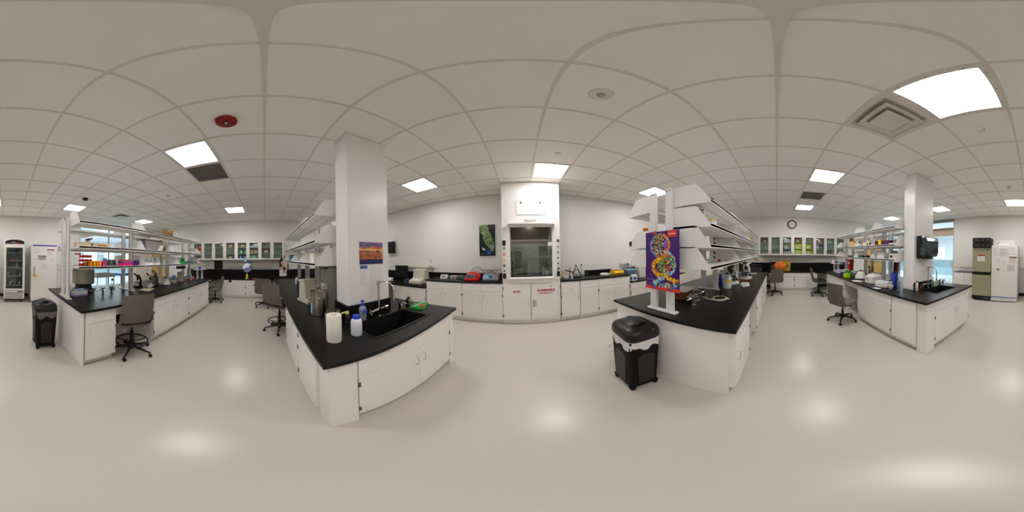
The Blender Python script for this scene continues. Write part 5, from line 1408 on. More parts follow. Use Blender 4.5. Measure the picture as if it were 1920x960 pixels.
# shelf 1 of bench 1 (aisle side). shelves span y -2.26..-1.92
YA = c1 + .30; A1, A2, A3 = 1.365, 1.64, 1.98
def S1(px, z, dy=0): return (sx(px, YA + dy, z), YA + dy, z)
t = thing('test_tube_stand', 'red stepped plastic rack stand at the near end of the lowest shelf', 'rack', (-1.10, c1 + .25, A1), 0)
b = B()
for k in range(3):
    z = .005 + .06 * k; wv = .085 - .005 * k
    b.box(-wv, wv, -.06, -.054, z, z + .035).box(-wv, wv, .054, .06, z, z + .035).box(-wv, -wv + .006, -.06, .06, z, z + .035).box(wv - .006, wv, -.06, .06, z, z + .035).box(-wv, wv, -.06, .06, z, z + .004)
for sx_ in (-1, 1):
    for sy_ in (-1, 1): b.box(sx_ * .07 - .004, sx_ * .07 + .004, sy_ * .05 - .004, sy_ * .05 + .004, 0, .19)
mk('tiers', b, RED, t, bevel=.001)
mk('scoop_handle', B().box(.075, .17, -.02, .02, .165, .185), RED, t, bevel=.004)
solo('storage_bag', B().rbox(0, 0, .17, .10, 0, .17, .03, t=.035), CLEARP, 'clear bag-like container right behind the red rack stand', 'container', (-1.36, c1 + .25, A1))
solo('storage_bag', B().rbox(0, 0, .13, .09, 0, .12, .03, t=.03), mat('aqua_plastic', (110, 190, 215), .3), 'pale aqua container behind the orange tube racks', 'container', (-1.50, c1 + .18, A1))
for k, px in enumerate((168, 174.5, 180, 185)):
    rack(S1(px, A1, .05), (.046, .10, .078), ORANGE if k % 2 == 0 else mat('amber_plastic', (232, 160, 20), .4),
         ('orange tube rack, first of the four in a row', 'amber tube rack, second of the orange row', 'orange tube rack, third of the orange row', 'amber tube rack beside the magenta rack')[k], 0, 2, 4, group='orange tube racks in a row')
rack(S1(192.5, A1, .05), (.075, .10, .078), PINK, 'magenta tube rack at the end of the orange row', 0, 3, 4)
carton(S1(160, A1, .02), (.03, .07, .06), KRAFTD, 'small brown box left of the orange racks')
q = S1(236, A1, .06)
rack((q[0] + .03, q[1] + .03, A1), (.26, .10, .05), PINK, 'magenta flat rack at the bottom of the stack before the second posts', .1, 8, 3)
rack((q[0], q[1] - .01, A1 + .051), (.26, .10, .024), LILAC, 'lilac rack between the magenta and orange racks of the stack', .0, 8, 3)
rack((q[0], q[1] - .01, A1 + .076), (.22, .09, .026), mat('red_orange', (236, 92, 30), .4), 'orange rack on top of the lilac rack', .05, 8, 3)
rack(S1(253, A1, .0), (.14, .09, .085), PURPLE, 'dark purple rack behind the magenta and orange stack', .1, 4, 3)
t = thing('grey_dispenser', 'rounded grey device with a dark window on the lowest shelf beside the stacked racks', 'instrument', (S1(215, A1)[0], YA - .08, A1), PI)
mk('housing', B().rbox(0, 0, .16, .12, 0, .10, .03, t=.02), GREYP, t, bevel=.006); mk('window', B().box(-.02, .02, -.063, -.05, .03, .07), GREYD, t)
for k, (px, cm, m) in enumerate(((276, OFFW, CLEARP), (284, OFFW, MILKY), (290, TEAL, CLEARP), (296, WHITEP, MILKY), (302, GREEN, CLEARP), (307, GREEN, MILKY), (313, WHITEP, CLEARP))):
    bottle(S1(px, A1, .02 * (k % 3) - .02), .034, .13 + .03 * (k % 2), m, cm, ('white-capped clear bottle, first past the second posts on the lowest shelf', 'milky bottle with white cap next to it on the lowest shelf', 'clear bottle with teal cap on the lowest shelf', 'milky bottle between the teal and green capped ones',
        'clear bottle with green cap on the lowest shelf', 'milky bottle with green cap beside the third posts', 'clear bottle with a white cap right of the green capped pair')[k], .55)
carton(S1(270, A1, .06), (.14, .08, .05), OFFW, 'low white box at the front edge past the second posts')
carton(S1(281, A1, .08), (.16, .06, .045), WHITEP, 'low white carton in front of the teal-capped bottle')
carton(S1(294, A1, .08), (.16, .06, .045), OFFW, 'low off-white carton in front of the green-capped bottle')
t = thing('storage_bin', 'bright green sloped storage bin on the lowest shelf past the third posts', 'bin', S1(339, A1, .02), 0)
mk('bin_body', B().prism([(-.12, 0), (.12, 0), (.12, .06), (-.05, .06), (-.12, .13)], -.05, .05, 'y'), mat('vivid_green', (16, 170, 50), .4), t, bevel=.003)
rack(S1(350, A1, .02), (.34, .09, .055), TEAL, 'long teal rack beside the bright green bin', 0, 8, 3)
rack(S1(362, A1, .02), (.26, .09, .05), GREEN, 'green rack at the far end of the lowest shelf', 0, 6, 3)
carton(S1(366.5, A1, .04), (.08, .09, .05), PINK, 'small magenta box beyond the green rack')
carton((-3.75, c1 + .30, A1 - .10 - .035), (.3, .12, .07), MAROON, 'dark maroon tray hanging under the lowest shelf', 0, 'hanging_tray', cat='tray')
# shelf 2 of bench 1
t = thing('magazine_file', 'kraft file box with a black edge leaning on the middle shelf near the first posts', 'file box', (-1.08, c1 + .23, A2), 0)
mk('box_body', B().prism([(-.06, 0), (.14, 0), (.14, .07), (-.04, .085), (-.085, .13)], -.06, .06, 'y'), TANB, t, bevel=.002)
mk('black_edge', B().prism([(-.12, .125), (-.05, .115), (-.05, .135), (-.12, .145)], -.05, .05, 'y'), BLACKP, t)
carton((-1.36, c1 + .25, A2), (.30, .11, .075), TANB, 'long tan box with a row of knobs on the middle shelf', 0, mark=KRAFT)
t = thing('grey_tote', 'grey sloped plastic tote on the middle shelf beside the second posts', 'tote', (-2.42, YA - .02, A2), 0)
mk('tub', B().prism([(-.20, 0), (.14, 0), (.18, .20), (-.34, .20)], -.11, .11, 'y'), GREYP, t, bevel=.004)
mk('rim', B().box(-.355, .195, -.115, .12, .195, .21), GREYD, t, bevel=.003)
t = thing('spray_box', 'white carton with dark blue trigger tops on the middle shelf', 'box', S1(294.5, A2), 0)
mk('carton', B().cb((0, 0, 0), (.16, .12, .13)), WHITEP, t, bevel=.002); mk('trigger_top', B().ball((-.04, 0, .16), (.025, .012, .018)).ball((.03, 0, .15), (.025, .012, .018)).cyl((-.04, 0, .13), .01, .03).cyl((.03, 0, .13), .01, .02), mat('navy2', (30, 34, 80), .4), t)
bottle(S1(302, A2), .05, .25, CLEARP, ORANGE, 'tall clear bottle with an orange cap on the middle shelf', .55, sticker=WHITEP)
bottle(S1(307.5, A2, -.05), .03, .15, AMBER, WHITEP, 'small amber bottle right of the orange-capped bottle')
carton((-3.26, YA, A2), (.20, .12, .15), WHITEP, 'white carton left of the carton with a purple mark')
t = carton((-3.51, YA + .02, A2), (.20, .12, .16), OFFW, 'white carton with a purple mark on the middle shelf', mark=WHITEP)
mk('purple_mark', B().box(.02, .09, .0601, .0612, .02, .08), PURPLE, t)
carton(S1(352, A2), (.5, .15, .05), WHITEP, 'flat white tray with a blue rim on the middle shelf past the third posts', mark=BLUEL)
# shelf 3 (top)
carton((-3.20, c1 + .24, A3), (.20, .16, .14), KRAFT, 'open brown cardboard box on the top shelf of the red rack bench', 0, mark=KRAFTD, open_=True)
carton((-3.50, c1 + .24, A3), (.13, .16, .24), TANB, 'tall tan carton standing beside the open brown box on the top shelf', 0, mark=WHITEP)
# riser on the desk end of bench 1
def riser(x0, x1, y, z, ztop, label, dep=.3):
    t = thing('desk_riser', label, 'riser shelf', ((x0 + x1) / 2, y, z))
    w_ = abs(x1 - x0) / 2
    for s in (-1, 1): mk('post', B().box(s * (w_ - .06) - .04, s * (w_ - .06) + .04, -.03, .03, 0, ztop - z - .02), SHELFW, t, bevel=.002)
    mk('top_board', B().box(-w_ - .04, w_ + .04, -dep / 2, dep / 2, ztop - z - .02, ztop - z), SHELFW, t, bevel=.002)
riser(-5.75, -5.2, -2.3, ZD, 1.12, 'small white riser shelf on the low desk past the red rack bench')
bottle((-5.35, -2.25, 1.12), .05, .10, BLUE, BLUE, 'blue tub on the riser shelf past the red rack bench')
t = thing('plush_toy', 'pinkish soft figure on the riser shelf past the red rack bench', 'soft toy', (-5.62, -2.2, 1.12))
mk('body', B().ball((0, 0, .06), (.05, .04, .06)), PEACH, t); mk('head', B().ball((0, 0, .14), .035), PEACH, t)
t = thing('fan', 'red round desk fan standing on the riser top at the end of the middle shelf', 'fan', (-4.9, c1 + .32, 1.64 + .012), PI)
mk('stand', B().box(-.05, .05, -.04, .04, 0, .10), YELLOW, t, bevel=.005); mk('cage', B().ball((0, -.02, .17), (.07, .04, .08)), RED, t)

# wall pictures on left wall
def board(name, x, y0, y1, z0, z1, m, label, cat, dots=None, f='E'):
    t = thing(name, label, cat, (x, (y0 + y1) / 2, z0), FACE[f])
    w_ = abs(y1 - y0) / 2
    mk('panel', B().box(-w_, w_, -.01, 0, 0, z1 - z0), m, t)
    if dots:
        rg = random.Random(5); b = B()
        for k in range(40):
            xx = rg.uniform(-w_ * .85, w_ * .85); q = rg.uniform(.03, z1 - z0 - .03); b.box(xx - .006, xx + .006, -.0112, -.01, q - .006, q + .006)
        mk('printed_specks', b, dots, t)
board('dark_poster', XL, -2.06, -1.70, 1.075, 1.42, BLACKP, 'black speckled poster on the wall under the leftmost glass cabinets', 'poster', REDD)
board('green_poster', XL, .58, .74, 1.16, 1.42, mat('forest_dark', (40, 60, 30), .6, var=.7, scale=30), 'small dark green picture on the wall right of the cabinets with boxes', 'poster')
board('notice_board', XL + .022, .58, .86, .80, 1.06, WHITEP, 'white sheet hanging over the black upstand near the drafting chairs', 'paper notice')
# the balloon on the left wall desk
bx, by, bz = -6.05, -.66, ZD
t = thing('balloon', 'blue and white printed foil balloon on a stick over a yellow weight', 'balloon', (bx, by, bz))
b = B().ball((0, 0, .42), (.06, .17, .17), 20); mk('foil', b, mat('foil_white', (214, 216, 224), .25), t)
b = B().prism([(-.17, .36), (-.14, .30), (.17, .42), (.15, .50)], .052, .066, 'x'); mk('blue_band', b, mat('foil_blue', (40, 60, 160), .3), t)
bb = B()
for k in range(6): bb.box(.066, .0675, -.10 + k * .035, -.075 + k * .035, .365 + k * .012, .395 + k * .012)
mk('band_letters', bb, WHITEP, t)
mk('rim', B().tube([(0, .172 * math.cos(2 * PI * k / 24), .42 + .172 * math.sin(2 * PI * k / 24)) for k in range(24)], .007, 6, closed=True), mat('foil_blue', (0, 0, 0)), t)
mk('stick', B().tube([(0, 0, .0), (.0, .005, .26)], .005, 6), WHITEP, t); mk('weight', B().lathe([(.055, 0), (.06, .02), (.045, .07), (.03, .10)], n=12).ball((0, 0, .14), (.04, .05, .05), 10), mat('weight_yellow', (214, 190, 60), .4, var=.5, scale=40), t)
solo('tape_roll', B().lathe([(.07, 0), (.075, .01), (.075, .03), (.07, .035)], n=20), mat('orange_red', (222, 78, 40), .4), 'orange-red flat round object on the desk right of the balloon', 'dish', (-6.02, -.39, ZD))
solo('sticker', B().cyl((.0, 0, 0), .055, .002, 24, ax='x'), BLACKP, 'round black and white sticker on the leftmost desk drawer', 'sticker', (-5.936, -1.28, .66))
solo('cabinet_note', B().box(0, .002, -.055, .055, -.06, .06), mat('blue_note', (130, 180, 220), .6), 'light blue note stuck under the glass cabinets above the balloon', 'paper notice', (-6.075, -.72, 1.45))
# ---------------------------------------------------------------- bench 2, worktop
t = thing('paper_towel_roll', 'white paper towel roll standing near the front edge of the sink bench', 'paper towel', (-1.10, .49, Z2))
mk('roll', B().lathe([(.021, .002), (.055, .0), (.057, .006), (.057, .222), (.055, .228), (.021, .226)], n=36), mat('towel_paper', (232, 226, 214), .9, bump=.35, bscale=120), t)
mk('core', B().lathe([(.020, .222), (.0205, .229), (.018, .229), (.0178, .10)], n=24), KRAFT, t)
b = B(); vs = []
for j in range(5):
    for i in range(6):
        u = i / 5; vs.append((-.055 - u * .085, -.01 + .02 * math.sin(u * 3 + j), .012 + j * .05 * (1 - u * .86) + .006 * math.sin(j + i)))
fs = [(j * 6 + i, j * 6 + i + 1, (j + 1) * 6 + i + 1, (j + 1) * 6 + i) for j in range(4) for i in range(5)]
o = mk('loose_sheet', b.add(vs, fs, True), MC['towel_paper'], t, rz=-.5); md = o.modifiers.new('thick', 'SOLIDIFY'); md.thickness = .0015
t = thing('wash_bottle', 'white squat bottle with a blue cap beside the paper towel roll', 'bottle', (-1.11, .69, Z2), .4)
mk('body', B().lathe([(.042, 0), (.046, .006), (.046, .125), (.040, .145), (.028, .155)], n=28), MILKY, t)
mk('cap', B().lathe([(.029, .15), (.030, .172), (.026, .185), (.012, .188)], n=24), BLUE, t)
t = thing('wash_bottle', 'small bottle with a pale green spout cap behind the blue-capped bottle', 'bottle', (-1.36, .745, Z2), 0)
mk('body', B().lathe([(.028, 0), (.032, .006), (.032, .09), (.016, .115)], n=20), CLEARP, t)
mk('cap', B().lathe([(.018, .112), (.018, .13)]).tube([(0, 0, .13), (.0, .01, .135), (.0, -.06, .125)], .007, 8), mat('pale_lime', (214, 222, 120), .4), t)
t = thing('soap_dispenser', 'clear soap dispenser with a blue pump beside the sink', 'soap', (-1.375, .93, Z2), PI / 2)
mk('bottle', B().lathe([(.036, 0), (.042, .01), (.044, .05), (.036, .08), (.042, .115), (.034, .15), (.016, .165)], n=24), mat('soap_clear', (190, 200, 208), .2, trans=.55), t)
mk('pump', B().lathe([(.019, .16), (.019, .185), (.008, .187), (.007, .212)], n=16).rbox(0, 0, .03, .022, .21, .222, .008).tube([(0, -.005, .218), (0, -.045, .214)], [.006, .005], 8), BLUE, t)
b = B().box(-.026, .026, -.0455, -.040, .085, .125); mk('label', b, mat('label_blue', (60, 90, 190), .4), t)
t = thing('steel_jug', 'tall stainless steel canister with a wire bail handle and blue label', 'canister', (-1.76, .60, Z2), 0)
mk('body', B().lathe([(.085, 0), (.09, .006), (.09, .275), (.094, .28), (.094, .29), (.088, .292), (.086, .25)], n=40), STEEL, t)
mk('inner_lid', B().lathe([(.087, .262), (.06, .268), (.01, .27)], n=30), STEEL, t)
mk('stirrer', B().tube([(0, 0, .265), (-.02, -.02, .31), (-.05, .0, .315)], .006, 8), STEEL, t)
for s in (-1, 1): mk('handle_lug', B().box(s * .088 - .006, s * .088 + .006, -.02, .02, .19, .225), STEEL, t, bevel=.003).rotation_euler.z = -.4
mk('bail', B().tube([(.095 * math.cos(-.4), .095 * math.sin(-.4), .205), (.12, .03, .15), (.13, .08, .09), (.115, .1, .06)], .003, 6), BLACKP, t)
b = B()
for k in range(6):
    a0, a1 = R(238 + k * 9), R(247 + k * 9); b.add([(.0915 * math.cos(a0), .0915 * math.sin(a0), .03), (.0915 * math.cos(a1), .0915 * math.sin(a1), .03), (.0915 * math.cos(a1), .0915 * math.sin(a1), .15), (.0915 * math.cos(a0), .0915 * math.sin(a0), .15)], [(0, 1, 2, 3)])
mk('blue_label', b, SKYB, t)
t = thing('analytical_balance', 'cream colored slanted instrument on a base plate, behind the steel canister', 'instrument', (-2.42, .66, Z2), PI / 2 + .25)
mk('base_plate', B().prism([(-.13, -.20), (.13, -.20), (.13, .14), (-.13, .14)], 0, .035), BEIGE, t, bevel=.006)
mk('front_keypad', B().prism([(-.20, .035), (-.10, .035), (-.10, .07), (-.20, .045)], -.12, .12, 'x'), BEIGE, t, bevel=.003)
mk('key', B().box(-.10, -.03, -.17, -.145, .052, .066).box(.02, .06, -.18, -.15, .052, .066), BLACKP, t, bevel=.004)
mk('tower', B().prism([(-.09, .035), (.13, .035), (.12, .31), (-.05, .33)], -.10, .10, 'x'), BEIGE, t, bevel=.01)
mk('tower_lid', B().prism([(-.062, .325), (.135, .305), (.133, .335), (-.055, .36)], -.11, .11, 'x'), BEIGE, t, bevel=.006)
t = thing('metal_stand', 'open-fronted metal box stand beside the towel roll', 'stand', (-1.48, .655, Z2), -.55)
b = B().box(-.10, .10, -.07, .07, .115, .12).box(-.10, -.095, -.07, .07, 0, .115).box(.095, .10, -.07, .07, 0, .115)
mk('frame', b, STEEL, t, bevel=.001); mk('lower_bar', B().tube([(-.095, -.06, .015), (.095, -.06, .015)], .008, 8).tube([(-.095, -.06, .10), (.095, -.06, .10)], .006, 8), CHROME, t); mk('pin', B().cyl((.06, .03, .12), .006, .03, 8), BLACKP, t)
t = thing('drawer_tower', 'clear grey stacked plastic drawers against the calendar column', 'drawer unit', (-1.92, .84, Z2), 0)
mk('frame', B().box(-.13, .13, -.11, .10, 0, .015).box(-.13, -.125, -.11, .10, 0, .55).box(.125, .13, -.11, .10, 0, .55).box(-.13, .13, .095, .10, 0, .55).box(-.13, .13, -.11, .10, .545, .555), GREYP, t)
for k, (z, h_) in enumerate(((.02, .17), (.20, .16), (.37, .165))):
    d_ = mk('drawer', B().box(-.12, .12, -.12, .09, z, z + h_), [mat('drawer_smoke', (120, 124, 140), .3), GREYP, GREYP][k], t, bevel=.006)
    mk('handle', B().box(-.05, .05, -.135, -.12, z + h_ * .7, z + h_ * .8), OFFW, d_, bevel=.004)
t = thing('green_pouch', 'bright green zip pouch with a red tag lying beside the nearest sink', 'pouch', (-1.24, 1.71, Z2), .35)
mk('pouch', B().rbox(0, 0, .20, .28, 0, .03, .03, t=.012), mat('pouch_green', (26, 132, 30), .6, var=.2, bump=.4, bscale=40), t, bevel=.006)
mk('red_tag', B().ball((.06, -.07, .036), (.03, .035, .012)), RED, t)
mk('pen', B().tube([(-.04, -.13, .034), (.03, .08, .038)], .006, 8), OFFW, t)
# shelf and clutter of bench 2 (aisle side y from .875 down to .515), posts at y .875..
c2 = ctr[2]; YB2 = c2 - .33
def S2(px, z, dy=0): return (sx(px, YB2 + dy, z), YB2 + dy, z)
carton(S2(595, 1.425), (.20, .17, .13), mat('cream_carton', (226, 220, 204), .7), 'cream carton on the lowest shelf behind the calendar column', 0, mark=WHITEP)
for k, (px, m) in enumerate(((574, TEAL), (578, mat('navy3', (40, 44, 90), .4)))):
    bottle(S2(px, 1.425), .03, .07, m, INK, ('small teal pot beside the bracket on the lowest shelf', 'small navy pot beside the cream carton')[k])
bottle((-4.32, YB2, 1.69), .05, .12, mat('spray_green', (20, 160, 50), .4), GREEN, 'bright green spray bottle on the middle shelf of the column bench', .3)
carton((-4.32, YB2, 1.425), (.22, .14, .16), TEAL, 'teal patterned box on the lowest shelf of the column bench', 0, mark=BLUEL)
t = thing('hanging_ornament', 'pink, peach and black paper ornament hanging at the far end of the column bench shelves', 'ornament', (-4.55, .52, 1.42), 0)
rg = random.Random(6)
for k, m in enumerate((PEACH, MAROON, PEACH, mat('skin_pink', (236, 180, 150), .6), INK, PEACH)):
    mk('paper_piece', B().ball((.0, rg.uniform(-.05, .05), -.30 + k * .085), (.05, .045, .055), 10), m, t)
mk('string', B().tube([(0, 0, .16), (0, 0, .25)], .003, 6), INK, t)
t = thing('hanging_ornament', 'white and pink tags hanging below the shelf of the column bench', 'ornament', (-3.62, .50, 1.36), 0)
for k, m in enumerate((OFFW, PEACH, MAROON, OFFW)): mk('tag', B().box(-.003, .003, -.03 + k * .02, -.005 + k * .02, -.14 + .02 * (k % 2), .03), m, t)
bottle((-3.15, .85, Z2), .07, .24, MILKY, WHITEP, 'large milky jug behind the cream instrument', .4)
bottle((-3.72, .80, Z2), .05, .22, mat('dark_purple', (70, 40, 110), .4), PURPLE, 'purple bottle far along the column bench')
bottle((-4.2, .83, Z2), .04, .20, MILKY, BLUE, 'white bottle with blue cap far along the column bench')
bottle((-4.35, .90, Z2), .04, .18, mat('yellow_green', (170, 180, 60), .4), YELLOW, 'yellow-green bottle near the end of the column bench')
solo('pipette_stand', B().cyl((0, 0, 0), .06, .012).cyl((0, 0, 0), .008, .28, 10).tube([(-.06, 0, .05), (-.06, 0, .24)], .009, 8).tube([(.06, 0, .05), (.06, 0, .24)], .009, 8).tube([(0, -.06, .05), (0, -.06, .24)], .009, 8).cyl((0, 0, .2), .07, .008), REDD, 'dark red pipette stand behind the milky jug', 'pipette stand', (-3.0, 1.13, Z2))
solo('thermos', B().lathe([(.06, 0), (.06, .3), (.04, .33), (.04, .36)], n=24), STEEL, 'steel cylinder flask standing between the shelf posts behind the jug', 'flask', (-2.86, 1.12, Z2))
carton((-2.32, 1.07, Z2 + .001), (.26, .2, .13), MAROON, 'dark purple patterned box between the posts behind the steel canister', 0, mark=LILAC)
carton((-2.32, 1.07, Z2 + .132), (.26, .2, .12), WHITEP, 'white box on the dark purple box between the posts', 0)
carton((-2.32, 1.07, Z2 + .253), (.24, .18, .05), REDD, 'dark red flat box in the stack between the posts', 0)
carton((-2.32, 1.07, Z2 + .304), (.26, .2, .12), mat('cream_yellow', (232, 214, 150), .6), 'cream yellow box on top of the stack between the posts', 0)
t = thing('monitor', 'black computer monitor with keyboard stand on the hood wall desk, left', 'monitor', (-3.28, 3.66, ZD), PI)
t.rotation_euler.z = 0
mk('screen', B().box(-.25, .25, -.03, .01, .14, .50), BLACKP, t, bevel=.006); mk('stand', B().box(-.03, .03, 0, .03, 0, .2).rbox(0, 0, .24, .18, 0, .012, .03), BLACKP, t)
# ---------------------------------------------------------------- hood wall counters
t = thing('thermal_cycler', 'cream beige sloped instrument on the low desk by the hood wall', 'instrument', (-2.60, 3.62, ZD), .0)
mk('body', B().prism([(-.24, .03), (-.24, .11), (-.06, .17), (-.02, .40), (.16, .42), (.22, .05), (.2, .03)], -.19, .19, 'x'), BEIGE, t, bevel=.012)
mk('lower_front', B().box(-.17, .17, -.2, .18, 0, .04), mat('tan_plastic', (178, 166, 128), .45), t, bevel=.006); mk('keypad', B().add([(-.1, -.2, .1265), (.05, -.2, .1265), (.05, -.1, .1605), (-.1, -.1, .1605)], [(0, 1, 2, 3)]), OFFW, t)
mk('badge', B().box(-.08, .0, -.048, -.044, .27, .28), BLUEL, t)
solo('power_cable', B().tube([(-2.45, YF - .055, 1.20), (-2.38, YF - .09, 1.24), (-2.32, YF - .1, 1.18), (-2.32, YF - .09, .95), (-2.34, YF - .1, .76)], .006, 7), BLACKP, 'black cable from the raceway down behind the beige instrument', 'cable')
carton((-2.98, 3.55, ZD), (.14, .18, .12), mat('navy_device', (50, 60, 84), .4), 'dark blue-grey small device right of the black monitor', .2, 'small_device', cat='instrument')
t = thing('desk_phone', 'white and grey desk phone on the low desk beside the calendar column', 'phone', (-3.75, 3.55, ZD), .3)
mk('base', B().prism([(-.11, 0), (.11, 0), (.11, .10), (-.11, .04)], -.12, .12, 'x'), OFFW, t, bevel=.008); mk('handset', B().tube([(-.09, -.08, .09), (-.09, 0, .12), (-.09, .09, .13)], .022, 8), GREYP, t)
t = thing('wall_dispenser', 'black wall dispenser on the hood wall near the calendar column', 'dispenser', (-3.92, YF, 1.62), 0)
mk('housing', B().box(-.14, .14, -.13, 0, 0, .40), BLACKP, t, bevel=.02); mk('front_cover', B().box(-.13, .13, -.15, -.13, .12, .39), mat('smoke_plastic', (26, 26, 28), .15), t, bevel=.01)
board('wall_paper', -4.3, 0, 0.01, 1, 1.1, WHITEP, 'x', 'x') if 0 else None
t = sheet('paper_notice', .18, .42, (-4.12, YF - .002, 1.20), 0, WHITEP, 'white sheet on the hood wall below the black dispenser', 4, INKG)
outlet(-3.95, YF, 1.16, 0, 'outlet on the hood wall left of the monitor')
t = thing('power_supply', 'small white power supply with a dark display left of the red instrument', 'instrument', (-1.82, 3.58, ZH), .15)
mk('body', B().prism([(-.09, 0), (.09, 0), (.09, .09), (-.02, .10), (-.09, .04)], -.08, .08, 'x'), OFFW, t, bevel=.008); mk('display', B().add([(-.05, -.083, .052), (.05, -.083, .052), (.05, -.05, .08), (-.05, -.05, .08)], [(0, 1, 2, 3)]), mat('lcd_blue', (50, 50, 110), .3), t)
rack((-1.60, 3.66, ZH), (.18, .12, .07), OFFW, 'white tube rack right of the small power supply', .1, 6, 3, tubes=GREYD)
rack((-1.42, 3.70, ZH), (.12, .12, .075), GREYP, 'grey-blue tube rack before the green rack', 0, 5, 3, tubes=GREYD)
rack((-1.32, 3.60, ZH), (.08, .10, .06), TEAL, 'small green rack touching the red instrument', 0, 3, 3)
t = thing('red_instrument', 'rounded red instrument with grey screen left of the fume hood', 'instrument', (-1.08, 3.52, ZH), .05)
mk('body', B().prism([(-.16, 0), (.16, 0), (.18, .05), (.14, .15), (.05, .19), (-.08, .18), (-.15, .10)], -.10, .16, 'y'), RED, t, bevel=.02)
mk('front_lip', B().box(-.16, .15, -.15, -.09, 0, .05), RED, t, bevel=.015)
mk('screen', B().add([(-.12, -.135, .062), (.08, -.135, .062), (.07, -.104, .14), (-.10, -.104, .14)], [(0, 1, 2, 3)]), GREYD, t)
mk('screen_bezel', B().add([(-.13, -.131, .05), (.09, -.131, .05), (.08, -.102, .15), (-.11, -.102, .15)], [(0, 1, 2, 3)]), GREYP, t)
solo('power_cable', B().tube([(-1.15, 3.68, 1.12), (-1.10, 3.74, 1.20), (-.98, 3.78, 1.20), (-.90, 3.80, 1.12), (-.88, 3.86, 1.0)], .006, 7), GREYD, 'dark cable arching above the red instrument', 'cable')
solo('bottle_cluster', B().cyl((0, 0, 0), .02, .14, 12), mat('yellow_cap', (200, 190, 90), .4), 'small yellowish bottle behind the red instrument', 'bottle', (-1.27, 3.78, ZH))
t = thing('shaker', 'grey and light blue orbital shaker with a wire tray next to the fume hood', 'shaker', (-.66, 3.60, ZH), 0)
mk('body', B().prism([(-.17, 0), (.17, 0), (.17, .14), (-.10, .14), (-.17, .04)], -.17, .17, 'x'), GREYP, t, bevel=.01)
mk('front_panel', B().add([(-.15, -.166, .05), (.08, -.166, .05), (.08, -.108, .13), (-.15, -.108, .13)], [(0, 1, 2, 3)]), BLUEL, t)
mk('display', B().add([(-.03, -.158, .064), (.05, -.158, .064), (.05, -.128, .106), (-.03, -.128, .106)], [(0, 1, 2, 3)]), INK, t)
b = B()
for yv in (-.16, 0, .16): b.tube([(-.2, yv, .22), (.2, yv, .22)], .004, 6)
for xv in (-.2, -.07, .07, .2): b.tube([(xv, -.16, .22), (xv, .16, .22)], .004, 6)
b.tube([(-.2, -.16, .24), (.2, -.16, .24)], .004, 6)
for xv in (-.1, .1): b.tube([(xv, -.05, .14), (xv, -.05, .22)], .006, 6).tube([(xv, .1, .14), (xv, .1, .22)], .006, 6)
mk('wire_tray', b, STEEL, t); mk('clamp', B().tube([(-.08, 0, .15), (.08, 0, .22)], .006, 6).tube([(.08, 0, .15), (-.08, 0, .22)], .006, 6), GREYD, t)
# right of hood
bottle((.93, 3.62, ZH), .035, .15, mat('cream_bottle', (210, 190, 150), .5), ORANGE, 'cream bottle directly right of the fume hood', .4)
solo('tub', B().lathe([(.05, 0), (.06, .05), (.055, .055)], n=20), OFFW, 'low white tub directly right of the fume hood', 'tub', (1.0, 3.5, ZH))
t = thing('clamp_stand', 'black angled lamp-like stand right of the fume hood', 'stand', (1.25, 3.56, ZH), 0)
mk('base', B().rbox(0, 0, .22, .14, 0, .025, .02), BLACKP, t, bevel=.004)
mk('frame', B().tube([(-.09, 0, .02), (-.0, 0, .30), (.12, 0, .05)], .014, 8).tube([(-.26, 0, .18), (-.05, 0, .12)], .012, 8).tube([(-.15, .03, .02), (-.13, .03, .24)], .008, 8), BLACKP, t)
mk('ring', B().tube([(.01 + .06 * math.cos(2 * PI * k / 16), 0, .12 + .05 * math.sin(2 * PI * k / 16)) for k in range(16)], .008, 6, closed=True), GREYD, t)
bottle((1.45, 3.72, ZH), .025, .30, CLEARP, BLACKP, 'tall thin clear bottle with a black cap behind the black stand', .5)
bottle((1.11, 3.42, ZH), .022, .09, MILKY, WHITEP, 'small white bottle at the counter edge by the black stand')
solo('beaker', B().lathe([(.05, 0), (.052, .14), (.055, .145), (.050, .14), (.048, .01)], n=20), CLEARP, 'clear beaker in front of the black upstand right of the hood', 'beaker', (1.58, 3.74, ZH))
solo('petri_stack', B().lathe([(.09, 0), (.11, .02), (.11, .05), (.09, .065)], n=28), OFFW, 'round white lidded dish left of the yellow scale', 'dish', (1.97, 3.50, ZH))
solo('small_tray', B().rbox(0, 0, .18, .14, 0, .035, .02), mat('grey_white', (190, 190, 188), .4), 'pale tray between the round white dish and the yellow scale', 'tray', (2.13, 3.64, ZH), bevel=.004)
t = thing('scale', 'yellow bench scale with a white pan right of the fume hood', 'scale', (2.42, 3.62, ZH), 0)
mk('body', B().prism([(-.13, 0), (.13, 0), (.12, .10), (-.08, .10), (-.14, .04)], -.15, .15, 'x'), mat('scale_yellow', (240, 180, 20), .4), t, bevel=.01)
mk('pan', B().rbox(0, .02, .26, .20, .115, .135, .02), mat('pan_white', (230, 220, 210), .3), t, bevel=.004); mk('pan_support', B().cyl((0, .02, .10), .05, .016), BEIGED, t)
mk('button', B().box(-.05, -.02, -.128, -.10, .045, .06).box(0, .03, -.128, -.10, .045, .06).box(.05, .08, -.128, -.10, .045, .06), GREYD, t)
t = thing('storage_crate', 'grey-blue crate with blue and white boxes on the low desk right of the scale', 'crate', (2.83, 3.62, ZD), 0)
mk('shell', B().box(-.16, .16, -.14, .16, 0, .25), BLUEG, t, bevel=.01); mk('lid', B().box(-.18, .18, -.16, .18, .25, .30), mat('crate_blue', (110, 150, 180), .4), t, bevel=.008)
carton((2.80, 3.38, ZD), (.18, .10, .16), WHITEP, 'white and blue carton in front of the grey-blue crate', .1, mark=BLUE)
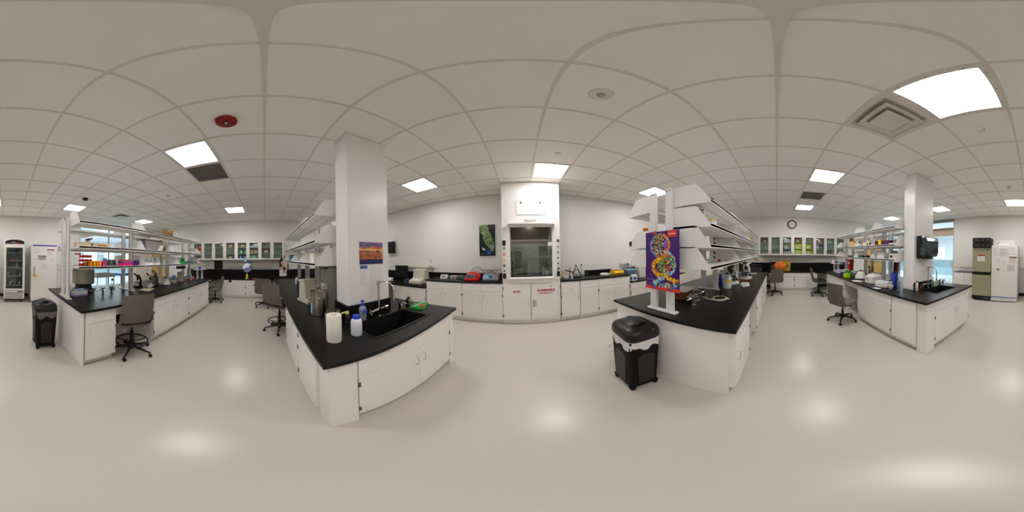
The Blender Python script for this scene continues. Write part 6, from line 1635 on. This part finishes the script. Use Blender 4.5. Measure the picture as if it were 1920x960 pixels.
solo('louvred_box', B().box(-.14, .14, -.1, .1, 0, .34), OFFW, 'off-white vented box on the low desk behind the poster', 'box', (3.35, 3.72, ZD), bevel=.006)
solo('power_cable', B().tube([(2.98, YF - .06, 1.18), (2.96, YF - .1, 1.12), (2.9, YF - .12, 1.06)], .006, 7).cyl((2.98, YF - .075, 1.17), .02, .03, 10, ax='y'), BLACKP, 'black plug and cable at the raceway right of the yellow scale', 'cable')
# ---------------------------------------------------------------- bench 3, worktop
t = thing('manifold', 'chrome multi-outlet gas manifold with coiled tubing near the front of the poster bench', 'gas tap', (1.66, .93, Z3), .25)
mk('post', B().lathe([(.032, 0), (.032, .01), (.02, .014), (.02, .10), (.024, .11), (.01, .12)]), CHROME, t)
for k, a in enumerate((-2.6, -.4, 1.2, 2.6)):
    c, s = math.cos(a), math.sin(a)
    nz = mk('nozzle', B().tube([(0, 0, .09), (.05 * c, .05 * s, .09), (.11 * c, .11 * s, .078)], [.015, .012, .006], 8), CHROME, t)
    mk('tap_lever', B().cyl((.045 * c, .045 * s, .095), .008, .03, 8).tube([(.045 * c - .03 * s, .045 * s + .03 * c, .125), (.045 * c + .03 * s, .045 * s - .03 * c, .125)], .006, 8), CHROME, t)
turret((1.86, .98, Z3), .7, 'second chrome gas tap before the coiled tubing on the poster bench', 2, CHROME)
turret((2.03, .97, Z3), 2.0, 'third chrome gas tap behind the coiled tubing on the poster bench', 2, CHROME)
coil = []
for k in range(70):
    a = 2 * PI * k / 24; coil.append((.0 + (.125 - .0004 * k) * math.cos(a), (.105 - .0003 * k) * math.sin(a), .008 + .0035 * (k / 24)))
coil += [(-.02, -.13, .012), (-.1, -.05, .02), (-.14, .1, .03), (-.12, .2, .05)]
solo('coiled_tubing', B().tube(coil, .0065, 8), mat('cream_tubing', (196, 186, 160), .45), 'coiled cream tubing lying on the poster bench', 'tubing', (2.03, .74, Z3), .2)
t = thing('bunsen_burner', 'small brass burner standing in the coiled tubing', 'burner', (2.12, .765, Z3))
mk('foot', B().lathe([(.035, 0), (.035, .008), (.012, .016)]), mat('brass', (160, 132, 84), .3, metal=1), t); mk('tube', B().lathe([(.007, .01), (.007, .13), (.010, .13), (.010, .16)]), BLACKP, t)
t = thing('wooden_box', 'brown wooden box with white cloth on top between the shelf posts', 'box', (1.90, 1.22, Z3), .15)
mk('box', B().box(-.13, .13, -.09, .09, 0, .11), BROWNW, t, bevel=.004); mk('cloth', B().rbox(0, 0, .30, .21, .111, .135, .04, t=.015), OFFW, t, bevel=.004)
t = thing('carboy', 'milky plastic carboy with a yellow hazard label behind the second posts', 'carboy', (2.60 + .14, .86, Z3), PI)
t.rotation_euler.z = -.9
mk('body', B().lathe([(.072, 0), (.078, .01), (.078, .20), (.05, .235), (.03, .25)], n=28), MILKY, t)
mk('hazard_label', B().add([(-.035, -.0785, .10), (.035, -.0785, .10), (.035, -.0785, .16), (-.035, -.0785, .16)], [(0, 1, 2, 3)]), YELLOW, t)
mk('cap', B().lathe([(.032, .25), (.032, .28)]), BLACKP, t)
bottle((2.95, 1.06, Z3), .04, .22, BLUE, BLUE, 'blue bottle behind the carboy on the poster bench', .5)
microscope((3.12, .88, Z3), -2.4, 'black and white microscope beside the flat white tray', OFFW, 1.1, BLACKP)
microscope((3.52, .66, Z3 + .051), -2.0, 'tall cream microscope standing on a wooden block', OFFW, 1.0)
solo('wooden_block', B().rbox(0, 0, .26, .2, 0, .05, .03), BROWNW, 'brown wooden tray under the edge of the cream microscope', 'tray', (3.52, .66, Z3), bevel=.004)
t = thing('flat_tray', 'white oval tray device with a handle near the edge of the poster bench', 'tray', (3.05, .60, Z3), .15)
mk('tray', B().rbox(.04, 0, .30, .18, 0, .035, .07, t=.012), OFFW, t, bevel=.006); mk('handle', B().rbox(-.15, .02, .12, .05, 0, .04, .02), OFFW, t, bevel=.006); mk('inner_mark', B().tube([(-.04, 0, .036), (.06, .02, .037), (.12, -.01, .036)], .004, 6), BEIGED, t)
board('x', 0, 0, 1, 0, 1, WHITEP, 'x', 'x') if 0 else None
c3 = ctr[3]
# shelf goods of bench 3 : near side shelves y .99-.585 .. x from 1.31
def S3_(px, y, z): return (sx(px, y, z), y, z)
t = thing('white_binder', 'white ring-bound sheets with black edge marks standing on the third shelf', 'papers', (1.40, .86, 1.745), 0)
mk('sheets', B().box(-.004, .006, -.20, .13, .0, .185), WHITEP, t)
b = B()
for k in range(5): b.box(-.0055, -.004, -.19 + k * .0, -.155 + k * .004, .02 + k * .032, .03 + k * .032)
for k in range(8): b.box(-.0055, -.004, -.15 + k * .035, -.125 + k * .035, .155, .172)
mk('edge_marks', b, INK, t)
bottle((1.62, .66, 1.745), .035, .10, MILKY, YELLOW, 'white pot with a yellow cap on the third shelf behind the white sheets', .8)
bottle((1.42, 1.47, 1.555), .05, .24, CLEARP, ORANGE, 'clear bottle with a brown-orange cap behind the top edge of the poster', .6)
t = thing('clip', 'black spring clip on the outer shelf corner left of the poster', 'clip', (1.325, 1.64, 1.60), 0)
mk('jaw', B().box(-.02, .02, -.02, .02, -.03, .03), BLACKP, t, bevel=.004); mk('wire', B().tube([(0, 0, .03), (0, .02, .06), (0, 0, .03)], .002, 5), CHROME, t)
t = thing('tube_holder', 'red clamp with a black knob on the lowest shelf of the poster bench', 'clamp', (2.18, .80, 1.355), .3)
mk('clamp', B().box(-.05, .02, -.02, .02, 0, .03), RED, t, bevel=.004); mk('knob', B().cyl((.02, 0, .02), .015, .06, 12, ax='x'), BLACKP, t)
t = thing('hanging_sign', 'white panel with black figures standing between the shelves of the poster bench', 'sign', (2.30, .93, 1.355), -PI / 2)
mk('panel', B().box(-.07, .03, -.004, 0, 0, .38), WHITEP, t)
b = B()
for k in range(5): b.prism([(.0, .04 + k * .07), (.02, .03 + k * .07), (.026, .06 + k * .07), (.01, .085 + k * .07), (-.004, .07 + k * .07)], -.0056, -.004, 'y')
mk('figures', b, INK, t)
carton((1.95, 1.42, 1.555), (.30, .2, .03), BLACKP, 'flat black keyboard-like tray on the second shelf of the poster bench', 0, 'flat_tray', cat='tray')
carton((2.32, 1.35, 1.355), (.12, .14, .10), BLACKP, 'small dark box on the lowest shelf of the poster bench', 0)
for k, (x, y, z, r_, h_, m, cm, l) in enumerate(((4.2, .72, 1.745, .035, .13, MILKY, BLUE, 'white bottle with blue cap on the third shelf toward the clock wall'),
    (4.45, .70, 1.745, .04, .16, mat('straw', (214, 190, 80), .5), YELLOW, 'straw yellow bottle on the third shelf toward the clock wall'),
    (3.95, .75, 1.745, .045, .12, mat('peach_pack', (224, 190, 160), .6), PEACH, 'peach coloured jar on the third shelf toward the clock wall'),
    (4.3, .70, 1.555, .04, .10, mat('rose', (226, 170, 176), .5), PEACH, 'rose coloured pot on the second shelf toward the clock wall'),
    (4.1, .72, 1.355, .035, .10, MILKY, mat('navy_cap', (30, 40, 120), .4), 'milky pot with a navy cap on the lowest shelf toward the clock wall'))):
    bottle((x, y, z), r_, h_, m, cm, l, .6)
t = thing('hanging_ornament', 'bunch of pastel paper tags at the far corner of the poster bench shelves', 'ornament', (5.03, .60, 1.30), 0)
for k, m in enumerate((mat('pastel_yellow', (236, 226, 120), .6), mat('pastel_pink', (240, 130, 160), .6), mat('pastel_blue', (190, 215, 235), .6), mat('pastel_yellow', (0, 0, 0)), mat('pastel_pink', (0, 0, 0)))):
    mk('tag', B().ball((0, -.05 + .03 * k, -.02 - .03 * (k % 2)), (.02, .03, .04), 8), m, t)
carton((4.9, .78, 1.975), (.12, .08, .07), GREYD, 'small dark box at the far end of the top shelf of the poster bench', 0)
# right wall desk
t = thing('pumpkin', 'large orange rounded pumpkin-like ball on the low desk under the clock wall cabinets', 'pumpkin', (6.48, -.13, ZD))
vs = []; fs = []; n = 48; rows = 14
for j in range(rows + 1):
    a = -PI / 2 + PI * j / rows
    for k in range(n):
        w_ = 2 * PI * k / n; q = 1 - .07 * abs(math.sin(w_ * 5))
        vs.append((.18 * q * math.cos(a) * math.cos(w_), .26 * q * math.cos(a) * math.sin(w_), .20 + .20 * math.sin(a) * (1 - .15 * math.cos(a) * 0)))
for j in range(rows):
    for k in range(n): fs.append((j * n + k, j * n + (k + 1) % n, (j + 1) * n + (k + 1) % n, (j + 1) * n + k))
mk('skin', B().add(vs, fs, True), mat('pumpkin_skin', (222, 110, 30), .6, var=.3, scale=14, bump=.5, bscale=30), t); mk('stem', B().tube([(0, 0, .39), (.01, 0, .42)], .015, 8), mat('stem', (120, 100, 50), .7), t)
t = thing('olive_bag', 'yellow-olive paper bag behind the orange pumpkin', 'bag', (6.77, -.42, ZD), -PI / 2)
mk('bag', B().prism([(-.14, 0), (.14, 0), (.16, .42), (-.16, .42)], -.07, .07, 'y'), mat('olive_paper', (188, 160, 50), .6), t, bevel=.003); mk('dark_mark', B().ball((.02, -.073, .2), (.04, .006, .05), 10), INK, t)
carton((6.76, .16, ZD), (.2, .26, .36), BLACKP, 'black box left behind the orange pumpkin', 0, mark=GREYD)
carton((6.6, .95, ZD), (.25, .7, .12), GREYD, 'lower dark device on the desk left of the pumpkin', 0, 'dark_device', cat='instrument', mark=MAROON)
carton((6.6, .95, ZD + .122), (.25, .7, .14), BLACKP, 'upper dark device on the desk left of the pumpkin', 0, 'dark_device', cat='instrument', mark=MAROON)
sheet('papers', .3, .22, (5.0, .75, Z3 + .002), 0, WHITEP, 'white papers lying at the far end of the poster bench', 5, INKG, cat='papers', rot=(-PI / 2, 0, PI / 2))
# ---------------------------------------------------------------- bench 4
t = thing('towel_dispenser', 'dark smoky paper towel dispenser on the white column', 'dispenser', (1.868, -2.34, 1.42), -PI / 2)
mk('back_housing', B().box(-.19, .19, -.10, 0, 0, .39), BLACKP, t, bevel=.015)
pf = [(-.10, .0)] + [(-.10 - .13 * math.sin(PI * k / 20), .01 + .0188 * k * 1.0 if 0 else .01 + .37 * k / 20) for k in range(1, 20)] + [(-.10, .39)]
mk('front_cover', B().prism([(-.10, .02), (-.20, .03), (-.225, .1), (-.225, .3), (-.20, .37), (-.10, .385)], -.185, .185, 'x'), mat('smoke_cover', (44, 54, 54), .12, coat=.4), t, bevel=.02)
mk('trim_band', B().box(-.186, .186, -.21, -.12, .335, .345), GREYD, t, bevel=.003)
mk('roll_window', B().lathe([(.03, -.187), (.07, -.187), (.07, .0)], (0, -.14, .12), 24, ax='x'), mat('window_smoke', (70, 78, 78), .2), t)
mk('dispensing_slot', B().box(-.12, .12, -.16, -.10, -.012, .0).cyl((.11, -.08, -.02), .012, .02, 10).cyl((-.11, -.08, -.02), .012, .02, 10), BLACKP, t)
sheet('paper_notice', .14, .08, (1.868, -2.36, 1.28), -PI / 2, WHITEP, 'small white card on the column below the towel dispenser', 1, mat('faint', (205, 203, 200), .6))
bx_, by_ = 2.02, -1.83
solo('beaker', B().lathe([(.032, 0), (.034, .17), (.036, .175), (.032, .17), (.031, .008)], n=20), CLEARP, 'tall clear beaker at the column corner of the towel dispenser bench', 'beaker', (2.0, -1.87, Z4))
t = thing('mortar', 'small white mortar with pestle beside the tall clear beaker', 'mortar', (2.22, -1.88, Z4), 0)
mk('bowl', B().lathe([(.028, 0), (.034, .01), (.05, .05), (.052, .065), (.046, .065), (.03, .02)], n=24), OFFW, t); mk('pestle', B().tube([(0, 0, .03), (.03, -.02, .08), (-.035, .0, .14)][0::2], [.013, .009], 10), OFFW, t)
t = thing('blue_jug', 'blue graduated plastic cylinder jar next to the column', 'jar', (2.40, -2.12, Z4))
mk('body', B().lathe([(.065, 0), (.068, .008), (.068, .25), (.06, .262)], n=30), mat('jug_blue', (24, 40, 170), .35), t)
b = B()
for k in range(6):
    for a0 in (90, 130): 
        c, s = math.cos(R(a0)), math.sin(R(a0)); c2_, s2_ = math.cos(R(a0 + 10)), math.sin(R(a0 + 10)); z = .05 + k * .032
        b.add([(.069 * c, .069 * s, z), (.069 * c2_, .069 * s2_, z), (.069 * c2_, .069 * s2_, z + .008), (.069 * c, .069 * s, z + .008)], [(0, 1, 2, 3)])
mk('graduations', b, SKYB, t); mk('lid', B().lathe([(.06, .262), (.03, .27), (.03, .285), (.05, .29)], n=20), BLACKP, t)
t = thing('paper_stack', 'pile of rumpled white papers left of the mortar', 'papers', (2.48, -1.92, Z4), .2)
rg = random.Random(9); b = B()
for k in range(9):
    dx, dy = rg.uniform(-.02, .02), rg.uniform(-.02, .02); z = k * .011
    n0 = 7; vs = []
    for i in range(n0):
        for j in (-1, 1): vs.append((-.15 + .3 * i / 6 + dx, j * .10 + dy, z + .004 + .006 * math.sin(i * 1.1 + k)))
    b.add(vs, [(2 * i, 2 * i + 2, 2 * i + 3, 2 * i + 1) for i in range(6)], True)
o = mk('sheets', b, WHITEP, t); md = o.modifiers.new('thick', 'SOLIDIFY'); md.thickness = .006; md.offset = 1
mk('fold', B().rbox(0, 0, .28, .19, 0, .095, .04, t=.012), mat('paper_lilac', (206, 206, 222), .7), t)
sheet('papers', .14, .11, (2.42, -1.76, Z4 + .002), .2, WHITEP, 'single white sheet lying in front of the rumpled papers', 3, INKG, cat='papers', rot=(-PI / 2, 0, .3))
t = thing('centrifuge', 'grey-white rounded benchtop centrifuge near the towel dispenser column', 'centrifuge', (2.95, -2.02, Z4), PI - .15)
mk('body', B().rbox(0, 0, .34, .38, 0, .15, .12, t=.01), OFFW, t, bevel=.012)
mk('top_shell', B().rbox(0, .02, .32, .34, .15, .19, .12, t=.04), OFFW, t, bevel=.008)
mk('lid', B().rbox(.0, .04, .22, .2, .19, .215, .08, t=.02), mat('lid_grey', (176, 172, 164), .4), t, bevel=.006)
mk('lid_window', B().rbox(-.02, .03, .14, .05, .2155, .2175, .02), BLACKP, t)
mk('control_panel', B().add([(-.10, -.188, .06), (.10, -.188, .06), (.10, -.186, .13), (-.10, -.186, .13)], [(0, 1, 2, 3)]), mat('panel_pale', (196, 194, 190), .4), t)
mk('button', B().cyl((.05, -.1895, .10), .014, .01, 14, ax='y').cyl((-.02, -.1895, .10), .012, .01, 14, ax='y'), GREYD, t)
sheet('papers', .24, .18, (3.30, -1.85, Z4 + .002), 0, WHITEP, 'white papers beside the grey-white centrifuge', 3, INKG, cat='papers', rot=(-PI / 2, 0, .4))
t = thing('pipette_stand', 'white pipette carousel with dark pipettes behind the papers', 'pipette stand', (3.28, -2.12, Z4))
mk('stand', B().lathe([(.06, 0), (.06, .012), (.014, .02), (.012, .25), (.05, .255), (.05, .265)], n=20), OFFW, t)
for k in range(5):
    a = 2 * PI * k / 5; mk('pipette', B().tube([(.055 * math.cos(a), .055 * math.sin(a), .08), (.055 * math.cos(a), .055 * math.sin(a), .20), (.055 * math.cos(a), .055 * math.sin(a), .34)], [.004, .011, .012], 8), [BLACKP, OFFW, REDD, BLACKP, OFFW][k], t)
balance((3.55, -2.02, Z4), 0, 'grey-white domed vortex mixer left of the centrifuge', OFFW, 1.5)
t = thing('colour_bin', 'clear basket of coloured tube caps behind the lime box', 'basket', (3.82, -2.06, Z4), 0)
mk('basket', B().rbox(0, 0, .24, .22, 0, .12, .05, t=-.01), CLEARP, t)
rg = random.Random(12)
for k, m in enumerate((GREEN, TEAL, RED, WHITEP, BLUEL)):
    b = B()
    for q in range(7): b.ball((rg.uniform(-.09, .09), rg.uniform(-.08, .08), rg.uniform(.03, .135)), (.022, .018, .016), 8)
    o = mk('cap', b, m, t); o['kind'] = 'stuff'
carton((3.92, -1.80, Z4), (.17, .11, .10), LIME, 'lime yellow box at the bench edge past the vortex mixer', .1)
rack((4.25, -1.84, Z4), (.16, .10, .09), PURPLE, 'purple tube rack beside the lime yellow box', .1, 5, 3)
rack((4.22, -1.99, Z4), (.18, .10, .14), GREEN, 'green tube rack behind the purple rack', .1, 5, 3)
rack((4.45, -2.05, Z4), (.15, .15, .16), OFFW, 'white tube rack with clutter left of the purple rack', .3, 5, 4, tubes=GREYP)
carton((4.85, -2.0, Z4), (.28, .2, .10), mat('pale_lilac', (200, 196, 216), .6), 'pale lilac box at the far end of the towel dispenser bench', .1)
bottle((3.0, -2.72, Z4), .045, .2, AMBER, BLACKP, 'amber bottle behind the grey-white centrifuge', .4)
for k, (x, y, r_, h_, m, cm, l) in enumerate(((1.98, -2.78, .04, .20, mat('lotion', (232, 222, 190), .4), mat('khaki_cap', (90, 80, 50), .5), 'cream lotion bottle at the far side of the towel dispenser column'),
    (1.79, -2.30 + .0, 0, 0, None, None, None))):
    if m: bottle((x, y, Z4), r_, h_, m, cm, l, .4)
bottle((1.835, -2.145, Z4), .028, .17, mat('lotion2', (236, 228, 200), .4), mat('khaki_cap', (90, 80, 50), .5), 'cream bottle with a dark cap by the sink under the towel dispenser', .45)
t = thing('soap_dispenser', 'clear pump bottle by the sink under the towel dispenser', 'soap', (1.83, -2.62, Z4), -PI / 2)
mk('bottle', B().lathe([(.028, 0), (.032, .01), (.03, .11), (.014, .13)], n=20), MC['soap_clear'], t); mk('pump', B().lathe([(.014, .13), (.014, .15), (.006, .155), (.006, .18)]).tube([(0, 0, .18), (0, -.035, .178)], .006, 8), OFFW, t)
for k, (y, r_, h_, m, cm) in enumerate(((-2.05 - .0, .03, .12, CLEARP, BLACKP), (-2.215, .02, .10, AMBER, BLACKP), (-2.28, .02, .13, GREYD, BLACKP), (-2.72, .025, .16, mat('sage', (170, 190, 140), .4), BLACKP), (-2.86, .022, .13, GREYD, REDD))):
    bottle((1.82 - .01 * (k % 2), y, Z4), r_, h_, m, cm, ('clear bottle with a black top nearest the sink corner below the towel dispenser', 'small amber bottle in the row behind the towel dispenser sink', 'dark bottle in the row behind the towel dispenser sink',
        'sage green bottle right of the faucet below the towel dispenser', 'dark bottle with a red top right of the faucet below the towel dispenser')[k], .5)
# bench 4 shelves
c4 = ctr[4]; YD = c4 + .28; D1, D2, D3 = 1.385, 1.66, 1.99
def S4(px, z, dy=0): return (sx(px, YD + dy, z), YD + dy, z)
def S4f(px, z): return (sx(px, c4 - .28, z), c4 - .28, z)
carton(S4(1644, D2, .03), (.20, .12, .10), MAROON, 'maroon box left of the yellow one on the middle shelf', 0, mark=REDD)
carton(S4(1653, D2, .05), (.085, .12, .12), YELLOW, 'yellow box between the maroon boxes on the middle shelf', 0)
carton(S4(1663, D2, .03), (.24, .12, .10), MAROON, 'maroon box right of the yellow one on the middle shelf', 0, mark=PURPLE)
carton(S4(1675, D2, .06), (.16, .10, .035), OFFW, 'low white box at the column end of the middle shelf', 0)
t = thing('open_carton', 'open yellow-brown carton with white bottles on the middle shelf', 'box', S4(1601, D2), 0)
mk('carton', B().box(-.14, .14, -.08, .08, 0, .17), mat('yellow_kraft', (226, 186, 120), .7), t, bevel=.002); o = mk('flap', B().add([(.14, -.08, .17), (.14, .08, .17), (.17, .07, .27), (.17, -.07, .27)], [(0, 1, 2, 3)]), KRAFT, t)
md = o.modifiers.new('thick', 'SOLIDIFY'); md.thickness = .004
for k, px in enumerate((1607, 1610, 1613.5)):
    bottle(S4(px, D2, .04 * (k % 2)), .045, .15 - .02 * k, OFFW, BLACKP, ('white jar with black lid beside the open carton', 'second white jar with black lid from the open carton', 'third white jar with black lid from the open carton')[k], .75)
carton(S4(1609, D2 + .16, -.02), (.2, .05, .03), BLACKP, 'x') if 0 else None
carton(S4(1624, D2, .02), (.14, .12, .10), mat('pale_straw', (220, 216, 170), .6), 'pale straw box on the middle shelf right of the white jars', 0)
carton(S4(1630.5, D2, .03), (.09, .12, .13), WHITEP, 'white box with dark print left of the maroon boxes', 0, mark=INK)
for k, (px, z, dy) in enumerate(((1684, D3, 0), (1681, D2 - .001, 0))): pass
carton((2.45, c4 - .26, D3 - .13 + .0 - .03 - .17 + .0), (.4, .2, .10), mat('denim_box', (70, 96, 130), .6), 'dark blue storage box on the window side middle shelf by the column', 0, 'storage_box') if 0 else None
carton((2.76, c4 - .30, D2), (.38, .2, .13), mat('denim_box', (70, 96, 130), .6), 'denim blue storage box on the window side middle shelf by the column', 0, 'storage_box', mark=BLUEL)
carton((2.76, c4 - .30, D1), (.38, .2, .13), mat('denim_box2', (60, 84, 118), .6), 'denim blue storage box on the window side lowest shelf by the column', 0, 'storage_box', mark=GREYP)
carton(S4(1655, D1, .02), (.24, .12, .13), OFFW, 'white rounded box with a pink corner on the lowest shelf', 0)
carton(S4(1640, D1, .04), (.11, .10, .06), mat('rose_box', (196, 70, 110), .5), 'rose pink box left of the white box on the lowest shelf', 0)
for k, px in enumerate((1674.5, 1684)):
    carton(S4(px, D1, .04), (.13, .10, .11), WHITEP, ('white box with a dark square mark on the lowest shelf', 'white box with dark and peach marks nearest the column on the lowest shelf')[k], 0, mark=PEACH if k else MAROON)
for k, px in enumerate((1618, 1626.5)):
    solo('black_pouch', B().ball((0, 0, .03), (.10, .05, .03), 14, z0=-.95), BLACKP, ('black rounded pouch on the lowest shelf, left of two', 'black rounded pouch on the lowest shelf, right of two')[k], 'pouch', S4(px, D1, .03))
bottle(S4(1611, D1, .03), .035, .06, GREEN, GREEN, 'small green pot left of the black pouches', .7)
for k, px in enumerate((1592.5, 1597.5)): carton(S4(px, D1, .05), (.10, .08, .04), INK, ('small black box on the lowest shelf far left', 'second small black box on the lowest shelf far left')[k], 0)
carton((4.82, YD, D1), (.3, .14, .12), OFFW, 'white box far left on the lowest shelf of the towel dispenser bench', 0)
t = thing('sharps_container', 'red tapered container with a white label hanging among the posts', 'container', (4.42, -2.16, .97), PI)
mk('body', B().rbox(0, 0, .16, .10, 0, .33, .015, t=-.02), RED, t, bevel=.004); mk('label', B().box(-.07, .07, -.066, -.062, .2, .28), WHITEP, t)
mk('hook', B().tube([(0, .04, .32), (0, .02, .345)], .006, 6), STEEL, t)
t = thing('biohazard_bag', 'red plastic bag with a white label hanging behind the blue jar', 'bag', (2.75, -2.95, Z4 + .12), PI)
mk('bag', B().prism([(-.10, 0), (.04, .0), (.18, .36), (-.14, .40)], -.05, .05, 'y'), mat('red_bag', (232, 30, 22), .35, bump=.7, bscale=25), t, bevel=.015); mk('label', B().box(-.05, .09, -.053, -.051, .30, .36), WHITEP, t)
mk('wire_frame', B().tube([(-.14, 0, .40), (-.14, 0, -.12), (.0, 0, -.118), (.18, 0, -.118), (.18, 0, .37)], .005, 6), STEEL, t)
t = thing('biohazard_bag', 'dark red bag hanging behind the shelf posts of the towel dispenser bench', 'bag', (3.35, -3.0, Z4 + .06), PI)
mk('bag', B().prism([(-.06, 0), (.08, .0), (.10, .36), (-.03, .36)], -.05, .05, 'y'), mat('darkred_bag', (120, 16, 18), .35, bump=.7, bscale=25), t, bevel=.012); mk('wire_frame', B().tube([(-.06, 0, .36), (-.08, 0, -.06), (.1, 0, -.058), (.11, 0, .36)], .005, 6), STEEL, t)
riser(5.35, 5.85, -2.15, ZD, 1.12, 'small white riser shelf on the low desk near the clock wall')
bottle((5.45, -2.1, 1.12), .04, .09, BLUE, BLUE, 'blue pot on the riser shelf near the clock wall')
bottle((5.62, -2.1, 1.12), .04, .08, mat('multi_tan', (170, 120, 60), .5), YELLOW, 'tan pot between the blue pot and the pink bottle on the riser')
bottle((5.83, -2.12, 1.12), .045, .14, mat('pink_white', (232, 190, 196), .5), WHITEP, 'pink and white bottle at the riser corner near the clock wall')
riser(5.40, 5.75, 1.05, ZD, 1.12, 'small white riser shelf on the low desk past the poster bench')
# ---------------------------------------------------------------- seen beyond bench 1 : cart, blue stool
t = thing('utility_cart', 'grey two-tier utility cart by the glazing behind the centrifuge', 'cart', (-3.25, -5.0, 0), .1)
for z in (.30, .82): mk('tray', B().box(-.42, .42, -.25, .25, z, z + .02).box(-.42, .42, -.25, -.24, z, z + .12).box(-.42, .42, .24, .25, z, z + .12).box(-.42, -.41, -.25, .25, z, z + .12).box(.41, .42, -.25, .25, z, z + .12), GREYM, t, bevel=.004)
for sx_ in (-1, 1):
    for sy_ in (-1, 1):
        mk('post', B().cyl((sx_ * .38, sy_ * .21, .08), .016, .78, 10), GREYP, t); mk('caster', B().cyl((sx_ * .38, sy_ * .21 - .012, .04), .04, .024, 14, ax='y'), BLACKP, t)
t = thing('step_stool', 'blue plastic pedestal stand near the glazing behind the second posts', 'stand', (-3.95, -4.7, 0))
mk('top', B().rbox(0, 0, .42, .36, .86, .94, .04), mat('stool_blue', (50, 110, 210), .4), t, bevel=.006); mk('column', B().lathe([(.22, 0), (.2, .03), (.07, .06), (.07, .86)], n=20), mat('stool_blue', (0, 0, 0)), t)
for k, (x, y, l) in enumerate(((-5.9, YB, 'white sheet with switches on the corner wall left of the glazing'), (-6.3, YB, 'second white sheet on the corner wall left of the glazing'))):
    sheet('paper_notice', .22, .5, (x, y + .002, 1.05), PI, mat('paper_lilac2', (214, 206, 220), .7), l, 6, INKG, seed=40 + k)
# floor mark
solo('floor_scrap', B().rbox(0, 0, .03, .014, 0, .003, .005), mat('scrap', (110, 50, 40), .6), 'tiny dark scrap on the floor in front of the drafting chair', 'scrap', P(228.5, 686, .0), .3)
# ================================================================== LIGHT
w = bpy.data.worlds.new('world'); sc.world = w; w.use_nodes = True
w.node_tree.nodes['Background'].inputs[0].default_value = (.85, .93, 1, 1); w.node_tree.nodes['Background'].inputs[1].default_value = 1.0
def area(name, loc, rot, sx_, sy_, power, col=(1, 1, 1)):
    l = bpy.data.lights.new(name, 'AREA'); l.shape = 'RECTANGLE'; l.size = sx_; l.size_y = sy_; l.energy = power; l.color = col
    o = bpy.data.objects.new(name, l); COL.objects.link(o); o.location = loc; o.rotation_euler = rot
    return o

for k, x in enumerate((-9, 9)):
    area('gallery_fill', (x, -12.5, 3.8), (0, 0, 0), 10, 8, 300, (.95, .98, 1))  # added lamps under the closed gallery ceiling, standing in for daylight
vs = sc.view_settings
sc.display_settings.display_device = 'sRGB'
vs.view_transform = 'Standard'; vs.look = 'None'; vs.gamma = 1; vs.use_curve_mapping = False
vs.exposure = 1.58
sc.cycles.use_denoising = True
sc.cycles.max_bounces = 10; sc.cycles.diffuse_bounces = 6; sc.cycles.glossy_bounces = 4; sc.cycles.transparent_max_bounces = 12; sc.cycles.transmission_bounces = 6
sc.cycles.sample_clamp_indirect = 8
sc.cycles.caustics_reflective = False; sc.cycles.caustics_refractive = False
